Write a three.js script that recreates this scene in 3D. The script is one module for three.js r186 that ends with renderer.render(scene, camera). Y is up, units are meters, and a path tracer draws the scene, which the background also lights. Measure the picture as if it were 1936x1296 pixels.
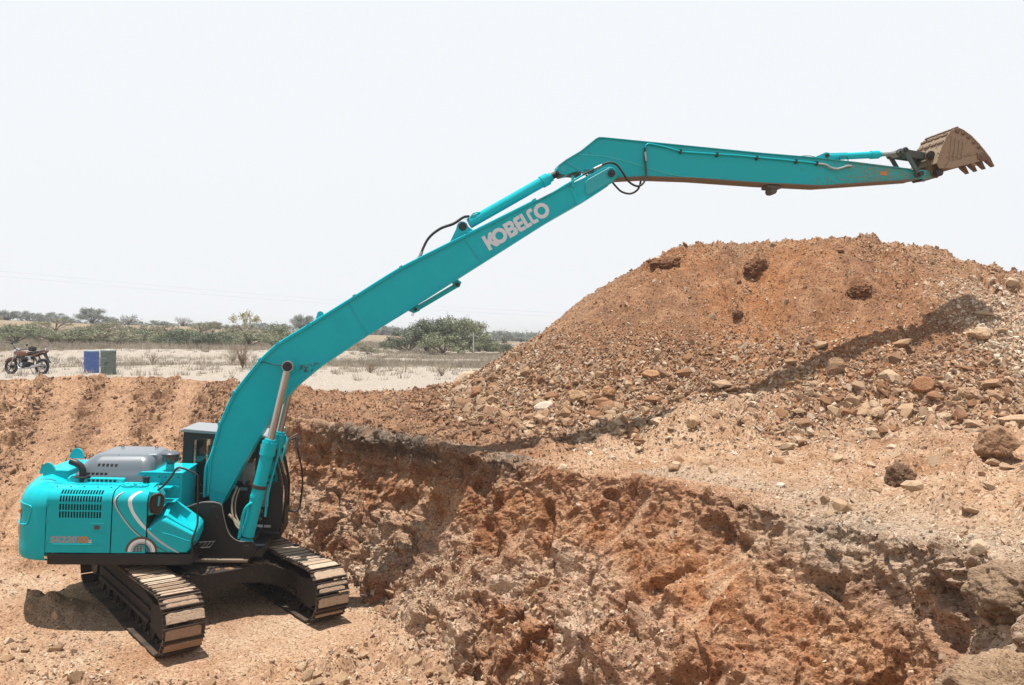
import * as THREE from 'three';
import { mergeGeometries, mergeVertices } from 'three/addons/utils/BufferGeometryUtils.js';
import { RoundedBoxGeometry } from 'three/addons/geometries/RoundedBoxGeometry.js';
import { ConvexGeometry } from 'three/addons/geometries/ConvexGeometry.js';
import { TextGeometry } from 'three/addons/geometries/TextGeometry.js';
import { FontLoader } from 'three/addons/loaders/FontLoader.js';
import { MarchingCubes } from 'three/addons/objects/MarchingCubes.js';
import { Brush, Evaluator, SUBTRACTION } from 'three-bvh-csg';

// ---------------------------------------------------------------- camera, sky, sun, exposure
const scene = new THREE.Scene();
const EYE = 4.62;
const camera = new THREE.PerspectiveCamera(2 * Math.atan(648 / 1477) * 180 / Math.PI, 1936 / 1296, 0.1, 6000);
camera.position.set(0, EYE, 0);
camera.rotation.x = -Math.atan(8 / 1477);
scene.add(camera);
const renderer = new THREE.WebGLRenderer({ antialias: true });
renderer.toneMapping = THREE.LinearToneMapping;
renderer.toneMappingExposure = 1.35;
renderer.shadowMap.enabled = true;

{ // a hazy, nearly white noon sky, darkened in the unseen zenith to cut skylight
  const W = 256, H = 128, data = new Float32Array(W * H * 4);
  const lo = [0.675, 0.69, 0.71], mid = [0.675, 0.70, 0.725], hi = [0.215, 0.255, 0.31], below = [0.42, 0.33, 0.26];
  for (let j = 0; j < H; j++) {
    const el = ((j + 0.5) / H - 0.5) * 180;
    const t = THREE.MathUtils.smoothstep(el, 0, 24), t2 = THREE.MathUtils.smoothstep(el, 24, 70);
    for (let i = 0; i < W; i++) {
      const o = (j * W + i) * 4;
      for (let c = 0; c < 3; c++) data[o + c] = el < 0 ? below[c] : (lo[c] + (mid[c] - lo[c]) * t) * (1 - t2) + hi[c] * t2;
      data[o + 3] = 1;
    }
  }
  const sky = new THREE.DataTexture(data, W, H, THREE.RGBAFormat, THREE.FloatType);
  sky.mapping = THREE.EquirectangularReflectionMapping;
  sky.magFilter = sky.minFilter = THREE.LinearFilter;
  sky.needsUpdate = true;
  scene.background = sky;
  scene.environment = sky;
}
const sun = new THREE.DirectionalLight(new THREE.Color(1, 0.955, 0.89), 5);
sun.position.set(-4, 60, -13.4);
sun.target.position.set(0, 3, -14);
sun.castShadow = true;
sun.shadow.mapSize.set(2048, 2048);
Object.assign(sun.shadow.camera, { left: -30, right: 30, top: 30, bottom: -30, near: 1, far: 150 });
sun.shadow.radius = 1;
scene.add(sun, sun.target);
scene.fog = new THREE.FogExp2(new THREE.Color(0.86, 0.88, 0.90), 0.0007);

// ---------------------------------------------------------------- helpers
const V3 = (x, y, z) => new THREE.Vector3(x, y, z);
const clamp = (x, a, b) => x < a ? a : x > b ? b : x;
const sstep = (x, a, b) => { const t = clamp((x - a) / (b - a), 0, 1); return t * t * (3 - 2 * t); };
const lerp = (a, b, t) => a + (b - a) * t;
function rng(seed) { let s = seed >>> 0; return () => { s = (s + 0x6d2b79f5) | 0; let t = Math.imul(s ^ (s >>> 15), 1 | s); t = (t + Math.imul(t ^ (t >>> 7), 61 | t)) ^ t; return ((t ^ (t >>> 14)) >>> 0) / 4294967296; }; }
const perm = new Uint8Array(512);
{ const r = rng(71), p = [...Array(256).keys()]; for (let i = 255; i > 0; i--) { const j = Math.floor(r() * (i + 1)); [p[i], p[j]] = [p[j], p[i]]; } for (let i = 0; i < 512; i++) perm[i] = p[i & 255]; }
const gx = [1, -1, 1, -1, 1, -1, 1, -1, 0, 0, 0, 0, 1, -1, 0, 0], gy = [1, 1, -1, -1, 0, 0, 0, 0, 1, -1, 1, -1, 1, 1, -1, -1], gz = [0, 0, 0, 0, 1, 1, -1, -1, 1, 1, -1, -1, 0, 0, 1, -1];
function pn(x, y, z) { // gradient noise, about -1..1
  const xf = Math.floor(x), yf = Math.floor(y), zf = Math.floor(z), X = xf & 255, Y = yf & 255, Z = zf & 255;
  x -= xf; y -= yf; z -= zf;
  const u = x * x * x * (x * (x * 6 - 15) + 10), v = y * y * y * (y * (y * 6 - 15) + 10), w = z * z * z * (z * (z * 6 - 15) + 10);
  const A = perm[X] + Y, AA = perm[A] + Z, AB = perm[A + 1] + Z, B = perm[X + 1] + Y, BA = perm[B] + Z, BB = perm[B + 1] + Z;
  const g = (h, a, b, c) => { h &= 15; return gx[h] * a + gy[h] * b + gz[h] * c; };
  const x1 = g(perm[AA], x, y, z) + u * (g(perm[BA], x - 1, y, z) - g(perm[AA], x, y, z));
  const x2 = g(perm[AB], x, y - 1, z) + u * (g(perm[BB], x - 1, y - 1, z) - g(perm[AB], x, y - 1, z));
  const x3 = g(perm[AA + 1], x, y, z - 1) + u * (g(perm[BA + 1], x - 1, y, z - 1) - g(perm[AA + 1], x, y, z - 1));
  const x4 = g(perm[AB + 1], x, y - 1, z - 1) + u * (g(perm[BB + 1], x - 1, y - 1, z - 1) - g(perm[AB + 1], x, y - 1, z - 1));
  const y1 = x1 + v * (x2 - x1), y2 = x3 + v * (x4 - x3);
  return y1 + w * (y2 - y1);
}
function fbm(x, y, z, oct = 4) { let a = 0, k = 0.5; for (let i = 0; i < oct; i++) { a += k * pn(x, y, z); x = x * 2.03 + 5.1; y = y * 2.03 + 1.7; z = z * 2.03 + 9.2; k *= 0.5; } return a; }
function ridged(x, y, z, oct = 3) { let a = 0, k = 0.5; for (let i = 0; i < oct; i++) { a += k * (1 - 2 * Math.abs(pn(x, y, z))); x = x * 2.1 + 3.1; y = y * 2.1 + 7.7; z = z * 2.1 + 1.2; k *= 0.5; } return a; }
const h1 = (i, j, k, s) => { let h = Math.imul(i, 374761393) + Math.imul(j, 668265263) + Math.imul(k, 2147483647) + Math.imul(s, 1274126177); h = Math.imul(h ^ (h >>> 13), 1274126177); h ^= h >>> 16; return (h >>> 0) / 4294967296; };
function facet(x, y, z) { // broken-rock relief: every cell is one tilted flat face, about -1..1
  const X = Math.floor(x), Y = Math.floor(y), Z = Math.floor(z);
  let best = 9, second = 9, bi = 0, bj = 0, bk = 0, dx = 0, dy = 0, dz = 0, si = 0, sj = 0, sk = 0, ex = 0, ey = 0, ez = 0;
  for (let i = X - 1; i <= X + 1; i++) for (let j = Y - 1; j <= Y + 1; j++) for (let k = Z - 1; k <= Z + 1; k++) {
    const a = x - i - h1(i, j, k, 1), b = y - j - h1(i, j, k, 2), c = z - k - h1(i, j, k, 3), d = a * a + b * b + c * c;
    if (d < best) { second = best; si = bi; sj = bj; sk = bk; ex = dx; ey = dy; ez = dz; best = d; bi = i; bj = j; bk = k; dx = a; dy = b; dz = c; } else if (d < second) { second = d; si = i; sj = j; sk = k; ex = a; ey = b; ez = c; }
  }
  const gap = Math.sqrt(second) - Math.sqrt(best), w = 0.5 + 0.5 * sstep(gap, 0, 0.09), edge = Math.min(1, gap * 5);
  const face = (i, j, k, x, y, z) => (h1(i, j, k, 4) - 0.5) * 0.9 + x * (h1(i, j, k, 5) - 0.5) * 1.7 + y * (h1(i, j, k, 6) - 0.5) * 1.7 + z * (h1(i, j, k, 7) - 0.5) * 1.7;
  return face(bi, bj, bk, dx, dy, dz) * w + face(si, sj, sk, ex, ey, ez) * (1 - w) - (1 - edge) * 0.2;
}
function lumps(x, z, f, dens, s = 3) { // clods lying about: rounded, uneven lumps, 0..about 0.5 cells high
  x *= f; z *= f; const X = Math.floor(x), Z = Math.floor(z); let out = 0;
  for (let i = X - 1; i <= X + 1; i++) for (let k = Z - 1; k <= Z + 1; k++) {
    if (h1(i, s, k, 11) > dens) continue;
    const r = 0.22 + 0.33 * h1(i, s, k, 12), an = h1(i, s, k, 13) * 3.14, a = x - i - h1(i, s, k, 14), b = z - k - h1(i, s, k, 15), c = a * Math.cos(an) + b * Math.sin(an), e = (b * Math.cos(an) - a * Math.sin(an)) * (1.1 + 0.7 * h1(i, s, k, 16)), d = 1 - (c * c + e * e) / (r * r);
    if (d > 0) out = Math.max(out, Math.pow(d, 0.6) * r * (0.5 + 0.5 * h1(i, s, k, 17)));
  }
  return out / f;
}
const used = new Map();
function numbered(name) { const n = used.get(name) ?? 0; used.set(name, n + 1); return n ? name + '_' + String(n).padStart(3, '0') : name; }
function shade(o) { o.castShadow = o.receiveShadow = true; return o; }
function structure(mesh, name, label) { mesh.name = name; mesh.userData = { kind: 'structure', label }; scene.add(shade(mesh)); return mesh; }
function thing(name, label, category, pos = [0, 0, 0], turn = 0, group) {
  const o = new THREE.Group(); o.name = numbered(name); o.position.set(...pos); o.rotation.y = turn;
  o.userData = { label, category }; if (group) o.userData.group = group;
  scene.add(o); return o;
}
function single(name, geo, mat, label, category, pos, group) {
  const o = shade(new THREE.Mesh(geo, mat)); o.name = numbered(name); o.position.set(...pos); o.userData = { label, category };
  if (group) o.userData.group = group; scene.add(o); return o;
}
function part(name, geo, mat, parent, label) { const o = shade(new THREE.Mesh(Array.isArray(geo) ? merge(geo) : geo, mat)); o.name = name; if (label) o.userData.label = label; parent.add(o); return o; }
function merge(list) {
  return mergeGeometries(list.map((g) => {
    let q = g.index ? g.toNonIndexed() : g.clone();
    for (const k of Object.keys(q.attributes)) if (!['position', 'normal', 'uv'].includes(k)) q.deleteAttribute(k);
    if (!q.attributes.normal) q.computeVertexNormals();
    if (!q.attributes.uv) q.setAttribute('uv', new THREE.BufferAttribute(new Float32Array(q.attributes.position.count * 2), 2));
    q.morphAttributes = {}; return q;
  }));
}
const box = (x0, x1, y0, y1, z0, z1, r = 0) => {
  const g = r ? new RoundedBoxGeometry(x1 - x0, y1 - y0, z1 - z0, 2, r) : new THREE.BoxGeometry(x1 - x0, y1 - y0, z1 - z0);
  return g.translate((x0 + x1) / 2, (y0 + y1) / 2, (z0 + z1) / 2);
};
const UP = V3(0, 1, 0);
function cyl(p, q, r, r2 = r, seg = 16) {
  const a = V3(...p), b = V3(...q), d = b.clone().sub(a), g = new THREE.CylinderGeometry(r2, r, d.length(), seg);
  return g.applyQuaternion(new THREE.Quaternion().setFromUnitVectors(UP, d.clone().normalize())).translate((a.x + b.x) / 2, (a.y + b.y) / 2, (a.z + b.z) / 2);
}
const tube = (pts, r, seg = 8, n = 0, tension = 0.5) => new THREE.TubeGeometry(new THREE.CatmullRomCurve3(pts.map((p) => V3(...p)), false, 'catmullrom', tension), n || pts.length * 6, r, seg);
function bar(p, q, w, h) { // square bar between two points
  const a = V3(...p), b = V3(...q), d = b.clone().sub(a), g = new THREE.BoxGeometry(w, d.length(), h);
  return g.applyQuaternion(new THREE.Quaternion().setFromUnitVectors(UP, d.clone().normalize())).translate((a.x + b.x) / 2, (a.y + b.y) / 2, (a.z + b.z) / 2);
}
const shapeOf = (pts) => new THREE.Shape(pts.map(([x, y]) => new THREE.Vector2(x, y)));
function ext(pts, z0, z1, bev = 0, seg = 1) { // a side outline (x, y) given thickness from z0 to z1
  const s = pts instanceof THREE.Shape ? pts : shapeOf(pts);
  return new THREE.ExtrudeGeometry(s, bev ? { depth: z1 - z0 - 2 * bev, bevelEnabled: true, bevelSize: bev, bevelThickness: bev, bevelOffset: -bev, bevelSegments: seg, curveSegments: 10 } : { depth: z1 - z0, bevelEnabled: false, curveSegments: 10 }).translate(0, 0, z0 + bev);
}
function ribbon(pts, w, t) { // a flat plate of width w (in z) and thickness t that follows an outline
  const out = [];
  for (let i = 0; i + 1 < pts.length; i++) {
    const [x0, y0] = pts[i], [x1, y1] = pts[i + 1], L = Math.hypot(x1 - x0, y1 - y0), g = new THREE.BoxGeometry(L + t * 0.7, t, w);
    out.push(g.rotateZ(Math.atan2(y1 - y0, x1 - x0)).translate((x0 + x1) / 2, (y0 + y1) / 2, 0));
  }
  return merge(out);
}
const col = (r, g, b) => new THREE.Color().setRGB(r, g, b);
const std = (c, roughness = 0.7, metalness = 0, more = {}) => new THREE.MeshStandardMaterial({ color: c, roughness, metalness, ...more });

// ---------------------------------------------------------------- soil textures: grit and pebbles, tiling, 2 m a side
function gritTexture(seed, n, rmin, rmax, tones, base, heights) {
  const S = 1024, r = rng(seed), make = () => { const c = document.createElement('canvas'); c.width = c.height = S; return c; };
  const cc = make(), ch = make(), a = cc.getContext('2d'), b = ch.getContext('2d');
  a.fillStyle = base; a.fillRect(0, 0, S, S); b.fillStyle = 'rgb(90,90,90)'; b.fillRect(0, 0, S, S);
  for (let i = 0; i < n; i++) {
    const q = r(), rad = rmin + (rmax - rmin) * q * q * q, x = r() * S, y = r() * S, k = 5 + Math.floor(r() * 3), ph = r() * 6.28, el = 0.6 + r() * 0.5, tone = tones[Math.floor(r() * tones.length)], hh = Math.floor(heights[0] + r() * (heights[1] - heights[0]));
    const rr = [...Array(k)].map(() => rad * (0.75 + r() * 0.5));
    for (const ox of x < rad * 2 ? [0, S] : x > S - rad * 2 ? [0, -S] : [0]) for (const oy of y < rad * 2 ? [0, S] : y > S - rad * 2 ? [0, -S] : [0]) {
      for (const [g, fill] of [[a, tone], [b, `rgb(${hh},${hh},${hh})`]]) {
        g.fillStyle = fill; g.beginPath();
        for (let j = 0; j < k; j++) { const t = ph + j / k * 6.283; g.lineTo(x + ox + Math.cos(t) * rr[j], y + oy + Math.sin(t) * rr[j] * el); }
        g.closePath(); g.fill();
      }
    }
  }
  const tex = (c, srgb) => { const t = new THREE.CanvasTexture(c); t.wrapS = t.wrapT = THREE.RepeatWrapping; if (srgb) t.colorSpace = THREE.SRGBColorSpace; return t; };
  return [tex(cc, true), tex(ch, false)];
}
const [gritMap, gritBump] = gritTexture(5, 16000, 1.2, 11, ['#e2d6c8', '#c9b7a6', '#efe6da', '#a8917d', '#d8c8b6', '#97806c', '#cdbcaa'], '#cfc0b0', [40, 230]);
const [dustMap, dustBump] = gritTexture(8, 12000, 1, 6, ['#ddd6cc', '#cfc6ba', '#e6e0d6', '#bdb1a2', '#d5ccbf'], '#d6cdc2', [70, 150]);
gritMap.repeat.set(0.5, 0.5); gritBump.repeat.set(0.5, 0.5); dustMap.repeat.set(0.4, 0.4); dustBump.repeat.set(0.4, 0.4);
const soilMat = std(col(1.55, 1.74, 2.02), 0.97, 0, { vertexColors: true, map: gritMap, bumpMap: gritBump, bumpScale: 0.022 });
soilMat.specularIntensity = 0.3;

// soil colours (linear)
const C = {
  red: [0.240, 0.113, 0.057], orange: [0.285, 0.135, 0.062], tan: [0.365, 0.236, 0.148], pale: [0.435, 0.328, 0.238], rock: [0.43, 0.335, 0.262],
  grey: [0.125, 0.100, 0.079], crust: [0.315, 0.252, 0.192], field: [0.375, 0.345, 0.305], straw: [0.30, 0.258, 0.20], brown: [0.195, 0.110, 0.066],
};
const mix3 = (a, b, t) => [a[0] + (b[0] - a[0]) * t, a[1] + (b[1] - a[1]) * t, a[2] + (b[2] - a[2]) * t];

// ---------------------------------------------------------------- the lie of the land
// rim of the pit (x, z, y) and, opposite each point, the foot of the pit side (x, z)
const RIM = [[-26, -23, 3.3, -26, -13], [-15.9, -24, 3.3, -14, -15], [-13.5, -24.4, 3.38, -11.5, -16], [-10.3, -23.8, 3.32, -9.3, -16.6], [-8, -21.8, 3.15, -7.4, -17], [-6.3, -20, 2.95, -6, -17.1], [-5, -18.2, 2.74, -4.75, -17],
  [-2.9, -16.1, 2.68, -3.5, -15.3], [-1.75, -14.9, 2.66, -2.6, -14.1], [-0.83, -14, 2.58, -2.15, -13.4], [-0.07, -13.3, 2.54, -1.75, -12.7], [1.1, -12.4, 2.48, -1.3, -11.8], [2.2, -11.4, 2.5, -0.7, -10.5], [3.0, -9.8, 2.58, 0, -9],
  [3.5, -7.9, 2.7, 0.7, -7.4], [3.65, -6.4, 2.88, 1.4, -6.2], [3.55, -5.2, 2.95, 1.6, -5.4], [2.9, -4, 3.02, 1.4, -4.6], [1.2, -3.1, 3.1, 0.4, -4.0], [-2, -2.8, 3.1, -2.2, -3.9], [-10, -2.8, 3.1, -10, -4], [-26, -4, 3.2, -22, -6]];
const curveOf = (f) => new THREE.CatmullRomCurve3(RIM.map(f), true, 'catmullrom', 0.5);
const rimCurve = curveOf((p) => V3(p[0], p[2], p[1])), footCurve = curveOf((p) => V3(p[3], 0, p[4]));
const NR = 440, rimPts = [], footPts = [];
for (let i = 0; i < NR; i++) { rimPts.push(rimCurve.getPoint(i / NR)); footPts.push(footCurve.getPoint(i / NR)); }
function rimInfo(x, z) { // signed distance to the rim (positive outside the pit), and the height of the nearest rim point
  let best = 1e9, y = 3, inside = false, at = 0;
  for (let i = 0, j = NR - 1; i < NR; j = i++) {
    const a = rimPts[j], b = rimPts[i], ex = b.x - a.x, ez = b.z - a.z, t = clamp(((x - a.x) * ex + (z - a.z) * ez) / (ex * ex + ez * ez + 1e-9), 0, 1), dx = x - a.x - ex * t, dz = z - a.z - ez * t, d = dx * dx + dz * dz;
    if (d < best) { best = d; y = a.y + (b.y - a.y) * t; at = j + t; }
    if ((a.z > z) !== (b.z > z) && x < (b.x - a.x) * (z - a.z) / (b.z - a.z) + a.x) inside = !inside;
  }
  return { s: inside ? -Math.sqrt(best) : Math.sqrt(best), y, at: at / NR * RIM.length };
}
const clod = (x, z, f) => { const n = fbm(x * f, 1.3, z * f, 3); return Math.max(0, n) * 1.7; };
function brownAt(x, z) { // 1 where dug earth lies on the field, 0 on the pale field
  const far = lerp(-24.9, -22.6, sstep(x, -10, -5)) + 0.9 * fbm(x * 0.6, 3.3, z * 0.6, 4) + 0.6 * pn(x * 0.35, 8, 2);
  return sstep(z, far - 0.35, far + 0.5);
}
function farRise(x, d) { // the land climbs to a low ridge on the left
  const L = clamp((2 - x * 150 / Math.max(d, 60)) * 0.0435, 0, 5.5) / 3.9;
  return 0.55 * L * sstep(d, 36, 78) + 3.5 * L * sstep(d, 78, 152) + 0.45 * sstep(d, 90, 160);
}
function groundH(x, z, info) {
  const d = -z;
  let h = 3.17 + farRise(x, d) + 0.10 * fbm(x * 0.12, 0.5, z * 0.12, 3) * sstep(d, 26, 45) * 2 + 0.05 * fbm(x * 0.5, 4.1, z * 0.5, 3);
  // a low eroded bank across the field
  h += 0.32 * sstep(d + 1.6 * pn(x * 0.08, 2.2, 0) + x * 0.05, 53, 54.2) * sstep(x, -75, -65) * (1 - sstep(x, -14, -9));
  const br = brownAt(x, z);
  if (info) {
    const out = Math.max(0, info.s), left = 1 - sstep(x, -9, -6);
    h = lerp(info.y, h, sstep(out, 0, lerp(5.5, 1.6, left)));
    h += br * left * 0.16 * Math.max(0, fbm(x * 0.5, 6.6, z * 0.9, 3) + 0.25) * sstep(out, -1, 0.5);
  }
  { const t = clamp((x - 2.9) / 2.6, 0, 1), zc = -14.45 - 0.1 * t, w = sstep(x, 2.2, 3.2) * (1 - sstep(x, 5.2, 6.2)); if (w > 0) h += w * (0.42 + 0.14 * fbm(x * 1.3, 2.2, z * 1.3, 2)) * Math.exp(-Math.pow((z - zc) / 0.55, 2)); }
  if (br > 0) h += br * (info ? sstep(info.s, 0.4, 1.3) : 1) * (0.9 * lumps(x, z, 2.2, 0.55) + 0.9 * lumps(x, z, 4.6, 0.6, 5) + 0.10 * clod(x, z, 1.6) + 0.07 * clod(x + 40, z, 4.2) + 0.02 * fbm(x * 11, 0.3, z * 11, 2));
  return h;
}
const SLOPE = Math.tan(2.8 * Math.PI / 180);
function floorH(x, z) {
  const w = sstep(Math.hypot(x + 5.36, z + 13.69), 2.4, 4.2);
  return -SLOPE * clamp(x + 5.36, -9, 8) - 0.015 + (0.10 * fbm(x * 0.5, 9.1, z * 0.5, 3) + 0.07 * clod(x, z, 1.9) + 0.8 * lumps(x, z, 3.4, 0.3, 13) * w) * (0.15 + 0.85 * w) + (0.05 * clod(x + 9, z, 5) + 0.85 * lumps(x, z, 1.5, 0.42, 31) * (0.35 + 0.65 * sstep(z, -12.8, -11.4)) + 0.9 * lumps(x, z, 3.0, 0.45, 32) + 1.0 * lumps(x, z, 6.5, 0.5, 33)) * (0.15 + 0.85 * w) + (0.30 + 0.9 * lumps(x, z, 3.1, 0.8, 35)) * Math.exp(-(Math.pow((x + 7.7) / 0.75, 2) + Math.pow((z + 12.7) / 0.55, 2))) + 0.012 * fbm(x * 13, 2.3, z * 13, 2);
}
// crest of the earth heap: x, z, height
const CREST = [[1.6, -23.6, 5.25], [2.2, -23.0, 5.6], [3.0, -22.0, 6.05], [3.92, -21.3, 6.83], [4.58, -21.0, 7.2], [6.2, -20.8, 7.25], [7.35, -20.0, 7.25], [8.3, -19.4, 7.25], [9.8, -18.0, 6.77], [10.1, -17.6, 6.47], [10.7, -17.4, 6.3], [11.3, -17.2, 6.16], [13.5, -16.4, 5.7], [16.5, -14, 4.6]];
function heapInfo(x, z) { // raw height of the heap, how far down its side, and where along its crest
  let best = -9, bd = 0, bs = 0, acc = 0, side = 0;
  for (let i = 0; i + 1 < CREST.length; i++) {
    const [ax, az, ay] = CREST[i], [bx, bz, by] = CREST[i + 1], ex = bx - ax, ez = bz - az, L2 = ex * ex + ez * ez, t = clamp(((x - ax) * ex + (z - az) * ez) / L2, 0, 1), d = Math.hypot(x - ax - ex * t, z - az - ez * t), y = ay + (by - ay) * t - 0.665 * d;
    if (y > best) { best = y; bd = d; const ang = (i === 0 && t === 0) ? Math.atan2(z - az, x - ax) * 1.2 : 0; bs = acc + t * Math.sqrt(L2) + ang; side = (x - ax) * ez - (z - az) * ex; }
    acc += Math.sqrt(L2);
  }
  return { y: best, d: bd, s: bs, side };
}
function smax(a, b, k) { const h = clamp(0.5 + 0.5 * (a - b) / k, 0, 1); return lerp(b, a, h) + k * h * (1 - h); }
function heapH(x, z, base) {
  const q = heapInfo(x, z), fade = sstep(q.d, 0.15, 1.2);
  let y = q.y - 0.10 * (1 - sstep(q.d, 0, 0.5));
  y += fade * (0.30 * fbm(q.s * 1.1, q.d * 0.22, 1.5, 3) - 0.16 * sstep(pn(q.s * 1.9, q.d * 0.12, 7.7), 0.15, 0.5)) + 0.36 * fbm(x * 0.45, 7.7, z * 0.45, 3) * fade + 0.035 * fbm(q.s * 6, q.d * 1.2, 4.5, 2);
  y += 0.07 * fbm(x * 3.3, 1.9, z * 3.3, 3) + 0.5 * lumps(x, z, 7.5, 0.5, 27) + (0.75 * lumps(x, z, 2.3, 0.34, 21) + 0.9 * lumps(x, z, 4.6, 0.45, 23)) * (0.4 + 0.6 * sstep(fbm(q.s * 0.8, q.d * 0.2, 11.1, 2), -0.2, 0.2)) + 0.65 * lumps(x, z, 2.6, 0.75, 25) * (1 - sstep(q.d, 0.15, 0.8));
  y += 0.10 * clod(x + 3, z, 2.1) * sstep(fbm(x * 0.5, 3.7, z * 0.5, 2), -0.15, 0.25) + 0.05 * clod(x, z + 20, 6) + 0.02 * fbm(x * 15, 5.3, z * 15, 2) + 0.16 * clod(x + 70, z, 3.3) * (1 - sstep(q.d, 0.2, 0.9)) - 0.04 * (1 - fade);
  return smax(y, base, 0.55);
}

function gridMesh(xs, zs, height, colour, mat, keep) {
  const nx = xs.length, nz = zs.length, pos = new Float32Array(nx * nz * 3), cl = new Float32Array(nx * nz * 3), uv = new Float32Array(nx * nz * 2);
  for (let j = 0, k = 0; j < nz; j++) for (let i = 0; i < nx; i++, k++) {
    const y = height(xs[i], zs[j]);
    pos[k * 3] = xs[i]; pos[k * 3 + 1] = y; pos[k * 3 + 2] = zs[j]; uv[k * 2] = xs[i] * 0.996 + zs[j] * 0.087; uv[k * 2 + 1] = zs[j] * 0.996 - xs[i] * 0.087;
    const c = colour(xs[i], zs[j], y); cl[k * 3] = c[0]; cl[k * 3 + 1] = c[1]; cl[k * 3 + 2] = c[2];
  }
  const idx = [];
  for (let j = 0; j + 1 < nz; j++) for (let i = 0; i + 1 < nx; i++) {
    const a = j * nx + i, b = a + 1, c = a + nx, d = c + 1;
    if (keep && !keep(pos, a, b, c, d)) continue;
    idx.push(a, b, c, b, d, c);
  }
  const g = new THREE.BufferGeometry();
  g.setAttribute('position', new THREE.BufferAttribute(pos, 3)); g.setAttribute('color', new THREE.BufferAttribute(cl, 3)); g.setAttribute('uv', new THREE.BufferAttribute(uv, 2));
  g.setIndex(new THREE.BufferAttribute(new Uint32Array(idx), 1)); g.computeVertexNormals();
  return new THREE.Mesh(g, mat);
}
const lines = (a, b, step) => { const out = []; let x = a; const dir = Math.sign(b - a); while ((b - x) * dir > 1e-6) { out.push(x); x += dir * step(x); } out.push(b); return out; };

// the ground: dug-over terrace, pale field, the far ridge and everything out to the horizon
{
  const xs = [...lines(-2500, -26, (x) => Math.max(0.35, Math.abs(x + 20) * 0.09)).slice(0, -1), ...lines(-26, -16, () => 0.1).slice(0, -1), ...lines(-16, 14, () => 0.062).slice(0, -1), ...lines(14, 2500, (x) => Math.max(0.25, Math.abs(x - 12) * 0.09))];
  const zs = [...lines(40, -2.5, () => 2.5).slice(0, -1), ...lines(-2.5, -2600, (z) => { const d = -z; return d < 30 ? 0.006 * d + 0.022 : d < 160 ? 0.010 * d - 0.098 : d * 0.05; })].reverse().reverse();
  const cache = new Map();
  const info = (x, z) => (x > -34 && x < 22 && z > -31 && z < 4 ? rimInfo(x, z) : null);
  const H = (x, z) => { const q = info(x, z); if (q && q.s < 0.22) return -3; return groundH(x, z, q) - (q ? 0.10 * (1 - sstep(q.s, 0.35, 0.8)) : 0); };
  const colour = (x, z, y) => {
    const d = -z, n = fbm(x * 0.22, 1.1, z * 0.5, 4), n2 = fbm(x * 1.7, 6.1, z * 1.7, 3), br = brownAt(x, z);
    // bands of bare pale track and of dry grass
    const band = sstep(pn(x * 0.02, 3.1, z * 0.085 + x * 0.012) + 0.5 * n, -0.12, 0.22);
    let c = mix3(C.field, C.straw, clamp(band * sstep(d, 31, 38) + 0.25 * n2, 0, 1));
    if (d > 70) c = mix3(c, [0.24, 0.185, 0.12], sstep(d, 70, 140) * 0.8);
    if (br > 0) {
      let e = mix3(C.brown, C.tan, clamp(0.45 + 1.1 * n + 0.7 * n2, 0, 1));
      e = mix3(e, C.red, clamp(0.3 + 1.6 * fbm(x * 0.7, 12.1, z * 0.7, 2), 0, 0.7));
      const right = sstep(x + 0.25 * z, -3.4, -1.6); // the trodden, stony terrace below the heap is paler
      e = mix3(e, mix3(C.tan, C.pale, clamp(0.30 + 1.2 * n2, 0, 1)), right * clamp(0.68 + 0.9 * n + 0.8 * n2, 0.1, 1));
      if (x > 1.5 && z > -12.5) { const q = info(x, z); if (q) e = mix3(e, C.crust, (1 - sstep(q.s, 0.3, 1.8)) * 0.8); }
      c = mix3(c, e, br);
    }
    return c;
  };
  const g = gridMesh(xs, zs, H, colour, soilMat, (p, a, b, c, d) => {
    const m = Math.max(p[a * 3 + 1], p[b * 3 + 1], p[c * 3 + 1], p[d * 3 + 1]);
    if (m < -2.9) return false;
    if (p[a * 3 + 2] > -32 && heapInfo(p[a * 3], p[a * 3 + 2]).y > m + 1.2) return false;
    return true;
  });
  structure(g, 'ground', 'pale dry field running to a low scrubby ridge, with dug brown earth along the pit');
}
const ground = scene.getObjectByName('ground');

// the floor of the pit
{
  const xs = lines(-26, 3.2, (x) => x < -11 ? 0.16 : 0.05), zs = lines(-4.0, -19, (z) => z > -8.5 ? 0.12 : 0.05);
  const colour = (x, z) => {
    const n = fbm(x * 0.5, 2.1, z * 0.5, 4), n2 = fbm(x * 2.2, 6.1, z * 2.2, 3);
    let c = mix3(C.tan, C.pale, clamp(0.45 + 1.3 * n + 0.7 * n2, 0, 1));
    c = mix3(c, C.red, clamp(0.16 + 1.1 * fbm(x * 0.8, 5.7, z * 0.8, 3) + 0.2 * sstep(-z, 14, 17), 0, 0.6));
    return c;
  };
  structure(gridMesh(xs, zs, floorH, colour, soilMat), 'pit_floor', 'trampled tan earth floor of the pit under the excavator');
}
const pitFloor = scene.getObjectByName('pit_floor');

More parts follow.
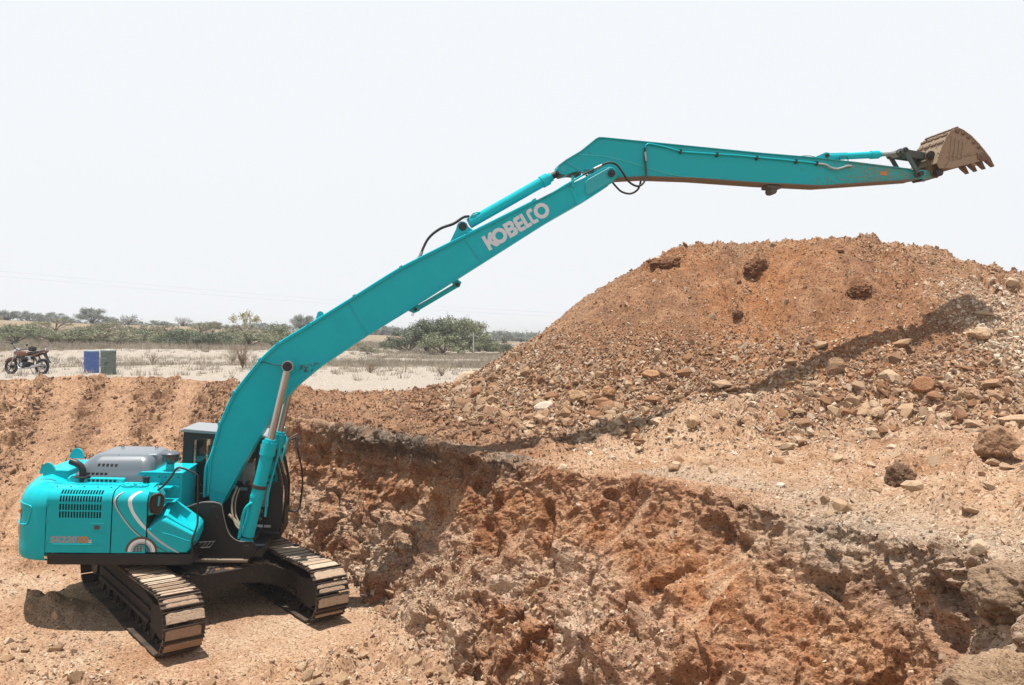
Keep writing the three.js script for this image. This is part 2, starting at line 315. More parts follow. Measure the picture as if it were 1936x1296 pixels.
// the sides of the pit: a gentle dug slope on the left, a steep broken face in the middle and on the right
function rut(x, z, ax, az, bx, bz) { // a worn wheel track between two points
  const ex = bx - ax, ez = bz - az, t = clamp(((x - ax) * ex + (z - az) * ez) / (ex * ex + ez * ez), 0, 1); return 1 - sstep(Math.hypot(x - ax - ex * t, z - az - ez * t) + 0.35 * fbm(x * 1.3, 3.1, z * 1.3, 2), 0.25, 0.6);
}
const wallAt = { P: null, N: null, nu: 0, nv: 0 };
{
  const knots = [], step = [];
  { // columns of the sheet: close together where the face stands near the camera
    let u = 0; const seg = RIM.length;
    while (u < seg) { knots.push(u / seg); const k = u; u += k < 1 ? 0.03 : k < 4 ? 0.012 : k < 6 ? 0.014 : k < 17.2 ? 0.0125 : 0.08; }
    knots.push(1);
  }
  const nv = 210, nu = knots.length, P = new Float32Array(nu * nv * 3), N = new Float32Array(nu * nv * 3), cl = new Float32Array(nu * nv * 3), uv = new Float32Array(nu * nv * 2);
  const seg = RIM.length;
  const runs = new Float32Array(nu); let run = 0, prev = null;
  for (let i = 0; i < nu; i++) {
    const t = knots[i], k = t * seg, R = rimCurve.getPoint(t % 1), F = footCurve.getPoint(t % 1);
    const left = 1 - sstep(k, 4.5, 6.3), fy = floorH(F.x, F.z) - 0.05, L = Math.hypot(F.x - R.x, F.z - R.z), dx = (F.x - R.x) / L, dz = (F.z - R.z) / L;
    if (prev) run += R.distanceTo(prev); prev = R; runs[i] = run;
    let vrun = 0, pr = null;
    for (let j = 0; j < nv; j++) {
      const v = j / (nv - 1) * 1.36 - 0.2, o = (i * nv + j) * 3;
      let x, y, z;
      if (v < 0) { const s = v / 0.2 * 1.0; x = R.x + dx * s; z = R.z + dz * s; y = groundH(x, z, { s: -s, y: R.y }) - 0.02 + 0.0 * left - 0.30 * sstep(-v, 0.11, 0.2); }
      else { const w = Math.min(v, 1), e = lerp(lerp(1.75, 1.22, sstep(k, 9.2, 10.8) * (1 - sstep(k, 13.5, 15))), 1.05, left), h = Math.pow(w, e) + Math.max(0, v - 1) * 0.9; x = R.x + dx * L * h; z = R.z + dz * L * h; y = lerp(R.y, fy, w) - Math.max(0, v - 1) * 1.6; }
      P[o] = x; P[o + 1] = y; P[o + 2] = z;
      if (pr) vrun += Math.hypot(x - pr[0], y - pr[1], z - pr[2]); pr = [x, y, z];
      uv[(i * nv + j) * 2] = run; uv[(i * nv + j) * 2 + 1] = vrun;
    }
  }
  const at = (i, j, c) => P[(clamp(i, 0, nu - 1) * nv + clamp(j, 0, nv - 1)) * 3 + c];
  for (let i = 0; i < nu; i++) for (let j = 0; j < nv; j++) {
    const a = [0, 1, 2].map((c) => at(i + 3, j, c) - at(i - 3, j, c)), b = [0, 1, 2].map((c) => at(i, j + 3, c) - at(i, j - 3, c));
    let nx = a[1] * b[2] - a[2] * b[1], ny = a[2] * b[0] - a[0] * b[2], nz = a[0] * b[1] - a[1] * b[0]; const l = Math.hypot(nx, ny, nz) || 1;
    const s = ny < 0 ? -1 / l : 1 / l, o = (i * nv + j) * 3; N[o] = nx * s; N[o + 1] = ny * s; N[o + 2] = nz * s;
  }
  for (let i = 0; i < nu; i++) {
    const k = knots[i] * seg, left = 1 - sstep(k, 5.2, 6.4), scrape = sstep(k, 5.4, 6.4) * (1 - sstep(k, 8.4, 9.6)), right = sstep(k, 12.2, 14), near = sstep(k, 14.5, 16);
    for (let j = 0; j < nv; j++) {
      const v = j / (nv - 1) * 1.36 - 0.2, o = (i * nv + j) * 3, x = P[o], y = P[o + 1], z = P[o + 2];
      const lip = sstep(v, -0.12, 0.03), low = sstep(v + 0.25 * fbm(x * 0.6, y * 0.6, z * 0.6, 2), 0.34, 0.56) * (1 - left), face = (1 - left) * lip * (1 - sstep(v, 1.0, 1.25));
      const big = fbm(x * 0.75 + 2, y * 0.5, z * 0.75, 3), mid = ridged(x * 1.7, y * 1.3, z * 1.7, 3);
      const butt = fbm((x * 0.7 - z * 0.7) * 1.15, y * 0.28, 5.5, 3), wx = 0.25 * pn(x * 1.7, y * 1.7, z * 1.7 + 9), wy = 0.25 * pn(x * 1.7 + 7, y * 1.7, z * 1.7), X = x + wx, Y = y + wy;
      let d = lip * (0.30 * big + 0.30 * butt + 0.03 * mid) * (1 - left * 0.85);
      d += face * low * (0.20 * facet(X * 1.9, Y * 1.15, z * 1.9) + 0.13 * facet(X * 4.2 + 3, Y * 3.0, z * 4.2) + 0.06 * facet(X * 9.0, Y * 7.0, z * 9.0) + 0.028 * facet(X * 17, Y * 15, z * 17));
      const rough = face * (1 - low);
      d += rough * (0.07 * fbm(x * 3.1, y * 3.1, z * 3.1, 4) + 0.09 * facet(X * 3.4, Y * 2.6, z * 3.4) * sstep(big, -0.25, 0.15) + 0.045 * facet(X * 8.5, Y * 7.5, z * 8.5) + 0.026 * facet(X * 17, Y * 15, z * 17));
      { const hol = sstep(fbm(x * 1.25 + 3, y * 1.25, z * 1.25, 3), 0.16, 0.30); d -= 0.22 * hol * face * sstep(v, 0.02, 0.12); }
      // smooth stripes where single bucket teeth were dragged down the face
      let mark = 0;
      { const lane = runs[i] * 2.3 + v * (0.5 + 0.6 * scrape), li = Math.floor(lane), f = Math.abs(lane - li - 0.5), v0 = h1(li, 3, 1, 41) * 0.5; if (h1(li, 3, 1, 42) < 0.55) mark = (1 - sstep(f, 0.20, 0.30)) * sstep(v, v0, v0 + 0.05) * (1 - sstep(v, v0 + 0.22, v0 + 0.34)) * face; d = lerp(d, lip * (0.30 * big + 0.30 * butt) - 0.05, mark * 0.85); }
      // tooth marks of the bucket, dragged down the fresh face
      d += scrape * (1 - low) * face * (0.10 * pn((x * 0.6 - z * 0.6) * 6.5 + y * 3.2, y * 0.55, 3.3) + 0.04 * pn((x * 0.6 - z * 0.6) * 15 + y * 7.2, y * 0.9, 8.3));
      // dark crumbling topsoil that overhangs under the rim, with hollows
      const top = sstep(v, -0.12, 0.02) * (1 - sstep(v, 0.12, 0.26)) * (1 - left);
      const dark = sstep(k, 6.2, 7.2) * (1 - sstep(k, 9.7, 10.6));
      d += top * (0.25 + 0.75 * Math.max(dark, 0.7 * sstep(k, 11.8, 13))) * (0.16 * fbm(x * 2.6, y * 3.4, z * 2.6, 4) + 0.07 * facet(X * 5.3 + 5, Y * 5.3, z * 5.3) + 0.035 * facet(X * 11, Y * 11, z * 11) - 0.20 * Math.max(0, fbm(x * 1.4, y * 1.4 + 4, z * 1.4, 2)));
      d += near * (1 - left) * 0.22 * fbm(x * 1.1 + 8, y * 1.1, z * 1.1, 3);
      const wheel = left > 0 ? Math.max(rut(x, z, -13.9, -24.4, -10.4, -16.8), rut(x, z, -12.2, -24.6, -9.2, -16.9), rut(x, z, -9.6, -23.4, -8.5, -17.3)) : 0;
      d += left * lip * (1 - 0.6 * wheel) * (1.0 * lumps(x, z, 1.3, 0.4, 8) * 0.8 + 1.0 * lumps(x, z, 2.3, 0.5, 7) + 1.0 * lumps(x, z, 4.8, 0.55, 9) + 0.11 * clod(x, z, 1.7) + 0.08 * clod(x + 30, z, 4.4) + 0.05 * fbm(x * 0.9, 2.2, z * 0.9, 3)) * (1 - 0.7 * sstep(v, 0.45, 0.8));
      d += lip * (1 - 0.8 * mark) * (0.030 * fbm(x * 7, y * 7, z * 7, 3) + 0.012 * pn(x * 24, y * 24, z * 24));
      P[o] += N[o] * d; P[o + 1] += N[o + 1] * d; P[o + 2] += N[o + 2] * d;
      // what the face is made of
      const n = fbm(x * 0.9, y * 0.9 + 3, z * 0.9, 4), n2 = fbm(x * 3.1, y * 3.1, z * 3.1 + 7, 3);
      let c = mix3(C.red, C.orange, clamp(0.4 + 1.5 * n, 0, 1));
      c = mix3(c, C.tan, clamp(0.28 + 1.4 * n2, 0, 0.85));
      c = mix3(c, C.tan, (1 - lip) * 0.7 * (1 - left));
      c = mix3(c, mix3(C.rock, C.pale, clamp(0.5 + n2 * 1.4, 0, 1)), low * clamp(0.42 + 1.9 * n, 0, 0.95) * (1 - 0.3 * right));
      c = mix3(c, mix3(C.tan, C.pale, 0.3), mark * 0.5);
      if (left > 0) { let e = mix3(C.brown, C.tan, clamp(0.42 + 1.2 * n + 0.8 * n2, 0, 1)); e = mix3(e, C.tan, clamp(0.1 + 0.35 * wheel + 0.6 * sstep(v, 0.5, 1.0) + 0.9 * sstep(pn(x * 0.55 + z * 0.25, 4.4, 1.1), 0.15, 0.5), 0, 0.8)); c = mix3(c, e, left); }
      const dark2 = sstep(k, 6.0, 7.0) * (1 - sstep(k, 9.6, 10.6)), soil = (1 - left) * (0.25 + 0.75 * Math.max(dark2, right)) * (1 - sstep(v + 0.10 * n2, 0.04, lerp(0.24, 0.34, right)));
      c = mix3(c, mix3(C.grey, C.crust, clamp(0.9 - 0.8 * dark2 + 1.5 * n2, 0, 1)), soil * clamp(0.85 + n, 0, 1));
      c = mix3(c, mix3(C.crust, [0.33, 0.265, 0.20], clamp(0.5 + n2 * 1.5, 0, 1)), near * (1 - left) * clamp(0.7 + 1.2 * n - 0.5 * sstep(v, 0.5, 0.8), 0, 1));
      { const gr = 1 + 0.20 * pn(x * 21, y * 21, z * 21); c = c.map((q) => q * gr * 1.1); }
      cl[o] = c[0]; cl[o + 1] = c[1]; cl[o + 2] = c[2];
    }
  }
  const idx = [];
  for (let i = 0; i + 1 < nu; i++) for (let j = 0; j + 1 < nv; j++) { const a = i * nv + j, b = a + 1, c = a + nv, d = c + 1; idx.push(a, c, b, b, c, d); }
  const g = new THREE.BufferGeometry();
  g.setAttribute('position', new THREE.BufferAttribute(P, 3)); g.setAttribute('color', new THREE.BufferAttribute(cl, 3)); g.setAttribute('uv', new THREE.BufferAttribute(uv, 2));
  g.setIndex(new THREE.BufferAttribute(new Uint32Array(idx), 1)); g.computeVertexNormals();
  { // the winding may differ along the loop: turn normals outwards
    const nn = g.attributes.normal.array; let up = 0; for (let q = 1; q < nn.length; q += 3) up += nn[q];
    if (up < 0) { for (let q = 0; q < idx.length; q += 3) { const s = idx[q]; idx[q] = idx[q + 1]; idx[q + 1] = s; } g.setIndex(new THREE.BufferAttribute(new Uint32Array(idx), 1)); g.computeVertexNormals(); }
  }
  // each face takes its grit from the side it faces, and broken faces keep some of their own flatness
  const f = g.toNonIndexed(), fp = f.attributes.position.array, fn = f.attributes.normal.array, fu = f.attributes.uv.array, nf = fp.length / 9;
  for (let q = 0; q < nf; q++) {
    const o = q * 9, ax = fp[o + 3] - fp[o], ay = fp[o + 4] - fp[o + 1], az = fp[o + 5] - fp[o + 2], bx = fp[o + 6] - fp[o], by = fp[o + 7] - fp[o + 1], bz = fp[o + 8] - fp[o + 2];
    let nx = ay * bz - az * by, ny = az * bx - ax * bz, nz = ax * by - ay * bx; const L = Math.hypot(nx, ny, nz) || 1, sg = (nx * fn[o] + ny * fn[o + 1] + nz * fn[o + 2]) < 0 ? -1 : 1; nx *= sg / L; ny *= sg / L; nz *= sg / L;
    const X = Math.abs(nx), Y = Math.abs(ny), Z = Math.abs(nz);
    for (let k = 0; k < 3; k++) {
      const v = o + k * 3; let a = fn[v] * 0.45 + nx * 0.55, b = fn[v + 1] * 0.45 + ny * 0.55, c = fn[v + 2] * 0.45 + nz * 0.55; const l = Math.hypot(a, b, c) || 1; fn[v] = a / l; fn[v + 1] = b / l; fn[v + 2] = c / l;
      fu[q * 6 + k * 2] = X > Y && X > Z ? fp[v + 2] : fp[v]; fu[q * 6 + k * 2 + 1] = Y > X && Y > Z ? fp[v + 2] : fp[v + 1];
    }
  }
  structure(new THREE.Mesh(f, soilMat), 'pit_wall', 'dug sides of the pit, red earth above broken pale rock, with a dark topsoil rim');
  Object.assign(wallAt, { P, N: g.attributes.normal.array, nu, nv, knots, seg });
}
const pitWall = scene.getObjectByName('pit_wall');

// the heap of dug earth and rock
const terraceH = (x, z) => groundH(x, z, rimInfo(x, z));
{
  const xs = lines(-4.5, 17.5, (x) => x > 13 ? 0.12 : 0.041), zs = lines(-10.6, -27.5, (z) => z < -22.5 ? 0.12 : 0.041);
  const base = [];
  const H = (x, z) => { const b = terraceH(x, z), y = heapH(x, z, b - 0.02); base.push(b); return y < b + 0.012 ? b - 0.25 : y; };
  const colour = (x, z, y) => {
    const q = heapInfo(x, z), n = fbm(q.s * 0.8, q.d * 0.25, 2.2, 3), n2 = fbm(x * 2.4, 3.1, z * 2.4, 3), h = y - 3;
    let c = mix3(C.brown, C.orange, clamp(0.55 + 1.6 * n + 0.8 * n2, 0, 1));
    c = mix3(c, C.tan, clamp(0.06 + 1.2 * n2 + 0.55 * (1 - sstep(h, 0.2, 1.6)) + 0.35 * (1 - sstep(q.d, 0, 0.9)), 0, 0.9));
    c = c.map((q) => q * 1.0);
    c = mix3(c, C.pale, sstep(x + 0.18 * h + 0.8 * n, 8.8, 10.4) * (1 - 0.8 * sstep(h, 1.7, 3.0)) * 0.85);
    c = mix3(c, C.tan, (1 - sstep(x - h * 1.1, -1.6, 0.2)) * 0.55);
    return c;
  };
  structure(gridMesh(xs, zs, H, colour, soilMat, (p, a, b, c, d) => Math.max(p[a * 3 + 1] - base[a], p[b * 3 + 1] - base[b], p[c * 3 + 1] - base[c], p[d * 3 + 1] - base[d]) > 0), 'earth_heap', 'big heap of red-brown earth and pale broken stones beside the pit');
}
const earthHeap = scene.getObjectByName('earth_heap');

// ---------------------------------------------------------------- stones
function stoneGeo(seed, n = 15, flat = 0.72) { // one broken stone about 1 across
  const r = rng(seed), pts = [];
  for (let i = 0; i < n; i++) { const u = r() * 2 - 1, a = r() * 6.283, q = Math.sqrt(1 - u * u), k = 0.42 + r() * 0.1; pts.push(V3(q * Math.cos(a) * k, u * k * flat, q * Math.sin(a) * k * (0.75 + 0.25 * r()))); }
  const g = new ConvexGeometry(pts); g.computeVertexNormals();
  const p = g.attributes.position, uv = new Float32Array(p.count * 2);
  for (let i = 0; i < p.count; i++) { uv[i * 2] = p.getX(i) + p.getY(i) * 0.5; uv[i * 2 + 1] = p.getZ(i) + p.getY(i) * 0.5; }
  g.setAttribute('uv', new THREE.BufferAttribute(uv, 2)); return g;
}
const STONES = [...Array(10)].map((_, i) => stoneGeo(100 + i * 7, 12 + (i % 4) * 3, 0.6 + 0.04 * (i % 5)));
const RUBBLE = stoneGeo(41, 11, 0.7);
const stoneTones = [[0.415, 0.30, 0.20], [0.35, 0.23, 0.145], [0.28, 0.155, 0.083], [0.50, 0.405, 0.305], [0.235, 0.125, 0.068], [0.36, 0.26, 0.18], [0.185, 0.103, 0.060], [0.255, 0.155, 0.097], [0.47, 0.365, 0.265], [0.55, 0.465, 0.37]];
const stoneMats = stoneTones.map((c) => std(col(c[0] * 1.4, c[1] * 1.4, c[2] * 1.4), 0.93, 0, { map: dustMap, bumpMap: gritBump, bumpScale: 0.01 }));
const rubbleMat = std(col(1, 1, 1), 0.95);
const UPQ = new THREE.Quaternion();
function scatter(parent, seed, nBig, nAll, pick, size, tones, sink = 0.22) { // the big stones one by one, the small ones as one mass
  const r = rng(seed), items = [];
  for (let tries = 0; items.length < nAll && tries < nAll * 14; tries++) {
    const p = pick(r); if (!p) continue;
    const s = size(r, p); items.push({ p, s, e: [r() * 6.28, r() * 6.28, r() * 6.28], k: [0.75 + r() * 0.6, 0.65 + r() * 0.5, 0.75 + r() * 0.6], g: Math.floor(r() * STONES.length), t: (typeof tones === 'function' ? tones(p) : tones)[Math.floor(r() * (typeof tones === 'function' ? tones(p) : tones).length)], j: 0.8 + r() * 0.4 });
  }
  // the ones that show largest
  const show = (o) => o.s / Math.hypot(o.p.x, o.p.y - EYE, o.p.z);
  items.sort((a, b) => show(b) - show(a));
  const m = new THREE.Matrix4(), q = new THREE.Quaternion(), eu = new THREE.Euler();
  items.slice(0, nBig).forEach((o, i) => {
    const st = shade(new THREE.Mesh(STONES[o.g], stoneMats[o.t]));
    st.name = i ? 'stone_' + String(i).padStart(3, '0') : 'stone';
    st.position.set(o.p.x, o.p.y + o.s * (0.34 - sink), o.p.z); st.rotation.set(o.e[0] * 0.12, o.e[1], o.e[2] * 0.12); st.scale.set(o.s * o.k[0], o.s * o.k[1], o.s * o.k[2]);
    parent.add(st);
  });
  const rest = items.slice(nBig), im = new THREE.InstancedMesh(RUBBLE, rubbleMat, rest.length), c = new THREE.Color();
  rest.forEach((o, i) => {
    q.setFromEuler(eu.set(o.e[0], o.e[1], o.e[2]));
    m.compose(V3(o.p.x, o.p.y + o.s * (0.3 - sink), o.p.z), q, V3(o.s * o.k[0], o.s * o.k[1], o.s * o.k[2])); im.setMatrixAt(i, m);
    const t = stoneTones[o.t]; im.setColorAt(i, c.setRGB(t[0] * o.j, t[1] * o.j, t[2] * o.j));
  });
  im.name = 'rubble'; im.userData.kind = 'stuff'; parent.add(shade(im));
}
{ // on the heap: streams of stones down its side, a thick skirt of blocks along its foot, pale stones to the right
  scatter(earthHeap, 11, 290, 52000, (r) => {
    const x = -3.5 + r() * 17, z = -11 - r() * 12.5, b = terraceH(x, z), y = heapH(x, z, b - 0.02); if (y < b + 0.03) return null;
    const q = heapInfo(x, z); if (q.side > 0 && q.d > 0.6) return null;
    const h = y - b, stream = fbm(q.s * 0.8, q.d * 0.12, 6.1, 3), low = 1 - sstep(h, 0.4, 2.1), pale = sstep(x + 0.18 * h, 8.4, 10.2) * (1 - 0.75 * sstep(h, 1.7, 3.0));
    const dens = 0.30 + 1.0 * low + 0.75 * sstep(stream, 0.08, 0.34) + 0.9 * pale + 0.6 * (1 - sstep(q.d, 0.1, 0.9));
    if (r() > dens) return null;
    return { x, y, z, low, pale, h };
  }, (r, p) => { const u = r(); return 0.026 + 0.055 * Math.pow(u, 3) + (0.12 * p.low + 0.10 * p.pale) * Math.pow(r(), 1.6) + (r() < 0.010 * (0.4 + p.low + p.pale) + 0.03 * (1 - sstep(p.h, 0.25, 0.9)) ? 0.10 + 0.20 * r() * r() : 0); }, (p) => p.pale > 0.3 ? [0, 8, 8, 9, 3, 5, 1] : [0, 1, 1, 2, 2, 4, 7, 5, 8]);
}
{ // on the terrace: loose stones that rolled from the heap, clods along the rim
  scatter(ground, 12, 260, 26000, (r) => {
    const x = -9 + r() * 19, z = -4.2 - r() * 20, q = rimInfo(x, z); if (q.s < 0.05) return null;
    const hp = heapInfo(x, z), y = groundH(x, z, q); if (hp.y > y + 0.1) return null;
    if (brownAt(x, z) < 0.5) return null;
    const foot = sstep(hp.y - y, -1.3, -0.1), right = sstep(x + 0.25 * z, -3.4, -1.4), dens = 0.12 + 0.5 * (1 - right) * (1 - sstep(z, -15.5, -14)) + 0.8 * foot * foot + 0.55 * right * (0.6 + fbm(x * 0.9, 2.1, z * 0.9, 3)) + 0.35 * (1 - sstep(q.s, 0, 0.5)) * (1 - right);
    if (r() > dens) return null;
    return { x, y, z, foot, right };
  }, (r, p) => { const u = r(); return 0.016 + 0.05 * u * u * u + (1 - p.right) * 0.07 * r() * r() + 0.08 * p.foot * Math.pow(r(), 2) + (r() < 0.025 * (p.foot + 0.35) ? 0.08 + 0.14 * r() : 0); }, (p) => p.right > 0.5 ? [0, 1, 0, 3, 5, 8, 8, 9, 2] : [6, 6, 7, 7, 4, 1, 2]);
}
{ // on the floor of the pit, more of them toward the camera
  scatter(pitFloor, 13, 290, 20000, (r) => {
    const x = -12 + r() * 12.5, z = -6 - r() * 12, q = rimInfo(x, z); if (q.s > -0.4) return null;
    const w = Math.hypot(x + 5.1, z + 13.5), n = fbm(x * 0.7, 3.1, z * 0.7, 3), near = sstep(z, -12.6, -10.6);
    if (Math.abs((x + 5.36) * 0.74 - (z + 13.69) * 0.67) < 1.7 && w < 2.9) return null;
    if (r() > 0.16 + 0.9 * near * (0.6 + 1.5 * n) + 0.8 * sstep(x, -3.6, -2.2) + 0.25 * Math.max(0, n)) return null;
    return { x, y: floorH(x, z), z, near };
  }, (r, p) => 0.016 + 0.06 * Math.pow(r(), 3) + 0.05 * p.near * r() * r() + (r() < 0.05 ? 0.05 + 0.22 * r() * r() * (0.45 + 0.55 * p.near) : 0), [0, 0, 8, 1, 5, 8, 1, 7]);
}
{ // lying on the sides of the pit: rock bits at the foot of the steep face, clods on the gentle slope
  const { P, N, nu, nv, knots, seg } = wallAt;
  scatter(pitWall, 14, 290, 34000, (r) => {
    const i = Math.floor(r() * nu), k = knots[i] * seg; if (k > 17.3) return null;
    const left = k < 5.6, v = left ? r() * 1.05 : r() < 0.9 ? 0.5 + 0.58 * r() : 0.1 + r() * 0.5, j = Math.round((v + 0.2) / 1.36 * (nv - 1)), o = (i * nv + j) * 3;
    if (left && r() > 0.8 - 0.45 * sstep(v, 0.5, 0.9)) return null;
    if (left && r() < 0.85 * Math.max(rut(P[o], P[o + 2], -13.9, -24.4, -10.4, -16.8), rut(P[o], P[o + 2], -12.2, -24.6, -9.2, -16.9), rut(P[o], P[o + 2], -9.6, -23.4, -8.5, -17.3))) return null;
    if (!left && N[o + 1] < 0.62) return null;
    return { x: P[o], y: P[o + 1], z: P[o + 2], left, low: sstep(v, 0.6, 0.95) };
  }, (r, p) => p.left ? 0.025 + 0.10 * Math.pow(r(), 3) + (r() < 0.06 ? 0.20 * r() : 0) : 0.016 + 0.05 * Math.pow(r(), 2) + (r() < 0.06 ? 0.05 + 0.13 * r() * p.low : 0), (p) => p.left ? [6, 6, 7, 7, 4, 1, 2] : [1, 8, 7, 1, 5, 0, 8]);
}
// single boulders that stand out
function boulderGeo(seed, sx, sy, sz, rough = 0.09, cuts = 9) {
  const g0 = new THREE.IcosahedronGeometry(1, 22); g0.deleteAttribute('normal'); g0.deleteAttribute('uv'); const g = mergeVertices(g0, 1e-4), p = g.attributes.position, r = rng(seed), planes = [...Array(cuts)].map(() => { const u = r() * 2 - 1, a = r() * 6.283, q = Math.sqrt(1 - u * u); return [q * Math.cos(a), u, q * Math.sin(a), 0.62 + r() * 0.28]; });
  const uv = new Float32Array(p.count * 2);
  for (let i = 0; i < p.count; i++) {
    let x = p.getX(i), y = p.getY(i), z = p.getZ(i), k = 1;
    for (const [a, b, c, d] of planes) { const t = x * a + y * b + z * c; if (t * k > d) k = d / t; }
    k *= 1 + rough * (fbm(x * 1.8 + seed, y * 1.8, z * 1.8, 4) + 0.6 * facet(x * 3 + seed, y * 3, z * 3) + 0.35 * fbm(x * 9, y * 9 + seed, z * 9, 2));
    p.setXYZ(i, x * k * sx / 2, y * k * sy / 2, z * k * sz / 2); uv[i * 2] = (x + y * 0.6) * sx; uv[i * 2 + 1] = (z - y * 0.6) * sz;
  }
  g.setAttribute('uv', new THREE.BufferAttribute(uv, 2)); g.computeVertexNormals(); return g;
}
const rockMat = (c) => std(col(c[0] * 1.5, c[1] * 1.55, c[2] * 1.6), 0.95, 0, { map: gritMap, bumpMap: gritBump, bumpScale: 0.012 });
const surfaceH = (x, z) => { const q = rimInfo(x, z); if (q.s < 0) return floorH(x, z); const b = groundH(x, z, q); return heapInfo(x, z).y > b - 0.6 ? Math.max(b, heapH(x, z, b - 0.02)) : b; };
function boulder(label, x, z, size, tone, seed, o = {}) {
  const y = (o.y ?? surfaceH(x, z)) + size[1] * (o.lift ?? 0.3);
  const b = single('boulder', boulderGeo(seed, ...size, o.rough ?? 0.1, o.cuts ?? 9), rockMat(tone), label, 'boulder', [x, y, z]);
  b.rotation.set(o.rx ?? 0, o.ry ?? 0, o.rz ?? 0);
}

// ---------------------------------------------------------------- the excavator
const speck = (seed, base, blots, S = 512) => { // worn paint or mud: irregular grains over a base colour
  const r = rng(seed), c = document.createElement('canvas'); c.width = c.height = S; const g = c.getContext('2d'); g.fillStyle = base; g.fillRect(0, 0, S, S);
  for (const [n, rmin, rmax, tone, alpha] of blots) for (let i = 0; i < n; i++) {
    const x = r() * S, y = r() * S, rad = rmin + (rmax - rmin) * r() * r(), k = 6; g.globalAlpha = alpha * (0.5 + 0.5 * r()); g.fillStyle = tone;
    g.beginPath(); for (let j = 0; j < k; j++) { const a = j / k * 6.283 + r(), q = rad * (0.6 + 0.7 * r()); g.lineTo(x + Math.cos(a) * q, y + Math.sin(a) * q); } g.closePath(); g.fill();
  }
  const t = new THREE.CanvasTexture(c); t.wrapS = t.wrapT = THREE.RepeatWrapping; t.colorSpace = THREE.SRGBColorSpace; return t;
};
const TEAL = col(0.004, 0.300, 0.375);
const paint = new THREE.MeshPhysicalMaterial({ color: col(1, 1, 1), map: speck(2, '#0cafba', [[70, 8, 60, '#12a2ae', 0.2], [60, 8, 50, '#22b8c0', 0.18], [1500, 0.5, 1.8, '#7dbab4', 0.26], [260, 0.5, 2, '#0b7a86', 0.3], [60, 0.6, 2.4, '#8a8266', 0.3]]), roughness: 0.6, specularIntensity: 0.12, clearcoat: 0.3, clearcoatRoughness: 0.12 });
const paintWorn = new THREE.MeshPhysicalMaterial({ color: col(1, 1, 1), roughness: 0.5, clearcoat: 0.2, clearcoatRoughness: 0.35, map: speck(3, '#0aa3ad', [[500, 0.6, 2.2, '#5d7a70', 0.35], [160, 0.6, 3, '#8a7a5f', 0.35], [90, 0.8, 4, '#146a70', 0.5]]) });
const paintDusty = std(col(1, 1, 1), 0.8, 0, { map: speck(4, '#3d8481', [[2600, 0.7, 3.2, '#8b7d67', 0.55], [1200, 0.6, 2.4, '#4f8580', 0.6], [600, 0.7, 4, '#7d7360', 0.5]]) });
paint.map.repeat.set(0.5, 0.5); paintWorn.map.repeat.set(0.8, 0.8); paintDusty.map.repeat.set(1.2, 1.2);
const black = std(col(0.012, 0.013, 0.015), 0.45), blackMatt = std(col(0.016, 0.015, 0.015), 0.75), rubber = std(col(0.014, 0.014, 0.015), 0.6);
const steelDark = std(col(0.045, 0.040, 0.036), 0.55, 0.5), chrome = std(col(0.55, 0.50, 0.45), 0.28, 0.9), steel = std(col(0.35, 0.34, 0.33), 0.4, 0.8);
const mudSteel = std(col(1, 1, 1), 0.85, 0, { map: speck(9, '#2c241e', [[260, 2, 16, '#5a4536', 0.5], [200, 1, 7, '#8a6a4e', 0.5]]) });
const dirtMat = std(col(0.36, 0.24, 0.15), 0.95, 0, { map: gritMap, bumpMap: gritBump, bumpScale: 0.01 });
const glass = new THREE.MeshPhysicalMaterial({ color: col(0.92, 0.96, 0.95), transmission: 1, thickness: 0, roughness: 0.03, ior: 1.5 });
const silver = std(col(0.46, 0.47, 0.49), 0.5), white = std(col(0.72, 0.74, 0.76), 0.6), orange = std(col(0.75, 0.16, 0.02), 0.6), darkGrey = std(col(0.06, 0.075, 0.08), 0.5);

const YAW = 8.4 * Math.PI / 180, TILT = -2.8 * Math.PI / 180, SLEW = 56.2 * Math.PI / 180;
const ex = thing('excavator', 'turquoise long-reach crawler excavator in the pit, its arm stretched over the earth heap', 'excavator', [-5.36, 0, -13.69]);
ex.rotation.order = 'ZYX'; ex.rotation.set(0, YAW, TILT);
const P = (name, geo, mat, label) => part(name, geo, mat, ex, label);

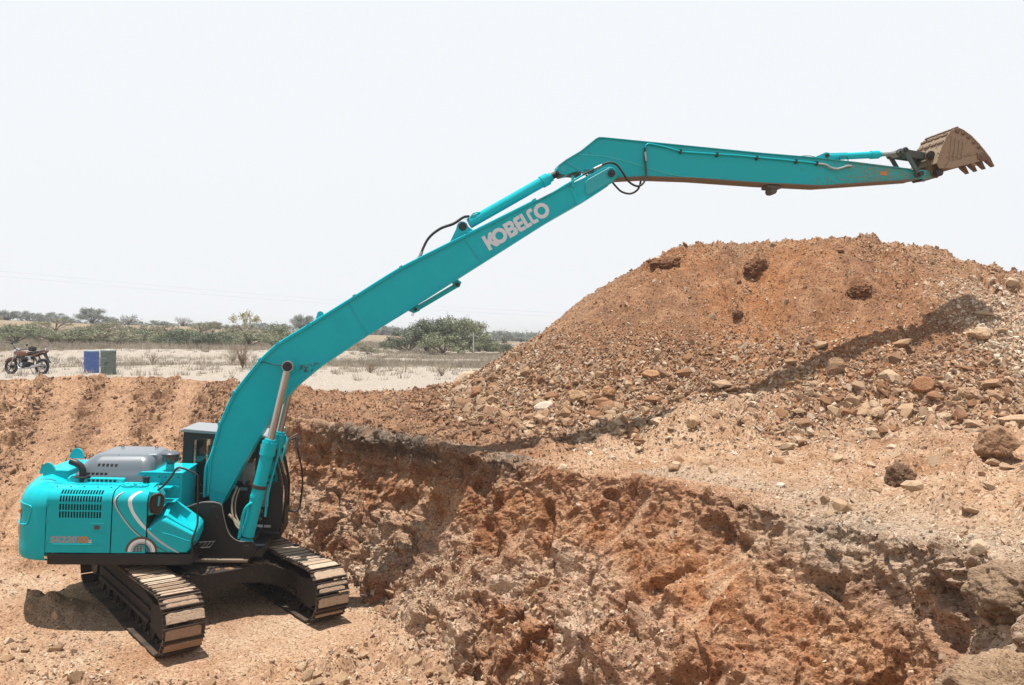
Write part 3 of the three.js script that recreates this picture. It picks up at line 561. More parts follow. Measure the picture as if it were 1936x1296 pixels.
{ // ---- undercarriage, turned toward the camera
  const rad = 0.385, half = 1.80, cy = 0.455, G = 1.195, W = 0.3, N = 50, pathL = 4 * half + 2 * Math.PI * rad;
  const onPath = (s) => { // centre line of the chain: top run forward, then round the front idler, back along the ground
    s = ((s % pathL) + pathL) % pathL;
    if (s < 2 * half) { const t = s / (2 * half); return [-half + s, cy + rad - 0.035 * Math.sin(t * Math.PI), 0]; }
    s -= 2 * half; if (s < Math.PI * rad) { const a = s / rad; return [half + Math.sin(a) * rad, cy + Math.cos(a) * rad, -a]; }
    s -= Math.PI * rad; if (s < 2 * half) return [half - s, cy - rad, -Math.PI];
    s -= 2 * half; const a = s / rad; return [-half - Math.sin(a) * rad, cy - Math.cos(a) * rad, -Math.PI - a];
  };
  // a shoe: plate with three grousers and bolt pads, steel at the ends, dried mud packed between
  const shoeGeo = merge([box(-0.098, 0.094, 0.03, 0.048, -W, W), box(-0.096, -0.078, 0.046, 0.078, -W, W), box(-0.012, 0.006, 0.046, 0.072, -W, W), box(0.070, 0.088, 0.046, 0.076, -W, W), box(-0.10, -0.02, -0.03, 0.03, -0.13, -0.08), box(-0.10, -0.02, -0.03, 0.03, 0.08, 0.13)]);
  const shoeSteel = [std(col(1, 1, 1), 0.7, 0.15, { map: speck(21, '#4a3c31', [[300, 2, 18, '#7d624b', 0.6], [160, 2, 9, '#1d1a18', 0.7]]) }), std(col(1, 1, 1), 0.7, 0.15, { map: speck(22, '#332a24', [[240, 2, 18, '#6b5442', 0.5], [200, 2, 9, '#161413', 0.7]]) })];
  const mudMats = ['#aa937c', '#9a8069', '#b5a18b'].map((c, i) => std(col(1, 1, 1), 0.96, 0, { map: speck(31 + i, c, [[300, 2, 14, '#8c6a4d', 0.4], [300, 1, 8, '#d0b597', 0.5], [60, 2, 9, '#5c4635', 0.5]]), bumpMap: gritBump, bumpScale: 0.012 }));
  const rm = rng(77);
  const mudGeo = [...Array(8)].map((_, q) => merge((q < 3 ? [[-0.078, 0.070]] : [[-0.079, -0.009], [0.004, 0.073]]).filter((v, i) => q < 6 || i === q % 2).map(([y0, y1]) => { // dried mud packed between the grousers, with ragged ends
    const pts = [], a = -W + 0.015 + rm() * 0.07, b = W - 0.015 - rm() * (q > 4 ? 0.22 : 0.07), n = 12; for (let i = 0; i <= n; i++) pts.push([lerp(a, b, i / n), y1 - rm() * 0.010 - (i === 0 || i === n ? 0.018 : 0)]); for (let i = n; i >= 0; i--) pts.push([lerp(a, b, i / n), y0 + rm() * 0.010]);
    return new THREE.ExtrudeGeometry(shapeOf(pts), { depth: (q < 3 ? 0.026 : 0.018) + rm() * 0.006, bevelEnabled: true, bevelSize: 0.004, bevelThickness: 0.005, bevelSegments: 1 }).rotateX(-Math.PI / 2).rotateY(Math.PI / 2).translate(0, 0.045, 0);
  })));
  for (const g of mudGeo) { const u = g.attributes.uv; for (let i = 0; i < u.count; i++) u.setXY(i, u.getX(i) * 0.9, u.getY(i) * 0.9); }
  for (const sd of [1, -1]) {
    const fr = [];
    // frame between the chains: a tall box with a sloping roof, guards at both ends
    const prof = [[-1.5, 0.24], [1.42, 0.24], [1.52, 0.4], [1.46, 0.6], [0.9, 0.70], [-0.9, 0.70], [-1.5, 0.6]];
    fr.push(ext(prof, -0.16, 0.16, 0.015).translate(0, 0, sd * G));
    fr.push(box(-1.3, 1.3, 0.30, 0.36, -0.21, 0.21).translate(0, 0, sd * G), box(-1.25, 1.3, 0.5, 0.53, -0.2, 0.2).translate(0, 0, sd * G));
    const tr = P('track', fr, mudSteel, sd > 0 ? 'near crawler track' : 'far crawler track');
    tr.rotation.y = -SLEW;
    for (let i = 0; i < N; i++) {
      const [x, y, a] = onPath(i * pathL / N), top = y > cy;
      const sh = part('track_shoe', shoeGeo, shoeSteel[i % 3 ? 0 : 1], tr); sh.position.set(x, y, sd * G); sh.rotation.z = a;
      if (i) sh.name = 'track_shoe_' + String(i).padStart(3, '0');
      const muddy = top ? rm() < 0.96 : x > half && rm() < 0.85;
      if (muddy) { const md = part('mud_cake', mudGeo[top ? (rm() < 0.35 ? Math.floor(rm() * 3) : 3 + Math.floor(rm() * 3)) : Math.floor(rm() * 7)], mudMats[Math.floor(rm() * 3)], tr); md.position.set(x, y, sd * G); md.rotation.z = a; }
    }
    for (const z0 of [-0.09, 0.06]) part('chain_link', merge([ext([[-half, cy - 0.33], [half, cy - 0.33], [half, cy - 0.27], [-half, cy - 0.27]], z0, z0 + 0.03), ext([[-half, cy + 0.27], [half, cy + 0.27], [half, cy + 0.33], [-half, cy + 0.33]], z0, z0 + 0.03)]).translate(0, 0, sd * G), steelDark, tr);
    part('idler', [cyl([half, cy, -0.05], [half, cy, 0.05], 0.33, 0.33, 32), cyl([half, cy, -0.16], [half, cy, 0.16], 0.12, 0.12, 20), box(1.3, half + 0.05, cy - 0.09, cy + 0.09, -0.17, -0.11), box(1.3, half + 0.05, cy - 0.09, cy + 0.09, 0.11, 0.17), ext([[1.35, 0.62], [half + 0.05, 0.70], [half + 0.28, 0.55], [half + 0.26, 0.36], [half, 0.2], [1.4, 0.28]], 0.165, 0.185), ext([[1.35, 0.62], [half + 0.05, 0.70], [half + 0.28, 0.55], [half + 0.26, 0.36], [half, 0.2], [1.4, 0.28]], -0.185, -0.165)].map((g) => g.clone().translate(0, 0, sd * G)), mudSteel, tr);
    const teeth = []; for (let i = 0; i < 21; i++) { const a = i / 21 * 6.283; teeth.push(box(-0.03, 0.03, 0.28, 0.345, -0.03, 0.03).rotateZ(a).translate(-half, cy, 0)); }
    part('sprocket', [cyl([-half, cy, -0.035], [-half, cy, 0.035], 0.30, 0.30, 32), cyl([-half, cy, -0.17], [-half, cy, 0.17], 0.2, 0.2, 24), ...teeth].map((g) => g.clone().translate(0, 0, sd * G)), steelDark, tr);
    for (let i = 0; i < 8; i++) { const x = -1.35 + i * 0.385; part('roller', merge([cyl([x, 0.205, -0.15], [x, 0.205, 0.15], 0.085, 0.085, 16), cyl([x, 0.205, -0.15], [x, 0.205, -0.10], 0.11, 0.11, 16), cyl([x, 0.205, 0.10], [x, 0.205, 0.15], 0.11, 0.11, 16)]).translate(0, 0, sd * G), steelDark, tr); }
    for (const x of [-0.6, 0.6]) part('carrier_roller', cyl([x, 0.74, -0.12], [x, 0.74, 0.12], 0.07, 0.07, 14).translate(0, 0, sd * G), steelDark, tr);
  }
  // car body: centre drum, and two arched cross beams that reach out to the tracks
  const beam = (a0, a1) => { const s = new THREE.Shape(); s.moveTo(-1.1, 0.26); s.lineTo(-1.1, 0.60); s.lineTo(-0.62, 0.80); s.lineTo(0.62, 0.80); s.lineTo(1.1, 0.60); s.lineTo(1.1, 0.26); s.quadraticCurveTo(0.62, 0.57, 0, 0.58); s.quadraticCurveTo(-0.62, 0.57, -1.1, 0.26); return new THREE.ExtrudeGeometry(s, { depth: a1 - a0, bevelEnabled: true, bevelSize: 0.012, bevelThickness: 0.012, bevelSegments: 1, curveSegments: 12 }).rotateY(-Math.PI / 2).translate(a1, 0, 0); };
  const cb = P('car_body', [beam(0.55, 1.0), beam(-1.0, -0.55), box(-0.8, 0.8, 0.50, 0.84, -0.66, 0.66, 0.03), cyl([0, 0.8, 0], [0, 0.93, 0], 0.68, 0.68, 40), cyl([0, 0.9, 0], [0, 1.0, 0], 0.60, 0.60, 40)], mudSteel); cb.rotation.y = -SLEW;
  const rr = rng(5), dirt = []; for (let i = 0; i < 60; i++) { const z = (rr() - 0.5) * 1.9, a = 0.60 + rr() * 0.36, y = 0.80 - Math.max(0, Math.abs(z) - 0.62) * 0.41 + 0.012; dirt.push(STONES[i % 10].clone().scale(0.05 + rr() * 0.16, 0.02 + 0.03 * rr(), 0.05 + rr() * 0.16).translate(a, y, z)); }
  const dp = part('spilled_earth', dirt, dirtMat, cb); dp.userData.label = 'earth lying on the cross beam';
}

// ---- upper structure
// the bent side skin: u along the machine, s up the side, over a rounded shoulder and in across the top
const ZS = 1.335, YB = 1.215, YK = 2.015, RS = 0.17;
function skin(s) { // s in metres from the lower edge -> [y, z, ny, nz]
  const a = YK - YB; if (s <= a) return [YB + s, ZS, 0, 1];
  const q = (s - a) / RS; if (q <= Math.PI / 2) return [YK + Math.sin(q) * RS, ZS - RS + Math.cos(q) * RS, Math.sin(q), Math.cos(q)];
  return [YK + RS + (q - Math.PI / 2) * RS * 0.12, ZS - RS - (q - Math.PI / 2) * RS, 0.99, 0.1];
}
function sheet(x0, x1, s0, s1, holes = [], off = 0, thick = 0.02) { // the skin between these limits, with rectangular holes cut through
  const xs = new Set([x0, x1]), ss = new Set([s0, s1]); for (const [a, b, c, d] of holes) { xs.add(a); xs.add(b); ss.add(c); ss.add(d); }
  for (let s = s0; s < s1; s += 0.03) ss.add(s);
  const sortU = (S) => [...S].sort((a, b) => a - b).filter((v, i, A) => !i || v - A[i - 1] > 1e-6), X = sortU(xs), S = sortU(ss), pos = [], nor = [], uv = [];
  const pt = (x, s, o) => { const [y, z, ny, nz] = skin(s); return { p: [x, y + ny * o, z + nz * o], n: [0, ny, nz], t: [x, s] }; };
  const quad = (a, b, c, d, n) => { for (const k of [a, b, c, a, c, d]) { pos.push(...k.p); nor.push(...(n ?? k.n)); uv.push(...k.t); } };
  const isHole = (x, s) => holes.some(([a, b, c, d]) => x > a && x < b && s > c && s < d);
  for (let i = 0; i + 1 < X.length; i++) for (let j = 0; j + 1 < S.length; j++) { if (isHole((X[i] + X[i + 1]) / 2, (S[j] + S[j + 1]) / 2)) continue; quad(pt(X[i], S[j], off), pt(X[i + 1], S[j], off), pt(X[i + 1], S[j + 1], off), pt(X[i], S[j + 1], off)); }
  const lip = (x0, x1, s0, s1, f) => { quad(pt(x0, s0, off - thick), pt(x0, s0, off), pt(x0, s1, off), pt(x0, s1, off - thick), [f, 0, 0]); quad(pt(x1, s0, off), pt(x1, s0, off - thick), pt(x1, s1, off - thick), pt(x1, s1, off), [-f, 0, 0]); quad(pt(x0, s0, off - thick), pt(x1, s0, off - thick), pt(x1, s0, off), pt(x0, s0, off), [0, f, 0]); quad(pt(x0, s1, off), pt(x1, s1, off), pt(x1, s1, off - thick), pt(x0, s1, off - thick), [0, -f, 0]); };
  for (const [a, b, c, d] of holes) lip(a, b, c, d, 1);
  lip(x0, x1, s0, s1, -1);
  const g = new THREE.BufferGeometry(); g.setAttribute('position', new THREE.Float32BufferAttribute(pos, 3)); g.setAttribute('normal', new THREE.Float32BufferAttribute(nor, 3)); g.setAttribute('uv', new THREE.Float32BufferAttribute(uv, 2)); return g;
}
function wrap(geo, off) { // lays a flat decal (x, s) on the skin
  const p = geo.attributes.position; for (let i = 0; i < p.count; i++) { const [y, z, ny, nz] = skin(p.getY(i)), o = off + p.getZ(i); p.setXYZ(i, p.getX(i), y + ny * o, z + nz * o); } geo.computeVertexNormals(); return geo;
}
const SMAX = (YK - YB) + RS * Math.PI / 2 + 0.36;
{
  // inner dark structure behind the skin
  P('machine_frame', [box(-2.12, 0.02, 1.02, 1.20, 0.45, 1.325, 0.025), box(-2.12, -0.66, 1.18, 2.0, -1.28, 1.28), box(-2.1, 1.0, 0.96, 1.1, -0.62, 0.62), box(-2.12, 1.15, 1.02, 1.16, -1.3, -0.3, 0.02), box(-0.1, 0.74, 0.945, 0.965, 0.47, 0.59)], black);
  // rear door with four rows of louvre slots
  const slots = []; const rowY = [[0.545, 0.64], [0.665, 0.755], [0.795, 0.885], [0.915, 1.005]].map(([a, b]) => [a, b]);
  for (const [a, b] of rowY) for (let i = 0; i < 15; i++) { const x = -1.965 + i * 0.0418; slots.push([x, x + 0.024, a, b]); }
  const d1 = P('side_door', sheet(-2.145, -1.205, 0.0, SMAX - 0.18, slots), paint, 'side door with four rows of louvre slots');
  part('door_handle', [box(-1.50, -1.30, 1.66, 1.672, 1.33, 1.345), box(-1.46, -1.35, 1.58, 1.65, 1.334, 1.343)], paintWorn, d1);
  part('latch', [box(-1.445, -1.365, 1.585, 1.645, 1.342, 1.349)], darkGrey, d1);
  part('pressed_rib', [box(-2.04, -1.30, 1.335, 1.352, 1.33, 1.345, 0.005), box(-1.50, -1.29, 1.535, 1.548, 1.33, 1.343, 0.004)], paint, d1);
  part('louvre_core', box(-2.0, -1.32, 1.6, 1.98, 1.27, 1.29), black, d1);
  part('hinge', [1.36, 1.70, 1.95].map((y) => cyl([-2.138, y - 0.03, 1.34], [-2.138, y + 0.03, 1.34], 0.009, 0.009, 8)), paintWorn, d1);
  part('bolt', [-2.1, -1.9, -1.7, -1.5, -1.3].map((x) => cyl([x, 2.19, 1.10], [x, 2.202, 1.10], 0.012, 0.012, 6)), steelDark, d1);
  const d2 = P('side_door', sheet(-1.188, -0.680, 0.0, SMAX), paint, 'side door with silver swoosh stripes');
  // swoosh stripes and the half globe, printed film on the doors and the tool box
  const band = (outer, inner) => { const A = new THREE.SplineCurve(outer.map(([x, y]) => new THREE.Vector2(x, y))).getPoints(40), B = new THREE.SplineCurve(inner.map(([x, y]) => new THREE.Vector2(x, y))).getPoints(40), pos = [], idx = []; A.forEach((a, i) => pos.push(a.x, a.y, 0, B[i].x, B[i].y, 0)); for (let i = 0; i < 40; i++) idx.push(2 * i, 2 * i + 2, 2 * i + 1, 2 * i + 1, 2 * i + 2, 2 * i + 3); const g = new THREE.BufferGeometry(); g.setAttribute('position', new THREE.Float32BufferAttribute(pos, 3)); g.setAttribute('uv', new THREE.Float32BufferAttribute(new Float32Array(pos.length / 3 * 2), 2)); g.setIndex(idx); return g; };
  const Y = (y) => y <= YK ? y - YB : (YK - YB) + RS * Math.asin(clamp((y - YK) / RS, 0, 1));
  const mapY = (pts) => pts.map(([x, y]) => [x, Y(y)]);
  const sA = [[-1.07, 2.16], [-1.165, 2.08], [-1.155, 1.95], [-1.06, 1.79], [-0.92, 1.61], [-0.79, 1.49], [-0.685, 1.42]], sAi = [[-1.04, 2.16], [-1.12, 2.08], [-1.115, 1.95], [-1.03, 1.80], [-0.90, 1.635], [-0.78, 1.52], [-0.685, 1.445]], sAo = [[-1.055, 2.16], [-1.14, 2.08], [-1.132, 1.95], [-1.042, 1.80], [-0.908, 1.625], [-0.784, 1.505], [-0.685, 1.432]];
  part('stripe_film', wrap(band(mapY(sA), mapY(sAo)), 0.0022), silver, d2); part('stripe_film', wrap(band(mapY(sAo), mapY(sAi)), 0.003), darkGrey, d2);
  part('stripe_film', wrap(band(mapY([[-0.84, 2.17], [-0.945, 2.10], [-0.965, 2.0], [-0.915, 1.86], [-0.81, 1.70], [-0.683, 1.57]]), mapY([[-0.78, 2.17], [-0.885, 2.09], [-0.905, 2.0], [-0.865, 1.87], [-0.77, 1.73], [-0.683, 1.625]])), 0.0022), white, d2);
  const ring = (r0, r1, a0, a1, cx, cy, m, o, par) => { const g = new THREE.RingGeometry(r0, r1, 24, 1, a0, a1 - a0); g.translate(cx, cy, o); return part('globe_film', g, m, par); };
  const brown = std(col(0.10, 0.075, 0.055), 0.6), globe = std(col(0.012, 0.13, 0.145), 0.5);
  const gz = ZS + 0.0025, gA = Math.PI - Math.acos(0.08 / 0.24);
  for (const [r0, r1, m, o] of [[0.205, 0.243, brown, 0], [0.165, 0.205, white, 0.0005], [0.135, 0.165, silver, 0.001], [0.004, 0.135, globe, 0.0005]]) ring(r0, r1, Math.acos(clamp(0.054 / r1, -1, 1)), Math.PI, -0.735, 1.235, m, gz + o, d2);
  for (let i = 0; i < 4; i++) part('globe_film', box(-0.86 + i * 0.045, -0.855 + i * 0.045, 1.24, 1.345 - Math.abs(i - 2.5) * 0.02, gz + 0.001, gz + 0.0025), silver, d2);
  for (let i = 0; i < 3; i++) part('globe_film', box(-0.855, -0.695, 1.262 + i * 0.035, 1.266 + i * 0.035, gz + 0.001, gz + 0.0027), silver, d2);
  // filler lids on top
  for (const [x, z] of [[-1.06, 1.0], [-0.885, 0.98]]) part('filler_lid', [cyl([x, 2.19, z], [x, 2.222, z], 0.125, 0.12, 28), ...[0, 1, 2, 3, 4, 5].map((i) => cyl([x + 0.1 * Math.cos(i * 1.05), 2.22, z + 0.1 * Math.sin(i * 1.05)], [x + 0.1 * Math.cos(i * 1.05), 2.234, z + 0.1 * Math.sin(i * 1.05)], 0.011, 0.011, 6))], paint, d2);
  part('filler_cap', [cyl([-0.86, 2.2, 0.82], [-0.86, 2.30, 0.82], 0.05, 0.05, 16), cyl([-0.86, 2.30, 0.82], [-0.86, 2.32, 0.82], 0.058, 0.058, 16)], black, d2);
  // deck behind the doors: sloping fascia with a row of slots, up to the engine cover
  const sl = []; for (let i = 0; i < 7; i++) sl.push(box(-1.78 + i * 0.066, -1.74 + i * 0.066, 2.215, 2.252, 0.70, 0.762));
  const fs = P('deck_panel', [ext([[0.3, 2.10], [0.80, 2.10], [0.765, 2.19], [0.752, 2.26], [0.66, 2.285], [0.3, 2.285]], 0, 0.88, 0.012).rotateY(-Math.PI / 2).translate(-1.22, 0, 0), box(-2.13, -0.68, 2.15, 2.205, 0.2, 0.95)], paint);
  for (const g of sl) part('vent_slot', g.translate(0, 0, 0.004), black, fs);
  part('vent_slot', [...Array(6)].map((_, i) => box(-1.80 + i * 0.06, -1.765 + i * 0.06, 2.284, 2.2875, 0.56, 0.66)), darkGrey, fs);
  part('warning_sticker', box(-1.315, -1.235, 2.284, 2.2878, 0.58, 0.66), std(col(0.75, 0.5, 0.25), 0.6), fs);
  part('vent_slot', [...Array(9)].map((_, i) => box(-1.95 + i * 0.068, -1.90 + i * 0.068, 2.2055, 2.2085, 0.90, 0.905)), darkGrey, fs);

  { // engine cover: a rounded, smoked-grey shell
    const secs = [[2.19, -2.06, -0.80, -0.62, 0.70, 0.16], [2.30, -2.05, -0.80, -0.62, 0.69, 0.18], [2.335, -2.02, -0.81, -0.60, 0.66, 0.2], [2.42, -1.98, -0.82, -0.59, 0.64, 0.2], [2.52, -1.90, -0.84, -0.57, 0.58, 0.2], [2.59, -1.82, -0.88, -0.55, 0.50, 0.18], [2.615, -1.75, -0.93, -0.52, 0.43, 0.16], [2.622, -1.62, -1.02, -0.44, 0.30, 0.12]];
    const M = 64, pos = [], idx = [], uv = [];
    const ringAt = ([y, x0, x1, z0, z1, r], i) => { const t = i / M * 4, k = Math.floor(t) % 4, f = t - Math.floor(t); const cx = [x1 - r, x0 + r, x0 + r, x1 - r][k], cz = [z1 - r, z1 - r, z0 + r, z0 + r][k]; const a = (k + f) * Math.PI / 2; // corner arcs; straight runs come from the step between corners
      return [cx + Math.cos(a) * r, y, cz + Math.sin(a) * r]; };
    secs.forEach((s) => { for (let i = 0; i < M; i++) { const p = ringAt(s, i); pos.push(...p); uv.push(p[0], p[2]); } });
    for (let j = 0; j + 1 < secs.length; j++) for (let i = 0; i < M; i++) { const a = j * M + i, b = j * M + (i + 1) % M; idx.push(a, a + M, b, b, a + M, b + M); }
    const top = pos.length / 3; pos.push(-1.3, 2.622, -0.1); uv.push(0, 0); for (let i = 0; i < M; i++) idx.push((secs.length - 1) * M + i, top, (secs.length - 1) * M + (i + 1) % M);
    const g = new THREE.BufferGeometry(); g.setAttribute('position', new THREE.Float32BufferAttribute(pos, 3)); g.setAttribute('uv', new THREE.Float32BufferAttribute(uv, 2)); g.setIndex(idx); g.computeVertexNormals();
    const hood = P('engine_cover', g, new THREE.MeshPhysicalMaterial({ color: col(0.105, 0.13, 0.152), roughness: 0.42, clearcoat: 0.8, clearcoatRoughness: 0.15 }), 'smoked grey engine cover');
    for (let i = 0; i < 5; i++) { part('vent_slot', box(-0.021, 0.021, -0.042, 0.042, -0.01, 0.014, 0.008).rotateX(-0.32).translate(-1.665 + i * 0.066, 2.445, 0.612), black, hood); part('vent_slot', box(-0.02, 0.02, -0.024, 0.024, -0.01, 0.012, 0.006).translate(-1.80 + i * 0.066, 2.325, 0.672), black, hood); }
    for (const [x, z] of [[-1.62, -0.35], [-1.05, -0.35], [-1.42, 0.45]]) part('lifting_ring', new THREE.TorusGeometry(0.022, 0.007, 6, 14).translate(x, z > 0 ? 2.585 : 2.64, z), steelDark, hood);
    part('hood_ridge', box(-0.30, 0.30, -0.012, 0.012, -0.05, 0.05, 0.01).rotateZ(0.02).translate(-1.15, 2.60, 0.33), std(col(0.30, 0.33, 0.36), 0.35), hood);
  }
  // exhaust
  P('exhaust_pipe', [tube([[-1.87, 2.2, 0.72], [-1.87, 2.33, 0.72], [-1.90, 2.44, 0.72], [-1.98, 2.50, 0.72], [-2.07, 2.53, 0.70]], 0.055, 14, 30), cyl([-1.87, 2.285, 0.72], [-1.87, 2.30, 0.72], 0.12, 0.11, 20)], black);
  // oil tank with the air pre-cleaner on it
  const tk = P('oil_tank', [box(-0.97, -0.34, 1.2, 2.36, -0.25, 0.68, 0.015), box(-0.985, -0.325, 2.355, 2.378, -0.26, 0.695, 0.006), box(-0.665, -0.655, 1.3, 2.33, 0.675, 0.69)], paint);
  part('bolt', [[-0.92, 2.30], [-0.40, 2.30], [-0.92, 1.9], [-0.40, 1.9], [-0.70, 2.30], [-0.60, 2.30]].map(([x, y]) => cyl([x, y, 0.68], [x, y, 0.692], 0.012, 0.012, 6)), steelDark, tk);
  part('warning_sticker', [box(-0.55, -0.45, 2.06, 2.12, 0.681, 0.683)], std(col(0.6, 0.6, 0.58), 0.6), tk);
  part('tank_bracket', ext([[-1.22, 2.2], [-0.97, 2.2], [-0.97, 2.37], [-1.0, 2.37]], 0.66, 0.68), paint, tk);
  const ac = P('air_cleaner', [cyl([-0.585, 2.37, 0.5], [-0.585, 2.50, 0.5], 0.066, 0.066, 20)], paint, 'mushroom-shaped air intake');
  part('bowl', new THREE.LatheGeometry([[0.066, 2.49], [0.10, 2.515], [0.128, 2.54], [0.135, 2.60], [0.14, 2.64]].map(([x, y]) => new THREE.Vector2(x, y)), 28).translate(-0.585, 0, 0.5), new THREE.MeshPhysicalMaterial({ color: col(0.03, 0.035, 0.035), roughness: 0.15, clearcoat: 1 }), ac);
  part('lid', new THREE.LatheGeometry([[0.143, 2.648], [0.145, 2.66], [0.135, 2.675], [0.08, 2.70], [0.02, 2.705], [0.015, 2.725], [0, 2.727]].map(([x, y]) => new THREE.Vector2(x, y)), 28).translate(-0.585, 0, 0.5), std(col(0.12, 0.14, 0.16), 0.35, 0.3), ac);
  // counterweight: a thick casting with a rounded back and shoulders
  {
    const half = [[-2.155, 1.335], [-2.30, 1.325], [-2.46, 1.27], [-2.58, 1.17], [-2.66, 1.02], [-2.74, 0.80], [-2.82, 0.52], [-2.87, 0.25], [-2.885, 0]], plan = new THREE.SplineCurve([...half, ...half.slice(0, -1).reverse().map(([x, z]) => [x, -z])].map(([x, z]) => new THREE.Vector2(x, z))).getPoints(90);
    const prof = [[0.22, 1.055], [0.10, 1.06], [0.035, 1.09], [0.005, 1.15], [0, 1.25], [0, 1.90], [0.012, 2.00], [0.05, 2.09], [0.13, 2.175], [0.24, 2.24], [0.40, 2.30], [0.62, 2.345], [0.9, 2.36]];
    const nrm = plan.map((p, i) => { const a = plan[Math.max(0, i - 1)], b = plan[Math.min(plan.length - 1, i + 1)], dx = b.x - a.x, dz = b.y - a.y, l = Math.hypot(dx, dz); return [dz / l, -dx / l]; });
    const pos = [], idx = [], uv = [], n = plan.length;
    for (const [o, y] of prof) plan.forEach((p, i) => { const end = Math.min(1, Math.min(i, n - 1 - i) / 8), x = Math.min(p.x - nrm[i][0] * o * end, -2.155), z = p.y - nrm[i][1] * o; pos.push(i === 0 || i === n - 1 ? -2.155 : x, lerp(Math.min(y, 2.193), y, sstep(-x, 2.17, 2.46)), Math.sign(z) === Math.sign(p.y) ? z : 0); uv.push(i / n * 6, y); });
    for (let j = 0; j + 1 < prof.length; j++) for (let i = 0; i + 1 < n; i++) { const a = j * n + i; idx.push(a, a + 1, a + n, a + 1, a + n + 1, a + n); }
    const g = new THREE.BufferGeometry(); g.setAttribute('position', new THREE.Float32BufferAttribute(pos, 3)); g.setAttribute('uv', new THREE.Float32BufferAttribute(uv, 2)); g.setIndex(idx); g.computeVertexNormals();
    const cw = P('counterweight', [g, box(-2.6, -2.15, 1.062, 2.1, -1.0, 1.0), box(-2.55, -2.15, 2.2, 2.352, -0.55, 0.55, 0.02)], paint);
    const eye = (x, y, z) => { const s = new THREE.Shape(); s.moveTo(-0.12, -0.05); s.lineTo(0.12, -0.05); s.quadraticCurveTo(0.10, 0.12, 0, 0.13); s.quadraticCurveTo(-0.10, 0.12, -0.12, -0.05); const h = new THREE.Path(); h.absarc(0, 0.055, 0.034, 0, 6.29); s.holes.push(h); part('lifting_eye', new THREE.ExtrudeGeometry(s, { depth: 0.04, bevelEnabled: false, curveSegments: 10 }).translate(x, y, z), paint, cw); };
    eye(-2.37, 2.385, 0.78); eye(-2.42, 2.43, -0.5);
    part('reflector', box(-0.05, 0.05, -0.03, 0.03, 0, 0.01).rotateY(-1.0).translate(-2.60, 1.815, 1.155), orange, cw);
    part('reflector', box(-0.05, 0.05, -0.03, 0.03, 0, 0.01).rotateY(-1.0).translate(-2.60, 1.745, 1.155), white, cw);
    part('warning_plate', box(-0.035, 0.035, -0.075, 0.075, 0, 0.008).rotateY(-1.2).translate(-2.665, 1.49, 1.02), orange, cw);
    part('pressed_rib', [tube([[-2.685, 1.625, 0.98], [-2.60, 1.62, 1.16], [-2.50, 1.625, 1.25], [-2.43, 1.66, 1.29], [-2.395, 1.80, 1.302], [-2.375, 1.90, 1.306], [-2.42, 1.93, 1.293], [-2.52, 1.945, 1.235], [-2.64, 1.95, 1.07]], 0.012, 8, 60)], paint, cw);
  }
  // head lamp housing and tool box at the front corner
  const hl = P('lamp_housing', [ext([[-0.672, 1.80], [-0.60, 1.81], [-0.505, 1.96], [-0.49, 2.10], [-0.53, 2.185], [-0.672, 2.20]], 1.0, 1.325, 0.03, 3), box(-0.672, -0.42, 2.17, 2.195, 0.86, 1.05), ext([[-0.45, 1.98], [-0.33, 2.18], [-0.40, 2.20], [-0.52, 2.1]], 0.86, 0.88), box(-0.56, -0.34, 1.955, 1.975, 0.80, 1.06)], paint);
  const lamp = part('headlight', ext([[-0.085, -0.14], [0.05, -0.17], [0.10, -0.05], [0.095, 0.10], [0.02, 0.16], [-0.10, 0.12], [-0.12, -0.02]], -0.03, 0.03, 0.012).rotateY(0.62).rotateZ(-0.08).translate(-0.545, 2.00, 1.30), new THREE.MeshPhysicalMaterial({ color: col(0.015, 0.014, 0.013), roughness: 0.25, clearcoat: 0.25, clearcoatRoughness: 0.05 }), hl);
  part('lamp_rim', tube([[-0.085, -0.14, 0], [0.05, -0.17, 0], [0.10, -0.05, 0], [0.095, 0.10, 0], [0.02, 0.16, 0], [-0.10, 0.12, 0], [-0.12, -0.02, 0], [-0.085, -0.14, 0]], 0.009, 6, 40, 0.3).rotateY(0.62).rotateZ(-0.08).translate(-0.535, 2.00, 1.33), std(col(0.07, 0.06, 0.05), 0.5), hl);
  part('guard_rod', cyl([-0.57, 2.27, 1.22], [-0.45, 2.06, 1.26], 0.013, 0.013, 8), steel, hl);
  {
    const ev = new Evaluator(); ev.attributes = ['position', 'normal', 'uv']; ev.useGroups = false;
    const body = new Brush(ext([[-0.668, 1.222], [-0.668, 1.78], [-0.62, 1.83], [-0.46, 1.965], [-0.40, 1.955], [0.02, 1.65], [0.055, 1.59], [0.055, 1.46], [0.0, 1.30], [-0.06, 1.222]], 0.74, 1.335, 0.035, 3)); body.updateMatrixWorld();
    const cut = new Brush(box(-0.20, 0.13, -0.11, 0.3, -0.20, 0.13).rotateZ(-0.62)); cut.position.set(-0.25, 1.82, 1.03); cut.updateMatrixWorld();
    const lean = (g) => { const p = g.attributes.position; for (let i = 0; i < p.count; i++) p.setY(i, p.getY(i) - 0.40 * Math.max(0, p.getZ(i) - 0.80) * sstep(p.getY(i), 1.40, 1.85)); g.computeVertexNormals(); return g; };
    const r = lean(ev.evaluate(body, cut, SUBTRACTION).geometry.toNonIndexed());
    const tb = P('tool_box', [r], paint, 'sloping front tool box with a step hole in its lid');
    part('lid_edge', [tube([[-0.66, 1.60, 1.337], [-0.5, 1.555, 1.337], [-0.30, 1.505, 1.337], [-0.05, 1.42, 1.337], [0.03, 1.41, 1.32]], 0.007, 6)], paint, tb);
    part('vent_slot', [0, 1, 2, 3].map((i) => box(0.018, 0.026, 1.345 + i * 0.03, 1.357 + i * 0.03, 1.1, 1.26).rotateZ(0)), black, tb);
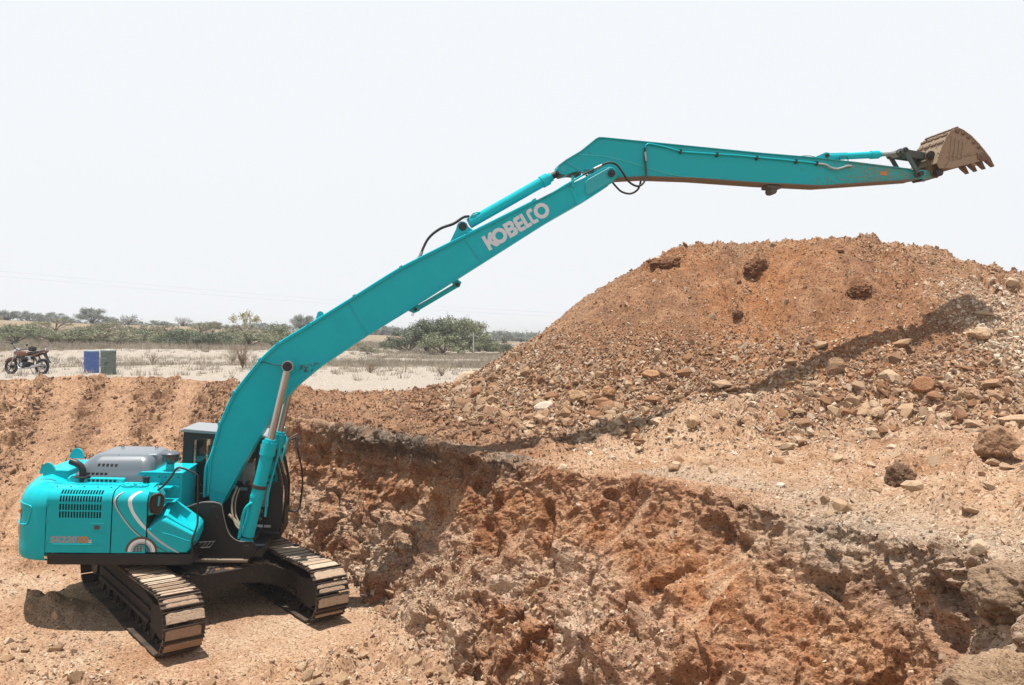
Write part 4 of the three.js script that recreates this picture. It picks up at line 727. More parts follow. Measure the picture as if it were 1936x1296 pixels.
    part('stripe_film', wrap(band(mapY([[-0.665, 1.555], [-0.55, 1.45], [-0.40, 1.34], [-0.20, 1.225]]), mapY([[-0.665, 1.60], [-0.54, 1.485], [-0.38, 1.365], [-0.165, 1.225]])), 0.0025), silver, tb);
    part('stripe_film', wrap(band(mapY([[-0.665, 1.40], [-0.52, 1.32], [-0.34, 1.225]]), mapY([[-0.665, 1.425], [-0.51, 1.335], [-0.315, 1.225]])), 0.0025), darkGrey, tb);
    for (const [r0, r1, m, o] of [[0.205, 0.243, brown, 0], [0.165, 0.205, white, 0.0005], [0.135, 0.165, silver, 0.001]]) ring(r0, r1, 0.0, Math.acos(clamp(0.072 / r1, -1, 1)), -0.735, 1.235, m, gz + o, tb);
    ring(0.072, 0.135, 0, 0.9, -0.735, 1.235, globe, gz, tb);
  }
  // handrail, step grid
  P('handrail', [tube([[-0.56, 2.19, 1.24], [-0.47, 2.27, 1.24], [-0.36, 2.42, 1.24], [-0.31, 2.52, 1.24], [-0.25, 2.56, 1.24], [-0.15, 2.535, 1.24], [0.0, 2.47, 1.24], [0.035, 2.44, 1.24], [0.045, 2.36, 1.24], [0.06, 1.9, 1.24], [0.07, 1.66, 1.26], [0.03, 1.45, 1.35], [0.03, 1.2, 1.34], [0.03, 1.08, 1.34]], 0.017, 8, 90, 0.35)], black);
  P('step', [cyl([-0.02, 1.22, 0.70], [0.24, 1.24, 0.70], 0.011, 0.011, 6), cyl([-0.02, 1.22, 1.06], [0.24, 1.24, 1.06], 0.011, 0.011, 6), ...[0, 1, 2, 3, 4].map((i) => cyl([-0.02 + i * 0.062, 1.22 + i * 0.005, 0.70], [-0.02 + i * 0.062, 1.22 + i * 0.005, 1.06], 0.010, 0.010, 6)), box(-0.04, -0.01, 1.0, 1.24, 0.72, 1.0)], steelDark, 'black step grid');
  P('frame_ledge', [box(-0.10, 0.78, 0.90, 0.945, 0.60, 0.74, 0.008)], std(col(0.30, 0.25, 0.20), 0.9, 0, { map: dustMap }), 'dusty lower ledge of the frame');
  // bracket plates that carry the boom
  const bp = (z0, z1) => { const s = new THREE.Shape(); s.moveTo(-0.62, 0.95); s.lineTo(0.74, 0.95); s.lineTo(0.86, 1.10); s.quadraticCurveTo(0.88, 1.24, 0.74, 1.255); s.quadraticCurveTo(0.58, 1.25, 0.50, 1.29); s.quadraticCurveTo(0.40, 1.38, 0.33, 1.55); s.lineTo(0.27, 1.78); s.quadraticCurveTo(0.24, 1.90, 0.12, 1.915); s.lineTo(-0.05, 1.91); s.lineTo(-0.30, 1.82); s.lineTo(-0.42, 1.70); s.lineTo(-0.62, 1.62); return ext(s, z0, z1, 0.008); };
  const sh = 0.05, dn = -0.03, br = P('boom_bracket', [bp(0.61, 0.65).translate(0.05, -0.03, 0), bp(-0.30, -0.27), box(-0.6, 0.76, 0.93, 0.99, -0.5, 0.6)], black, 'black bracket plates carrying the boom foot');
  part('pin', [cyl([0.135, 1.77, -0.27], [0.135, 1.77, 0.61], 0.05, 0.05, 20), ext([[0.07, 1.83], [0.17, 1.86], [0.23, 1.75], [0.24, 1.64], [0.19, 1.60], [0.13, 1.63]], 0.65, 0.662, 0.004).translate(sh, dn, 0), cyl([0.24, 1.63, 0.65], [0.24, 1.63, 0.68], 0.022, 0.022, 10)], blackMatt, br);
  part('pin', [cyl([0.74, 1.125, -0.6], [0.74, 1.125, 0.70], 0.06, 0.06, 24), cyl([0.74, 1.125, 0.65], [0.74, 1.125, 0.668], 0.09, 0.09, 24), cyl([0.74, 1.125, 0.668], [0.74, 1.125, 0.71], 0.06, 0.055, 6)], steelDark, br);
  part('edge_line', tube([[-0.60, 1.63, 0.652], [-0.42, 1.715, 0.652], [-0.30, 1.83, 0.652], [-0.05, 1.918, 0.652], [0.12, 1.922, 0.652], [0.25, 1.88, 0.652], [0.275, 1.78, 0.652], [0.335, 1.55, 0.652], [0.40, 1.385, 0.652], [0.50, 1.295, 0.652], [0.6, 1.262, 0.652], [0.74, 1.262, 0.652]], 0.006, 6, 80).translate(sh, dn, 0), std(col(0.26, 0.25, 0.23), 0.5), br);
  // coupler hoses beside the bracket
  P('hydraulic_hose', [tube([[-0.42, 1.70, 0.75], [-0.2, 1.76, 0.62], [0.0, 1.80, 0.54], [0.05, 1.79, 0.50]], 0.011, 6), tube([[-0.42, 1.62, 0.78], [-0.28, 1.64, 0.7], [-0.1, 1.66, 0.6], [0.02, 1.72, 0.5]], 0.011, 6)], std(col(0.22, 0.21, 0.2), 0.5));
  P('hose_coupling', [cyl([-0.50, 1.74, 0.82], [-0.32, 1.735, 0.80], 0.026, 0.026, 10), cyl([-0.50, 1.69, 0.84], [-0.30, 1.685, 0.82], 0.028, 0.028, 10), cyl([-0.49, 1.64, 0.86], [-0.32, 1.65, 0.84], 0.024, 0.024, 10)], steel);
  P('hydraulic_hose', [tube([[0.45, 2.05, 0.15], [0.40, 1.85, 0.25], [0.42, 1.62, 0.32], [0.52, 1.42, 0.40], [0.66, 1.36, 0.46]], 0.018, 8), tube([[0.48, 2.02, 0.1], [0.44, 1.8, 0.2], [0.48, 1.58, 0.3], [0.60, 1.42, 0.38], [0.70, 1.38, 0.46]], 0.014, 8), tube([[0.36, 1.6, 0.3], [0.46, 1.52, 0.34], [0.56, 1.42, 0.38]], 0.028, 8)], std(col(0.30, 0.24, 0.18), 0.7));
}

// ---- boom
const font = await new FontLoader().loadAsync('fonts/droid/droid_sans_bold.typeface.json');
const boomTop = [[0.0, 1.95], [0.02, 2.58], [0.15, 3.14], [0.36, 3.68], [0.77, 4.27], [1.06, 4.57], [1.56, 4.92], [2.32, 5.46], [3.11, 6.02], [4.28, 6.705], [5.46, 7.39], [6.10, 7.765]];
const boomBot = [[6.42, 7.51], [6.22, 7.38], [5.74, 7.07], [3.15, 5.22], [2.54, 4.80], [1.75, 4.20], [1.40, 3.88], [1.15, 3.58], [0.95, 3.25], [0.72, 2.82], [0.52, 2.42], [0.22, 1.78]];
{
  const tip = [[6.28, 7.86], [6.72, 8.11], [6.82, 8.135], [6.91, 8.11], [6.965, 8.03], [6.955, 7.93], [6.89, 7.85], [6.78, 7.78]];
  const boom = P('boom', [ext([...boomTop, ...tip, ...boomBot, [0.16, 1.68], [0.05, 1.68]], -0.25, 0.25, 0.006), ribbon(boomTop, 0.575, 0.022), ribbon([[6.78, 7.77], ...boomBot], 0.575, 0.022)], paint, 'turquoise main boom with the maker\'s name');
  part('tip_plate', ext([[6.36, 7.80], [6.40, 7.855], [6.80, 8.115], [6.87, 8.12], [6.94, 8.06], [6.95, 7.97], [6.90, 7.88], [6.44, 7.58], [6.40, 7.58], [6.375, 7.62]], 0.245, 0.272, 0.006), paintWorn, boom);
  part('joint_band', ext([[6.045, 7.73], [6.09, 7.757], [6.27, 7.42], [6.215, 7.385]], 0.245, 0.262, 0.004), paint, boom);
  part('weld_seam', [bar([2.20, 5.36, 0.2565], [2.55, 4.83, 0.2565], 0.008, 0.006), bar([4.19, 6.63, 0.2565], [4.51, 6.22, 0.2565], 0.008, 0.006), bar([-0.0, 2.02, 0.2565], [0.26, 1.95, 0.2565], 0.012, 0.008)], paintWorn, boom);
  part('boss', [cyl([1.26, 4.21, -0.27], [1.26, 4.21, 0.27], 0.155, 0.15, 36), cyl([1.64, 4.26, 0.25], [1.64, 4.26, 0.275], 0.03, 0.026, 6), cyl([6.84, 8.0, -0.29], [6.84, 8.0, 0.285], 0.10, 0.095, 28)], paint, boom);
  part('pin', [cyl([1.26, 4.21, -0.62], [1.26, 4.21, 0.62], 0.055, 0.055, 20), cyl([1.26, 4.21, 0.45], [1.26, 4.21, 0.63], 0.088, 0.08, 20), cyl([6.84, 8.0, 0.27], [6.84, 8.0, 0.31], 0.075, 0.07, 20), cyl([6.845, 8.005, 0.31], [6.845, 8.005, 0.33], 0.035, 0.03, 6)], black, boom);
  // grease round the big pin: dark spotted stain
  const rg = rng(15), stain = []; for (let i = 0; i < 70; i++) { const a = -0.5 + rg() * 1.1, d = 0.14 + rg() * 0.42; const x = 1.28 + Math.cos(a) * d, y = 4.17 + Math.sin(a) * d * 0.5 - d * 0.02; if (y < 3.75 + (x - 1.2) * 0.9) continue; stain.push(new THREE.CircleGeometry(0.006 + 0.014 * rg() * rg(), 6).translate(x, y, 0.2568)); }
  part('grease_spot', stain, darkGrey, boom);
  part('tag_line', tube([[0.68, 4.18, 0.27], [0.80, 4.25, 0.27], [1.0, 4.215, 0.30], [1.18, 4.205, 0.42]], 0.007, 6), steelDark, boom);
  const off = (pts, d) => pts.map(([x, y], i) => { const a = pts[Math.max(0, i - 1)], b = pts[Math.min(pts.length - 1, i + 1)], L = Math.hypot(b[0] - a[0], b[1] - a[1]); return [x - (b[1] - a[1]) / L * d, y + (b[0] - a[0]) / L * d]; });
  for (const z of [0.20, 0.13, -0.13, -0.20]) part('oil_pipe', tube([...off(boomTop.slice(1, 11), 0.030).map(([x, y]) => [x, y, z])], 0.016, 8, 120, 0.3), paint, boom);
  part('oil_pipe', [tube([[-0.075, 1.88, 0.22], [-0.075, 2.25, 0.22], [-0.06, 2.42, 0.22], [0.0, 2.58, 0.22], [0.09, 2.86, 0.2]], 0.026, 10, 50), tube([[-0.02, 1.9, 0.24], [-0.02, 2.3, 0.24], [-0.01, 2.5, 0.24]], 0.016, 8)], paint, boom);
  part('pipe_clamp', boomTop.slice(2, 11).map(([x, y], i) => { const b = boomTop[i + 3] ?? [6.2, 7.8], a = boomTop[i + 1], L = Math.hypot(b[0] - a[0], b[1] - a[1]), nx = -(b[1] - a[1]) / L, ny = (b[0] - a[0]) / L; return box(-0.03, 0.03, -0.02, 0.032, -0.24, 0.24).rotateZ(Math.atan2(b[1] - a[1], b[0] - a[0])).translate(x + nx * 0.025, y + ny * 0.025, 0); }), paint, boom);
  part('oil_pipe', tube([[5.60, 7.43, 0.24], [5.9, 7.66, 0.27], [6.16, 7.83, 0.29], [6.30, 7.925, 0.30], [6.55, 8.06, 0.30]], 0.018, 8, 40), paint, boom);
  part('pipe_bracket', [box(6.10, 6.145, 7.70, 7.90, 0.24, 0.30)], paint, boom);
  const eye = new THREE.Shape(); eye.moveTo(-0.10, -0.08); eye.lineTo(0.10, -0.02); eye.lineTo(0.055, 0.06); eye.absarc(0, 0.07, 0.06, 0, Math.PI); eye.lineTo(-0.06, 0.06); const eh = new THREE.Path(); eh.absarc(0, 0.07, 0.03, 0, 6.29); eye.holes.push(eh);
  part('lifting_eye', new THREE.ExtrudeGeometry(eye, { depth: 0.03, bevelEnabled: false }).translate(1.71, 5.06, -0.015), paint, boom);
  const lug = (z0, z1) => ext([[3.84, 6.42], [3.96, 6.60], [4.06, 6.84], [4.10, 6.91], [4.16, 6.935], [4.22, 6.91], [4.28, 6.85], [4.36, 6.80], [4.80, 7.02], [4.78, 6.98], [3.88, 6.44]], z0, z1, 0.005);
  part('cylinder_lug', [lug(-0.15, -0.11), lug(0.11, 0.15)], paint, boom);
  part('pin', [cyl([4.16, 6.855, -0.18], [4.16, 6.855, 0.18], 0.05, 0.05, 20), cyl([4.16, 6.855, 0.15], [4.16, 6.855, 0.175], 0.075, 0.07, 20)], black, boom);
  // bar slung under the boom between two brackets
  part('underslung_bar', [bar([3.44, 5.345, 0.06], [4.10, 5.785, 0.06], 0.09, 0.10), ext([[3.26, 5.28], [3.42, 5.40], [3.49, 5.38], [3.46, 5.29], [3.36, 5.24]], 0, 0.14, 0.006), ext([[4.02, 5.85], [4.10, 5.90], [4.19, 5.85], [4.16, 5.76], [4.07, 5.73]], 0, 0.14, 0.006)], paint, boom);
  part('pin', [cyl([3.385, 5.31, -0.02], [3.385, 5.31, 0.16], 0.03, 0.03, 12), cyl([4.115, 5.80, -0.02], [4.115, 5.80, 0.16], 0.04, 0.04, 12)], black, boom);
  part('small_ring', new THREE.TorusGeometry(0.018, 0.005, 6, 12).translate(3.34, 5.215, 0.1), steel, boom);
  // the name on the side, heavy rounded capitals
  const S = 0.283, ang = 34.0 * Math.PI / 180, letters = [];
  const poly = (pts, holes = []) => { const s = shapeOf(pts); for (const h of holes) s.holes.push(new THREE.Path(h.map(([x, y]) => new THREE.Vector2(x, y)))); letters.push(s); };
  const O = (cx) => { const s = new THREE.Shape(); s.absarc(cx, 0.5, 0.505, 0, Math.PI * 2); const h = new THREE.Path(); h.absarc(cx, 0.5, 0.26, 0, Math.PI * 2, true); s.holes.push(h); letters.push(s); };
  poly([[0, 0], [0.22, 0], [0.22, 0.24], [0.30, 0.34], [0.52, 0], [0.80, 0], [0.47, 0.49], [0.70, 0.86], [0.70, 1], [0.52, 1], [0.22, 0.62], [0.22, 1], [0, 1]]);
  O(1.05);
  { const s = new THREE.Shape(); s.moveTo(1.57, 0); s.lineTo(2.02, 0); s.quadraticCurveTo(2.27, 0.01, 2.27, 0.26); s.quadraticCurveTo(2.27, 0.44, 2.14, 0.51); s.quadraticCurveTo(2.25, 0.58, 2.25, 0.74); s.quadraticCurveTo(2.24, 0.98, 2.02, 1); s.lineTo(1.57, 1); for (const y of [0.24, 0.62]) { const h = new THREE.Path(); h.moveTo(1.80, y); h.lineTo(1.80, y + 0.15); h.lineTo(1.93, y + 0.15); h.quadraticCurveTo(2.0, y + 0.15, 2.0, y + 0.075); h.quadraticCurveTo(2.0, y, 1.93, y); s.holes.push(h); } letters.push(s); }
  { const s = new THREE.Shape(); s.moveTo(2.50, 0); s.lineTo(2.80, 0); s.lineTo(2.80, 0.22); s.lineTo(2.62, 0.22); s.quadraticCurveTo(2.53, 0.22, 2.53, 0.30); s.quadraticCurveTo(2.53, 0.39, 2.62, 0.39); s.lineTo(2.80, 0.39); s.lineTo(2.80, 0.61); s.lineTo(2.62, 0.61); s.quadraticCurveTo(2.53, 0.61, 2.53, 0.70); s.quadraticCurveTo(2.53, 0.78, 2.62, 0.78); s.lineTo(2.80, 0.78); s.lineTo(2.80, 1); s.lineTo(2.52, 1); s.quadraticCurveTo(2.30, 1, 2.30, 0.76); s.lineTo(2.30, 0.24); s.quadraticCurveTo(2.30, 0, 2.50, 0); letters.push(s); }
  poly([[2.83, 0], [3.27, 0], [3.27, 0.22], [3.05, 0.22], [3.05, 1], [2.83, 1]]);
  { const s = new THREE.Shape(); s.moveTo(3.52, 0); s.lineTo(3.76, 0); s.lineTo(3.76, 0.22); s.lineTo(3.56, 0.22); s.quadraticCurveTo(3.47, 0.22, 3.47, 0.32); s.lineTo(3.47, 0.68); s.quadraticCurveTo(3.47, 0.78, 3.56, 0.78); s.lineTo(3.74, 0.78); s.lineTo(3.74, 1); s.lineTo(3.54, 1); s.quadraticCurveTo(3.29, 1, 3.29, 0.74); s.lineTo(3.29, 0.26); s.quadraticCurveTo(3.29, 0, 3.52, 0); letters.push(s); }
  O(4.25);
  part('name_lettering', new THREE.ExtrudeGeometry(letters, { depth: 0.006, bevelEnabled: false, curveSegments: 24 }).scale(S, S, 0.4).rotateZ(ang).translate(4.655, 6.435, 0.2565), std(col(0.62, 0.68, 0.74), 0.55), boom);
}
{ // model number on the rear side door
  const door = ex.children.find((c) => c.name === 'side_door');
  const txt = (s, size, x, y, m, w) => { const g = new TextGeometry(s, { font, size, depth: 0.002, curveSegments: 6, bevelEnabled: true, bevelSize: 0.0055, bevelThickness: 0.0004, bevelSegments: 1 }); g.computeBoundingBox(); const b = g.boundingBox; g.translate(-b.min.x, 0, 0).scale(w / (b.max.x - b.min.x), 1, 1).translate(x, y, ZS + 0.001); return part('model_lettering', g, m, door); };
  txt('SK220', 0.094, -2.075, 1.372, std(col(0.30, 0.33, 0.35), 0.5), 0.385); txt('XD', 0.094, -1.682, 1.372, std(col(0.62, 0.18, 0.03), 0.5), 0.155); txt('LC', 0.042, -1.52, 1.372, std(col(0.5, 0.55, 0.57), 0.5), 0.052);
}
// ---- hydraulic rams
const along = (a, b, t, z) => [lerp(a[0], b[0], t), lerp(a[1], b[1], t), z];
for (const z of [0.53, -0.53]) {
  const a = [0.70, 1.145], b = [1.26, 4.21], q = (t) => along(a, b, t, z);
  const c = P('boom_cylinder', [cyl(q(0.05), q(0.50), 0.108, 0.108, 28), cyl(q(0.50), q(0.575), 0.128, 0.128, 28), cyl(q(0.575), q(0.59), 0.10, 0.10, 24), cyl([0.70, 1.145, z - 0.08], [0.70, 1.145, z + 0.07], 0.12, 0.12, 24), cyl(q(0.26), q(0.275), 0.116, 0.116, 28)], paint, z > 0 ? 'near boom ram' : 'far boom ram');
  part('rod', [cyl(q(0.575), q(0.97), 0.062, 0.062, 20), cyl([b[0], b[1], z - 0.07], [b[0], b[1], z + 0.07], 0.095, 0.095, 24)], chrome, c);
  part('strap', [cyl(q(0.315), q(0.335), 0.122, 0.122, 28)], std(col(0.05, 0.035, 0.03), 0.7), c);
  part('bolt', [0, 1, 2, 3, 4, 5, 6, 7].map((i) => { const p = q(0.578), an = i * 0.785; return cyl([p[0] + Math.cos(an) * 0.105, p[1], p[2] + Math.sin(an) * 0.105], [p[0] + Math.cos(an) * 0.105 + 0.004, p[1] + 0.025, p[2] + Math.sin(an) * 0.105], 0.014, 0.014, 6); }), paint, c);
  const s = z > 0 ? 1 : -1;
  part('oil_pipe', [tube([[0.60, 1.27, z + 0.06 * s], [0.645, 1.60, z + 0.09 * s], [0.69, 1.78, z + 0.11 * s], [0.755, 1.86, z + 0.10 * s], [0.80, 1.88, z + 0.06 * s]], 0.028, 10, 40), tube([[0.98, 1.6, z - 0.13 * s], [1.02, 2.05, z - 0.13 * s], [1.10, 2.45, z - 0.12 * s], [1.17, 2.75, z - 0.08 * s], [1.16, 2.88, z - 0.04 * s]], 0.020, 8, 40)], paint, c);
}
{
  const a = [4.16, 6.855], b = [5.955, 8.03], q = (t) => along(a, b, t, 0);
  const c = P('arm_cylinder', [cyl(q(0.07), q(0.84), 0.098, 0.098, 28), cyl(q(0.80), q(0.865), 0.115, 0.115, 28), cyl(q(0.865), q(0.90), 0.085, 0.085, 24), cyl([4.16, 6.855, -0.1], [4.16, 6.855, 0.1], 0.10, 0.10, 24), box(-0.05, 0.05, -0.03, 0.03, 0, 0.06).rotateZ(0.58).translate(4.36, 7.06, 0.02)], paint, 'ram on top of the boom that moves the arm');
  part('rod', [cyl(q(0.89), q(0.97), 0.06, 0.06, 20), cyl([5.955, 8.03, -0.1], [5.955, 8.03, 0.1], 0.09, 0.09, 24)], steelDark, c);
  part('oil_pipe', [tube([[4.30, 7.05, 0.07], [4.36, 7.12, 0.08], [4.46, 7.14, 0.07], [4.52, 7.12, 0.05]], 0.012, 8)], paint, c);
  for (const z of [0.17, 0.10]) P('hydraulic_hose', [tube([[3.42, 6.24, z], [3.47, 6.42, z], [3.57, 6.62, z], [3.76, 6.79, z], [4.0, 6.90, z], [4.16, 7.02, z], [4.27, 7.06, z * 0.5]], 0.022, 8, 60)], rubber);
  P('hose_coupling', [cyl([3.30, 6.13, 0.17], [3.42, 6.26, 0.17], 0.026, 0.026, 10), cyl([3.41, 6.25, 0.17], [3.45, 6.35, 0.17], 0.030, 0.030, 10)], steel);
}
// ---- arm
const A0 = 5.8, A1 = 13.6;
{
  const top = [[5.87, 8.09], [6.00, 8.20], [6.27, 8.385], [6.54, 8.63], [6.60, 8.665], [6.68, 8.67], [8.2, 8.655], [9.79, 8.64], [10.87, 8.645], [11.71, 8.625], [12.92, 8.585], [13.36, 8.60]];
  const bot = [[13.40, 8.47], [13.03, 8.395], [11.05, 8.115], [9.82, 8.075], [8.45, 8.06], [7.54, 8.02], [6.99, 7.95]];
  const armMap = (() => { // turquoise paint that turns to dried dust toward the bucket: grains, thicker and thicker
    const W = 2048, H = 256, c = document.createElement('canvas'); c.width = W; c.height = H; const g = c.getContext('2d'), r = rng(44); g.fillStyle = '#08a8b2'; g.fillRect(0, 0, W, H);
    const dot = (x, y, rad, tone, al) => { g.globalAlpha = al; g.fillStyle = tone; g.beginPath(); for (let j = 0; j < 6; j++) { const a = j * 1.05 + r(), q = rad * (0.6 + 0.7 * r()); g.lineTo(x + Math.cos(a) * q * 1.4, y + Math.sin(a) * q); } g.closePath(); g.fill(); };
    for (let i = 0; i < 900; i++) dot(r() * W, r() * H, 0.6 + 2 * r() * r(), ['#4d8a8a', '#0c7a88', '#7d8270'][i % 3], 0.35);
    for (let i = 0; i < 30000; i++) { const x = r() * W, m = A0 + x / W * (A1 - A0), t = sstep(m, 10.6, 12.3); if (r() > t * 0.9 + 0.004) continue; dot(x, r() * H, 1.2 + 5.5 * r() * r(), ['#8b7d67', '#7a7363', '#6d8078', '#958062'][i % 4], 0.5); }
    const t = new THREE.CanvasTexture(c); t.colorSpace = THREE.SRGBColorSpace; t.wrapS = t.wrapT = THREE.RepeatWrapping; t.repeat.set(1 / (A1 - A0), 1); t.offset.set(-A0 / (A1 - A0), -7.85); return t;
  })();
  const armPaint = new THREE.MeshPhysicalMaterial({ color: col(1, 1, 1), roughness: 0.55, specularIntensity: 0.5, clearcoat: 0.08, clearcoatRoughness: 0.35, map: armMap });
  const fixUV = (g) => { const p = g.attributes.position, u = g.attributes.uv; for (let i = 0; i < p.count; i++) u.setXY(i, p.getX(i), p.getY(i) + p.getZ(i) * 0.5); return g; };
  const arm = P('arm', fixUV(merge([ext([...top, [13.5, 8.62], [13.56, 8.56], [13.54, 8.48], [13.46, 8.455], ...bot, [6.86, 7.90], [6.74, 7.93], [6.62, 8.02], [6.45, 8.065], [6.28, 8.03], [6.13, 7.985], [6.05, 7.945], [5.96, 7.93], [5.88, 7.97], [5.84, 8.03]], -0.17, 0.17, 0.005), ribbon(top.slice(0, 11), 0.40, 0.018)])), armPaint, 'long turquoise arm, dusty toward the bucket');
  part('bottom_plate', fixUV(ribbon([...bot].reverse().slice(0, 6), 0.40, 0.020)), std(col(1, 1, 1), 0.9, 0, { map: speck(12, '#6f6557', [[900, 1, 6, '#9b7f60', 0.5], [500, 1, 5, '#5a5048', 0.5], [240, 1, 5, '#4a7f80', 0.5]]) }), arm, 'dust-caked underside of the arm');
  part('weld_seam', [tube([[6.24, 8.32, 0.176], [6.5, 8.33, 0.176], [6.75, 8.325, 0.176], [7.09, 8.28, 0.176], [7.61, 8.17, 0.176], [8.1, 8.09, 0.176], [8.4, 8.08, 0.176], [9.0, 8.095, 0.176]], 0.0075, 6, 60), bar([7.49, 8.05, 0.176], [7.50, 8.62, 0.176], 0.010, 0.008)], std(col(0.08, 0.56, 0.60), 0.5), arm);
  part('end_brace', [bar([6.01, 8.17, 0.176], [6.36, 8.0, 0.176], 0.03, 0.014)], paintWorn, arm);
  part('pin', [cyl([5.955, 8.03, -0.2], [5.955, 8.03, 0.195], 0.055, 0.055, 20)], paintWorn, arm);
  part('boss', [cyl([5.955, 8.03, 0.165], [5.955, 8.03, 0.185], 0.10, 0.10, 28)], armPaint, arm);
  part('stop_block', [box(6.00, 6.30, 7.955, 7.985, -0.16, 0.16), ext([[5.855, 8.0], [5.86, 7.955], [5.93, 7.915], [5.99, 7.93], [5.94, 7.945]], -0.178, 0.178)], steelDark, arm);
  part('oil_pipe', [tube([[7.49, 8.55, 0.20], [7.50, 8.60, 0.2], [7.56, 8.63, 0.2], [7.85, 8.60, 0.20], [8.15, 8.545, 0.20], [8.3, 8.535, 0.20], [9.35, 8.555, 0.20], [10.8, 8.545, 0.20], [10.93, 8.53, 0.2]], 0.016, 8, 120, 0.2)], paint, arm);
  part('pipe_clamp', [8.18, 8.9, 9.7, 10.5, 10.93].map((x) => box(x - 0.02, x + 0.02, 8.50, 8.575, 0.165, 0.222)), steelDark, arm);
  part('bucket_hose', [tube([[10.93, 8.53, 0.20], [11.1, 8.52, 0.22], [11.2, 8.47, 0.23], [11.33, 8.455, 0.23], [11.45, 8.49, 0.22], [11.56, 8.535, 0.21], [11.66, 8.545, 0.19]], 0.020, 8, 50)], std(col(0.30, 0.33, 0.32), 0.6), arm);
  part('warning_plate', box(12.28, 12.42, 8.42, 8.50, 0.175, 0.178), std(col(0.52, 0.20, 0.05), 0.7), arm);
  part('under_lug', [box(9.97, 10.24, 8.0, 8.06, -0.12, 0.16, 0.01), cyl([10.11, 7.965, -0.1], [10.11, 7.965, 0.14], 0.065, 0.065, 14), ext([[10.03, 8.02], [10.19, 8.02], [10.18, 7.92], [10.12, 7.89], [10.05, 7.92]], -0.06, 0.10, 0.01)], std(col(0.10, 0.09, 0.075), 0.9), arm);
  part('cylinder_lug', [ext([[10.5, 8.64], [10.9, 8.665], [11.08, 8.755], [11.15, 8.79], [11.21, 8.785], [11.25, 8.73], [11.25, 8.63]], 0.09, 0.125, 0.004), ext([[10.5, 8.64], [10.9, 8.665], [11.08, 8.755], [11.15, 8.79], [11.21, 8.785], [11.25, 8.73], [11.25, 8.63]], -0.125, -0.09, 0.004)], paint, arm);
  part('pin', [cyl([11.175, 8.72, -0.15], [11.175, 8.72, 0.145], 0.04, 0.04, 16), cyl([13.06, 8.49, -0.33], [13.06, 8.49, 0.33], 0.05, 0.05, 16), cyl([13.45, 8.54, -0.33], [13.45, 8.54, 0.33], 0.075, 0.075, 20), cyl([13.2, 8.435, -0.1], [13.2, 8.435, 0.1], 0.05, 0.05, 12)], steelDark, arm);
  part('guard_rail', [tube([[10.55, 8.655, -0.05], [10.75, 8.72, -0.05], [10.95, 8.735, -0.05], [11.05, 8.71, -0.05]], 0.006, 6, 24), tube([[11.44, 8.63, 0.12], [11.44, 8.72, 0.12], [11.6, 8.735, 0.12], [11.62, 8.70, 0.12], [11.62, 8.62, 0.12]], 0.008, 6, 30, 0.1)], steelDark, arm);
}
P('hydraulic_hose', [tube([[6.30, 7.93, 0.31], [6.58, 8.09, 0.32], [6.70, 8.16, 0.33], [6.80, 8.185, 0.34], [6.92, 8.15, 0.345], [7.04, 8.02, 0.34], [7.17, 7.865, 0.33], [7.33, 7.80, 0.31], [7.45, 7.86, 0.29], [7.51, 8.01, 0.26], [7.505, 8.2, 0.225], [7.49, 8.40, 0.205], [7.485, 8.54, 0.20]], 0.020, 8, 120)], rubber);
P('hydraulic_hose', [tube([[6.5, 8.05, -0.31], [6.8, 8.1, -0.33], [6.98, 8.02, -0.33], [7.10, 7.90, -0.32], [7.22, 7.80, -0.31], [7.38, 7.77, -0.29], [7.50, 7.83, -0.25], [7.55, 7.95, -0.21], [7.56, 8.2, -0.20], [7.55, 8.5, -0.20]], 0.020, 8, 100)], rubber);
P('hose_coupling', [cyl([6.50, 8.05, 0.318], [6.64, 8.125, 0.325], 0.024, 0.024, 10), cyl([7.507, 8.30, 0.212], [7.49, 8.47, 0.204], 0.024, 0.024, 10)], steel);
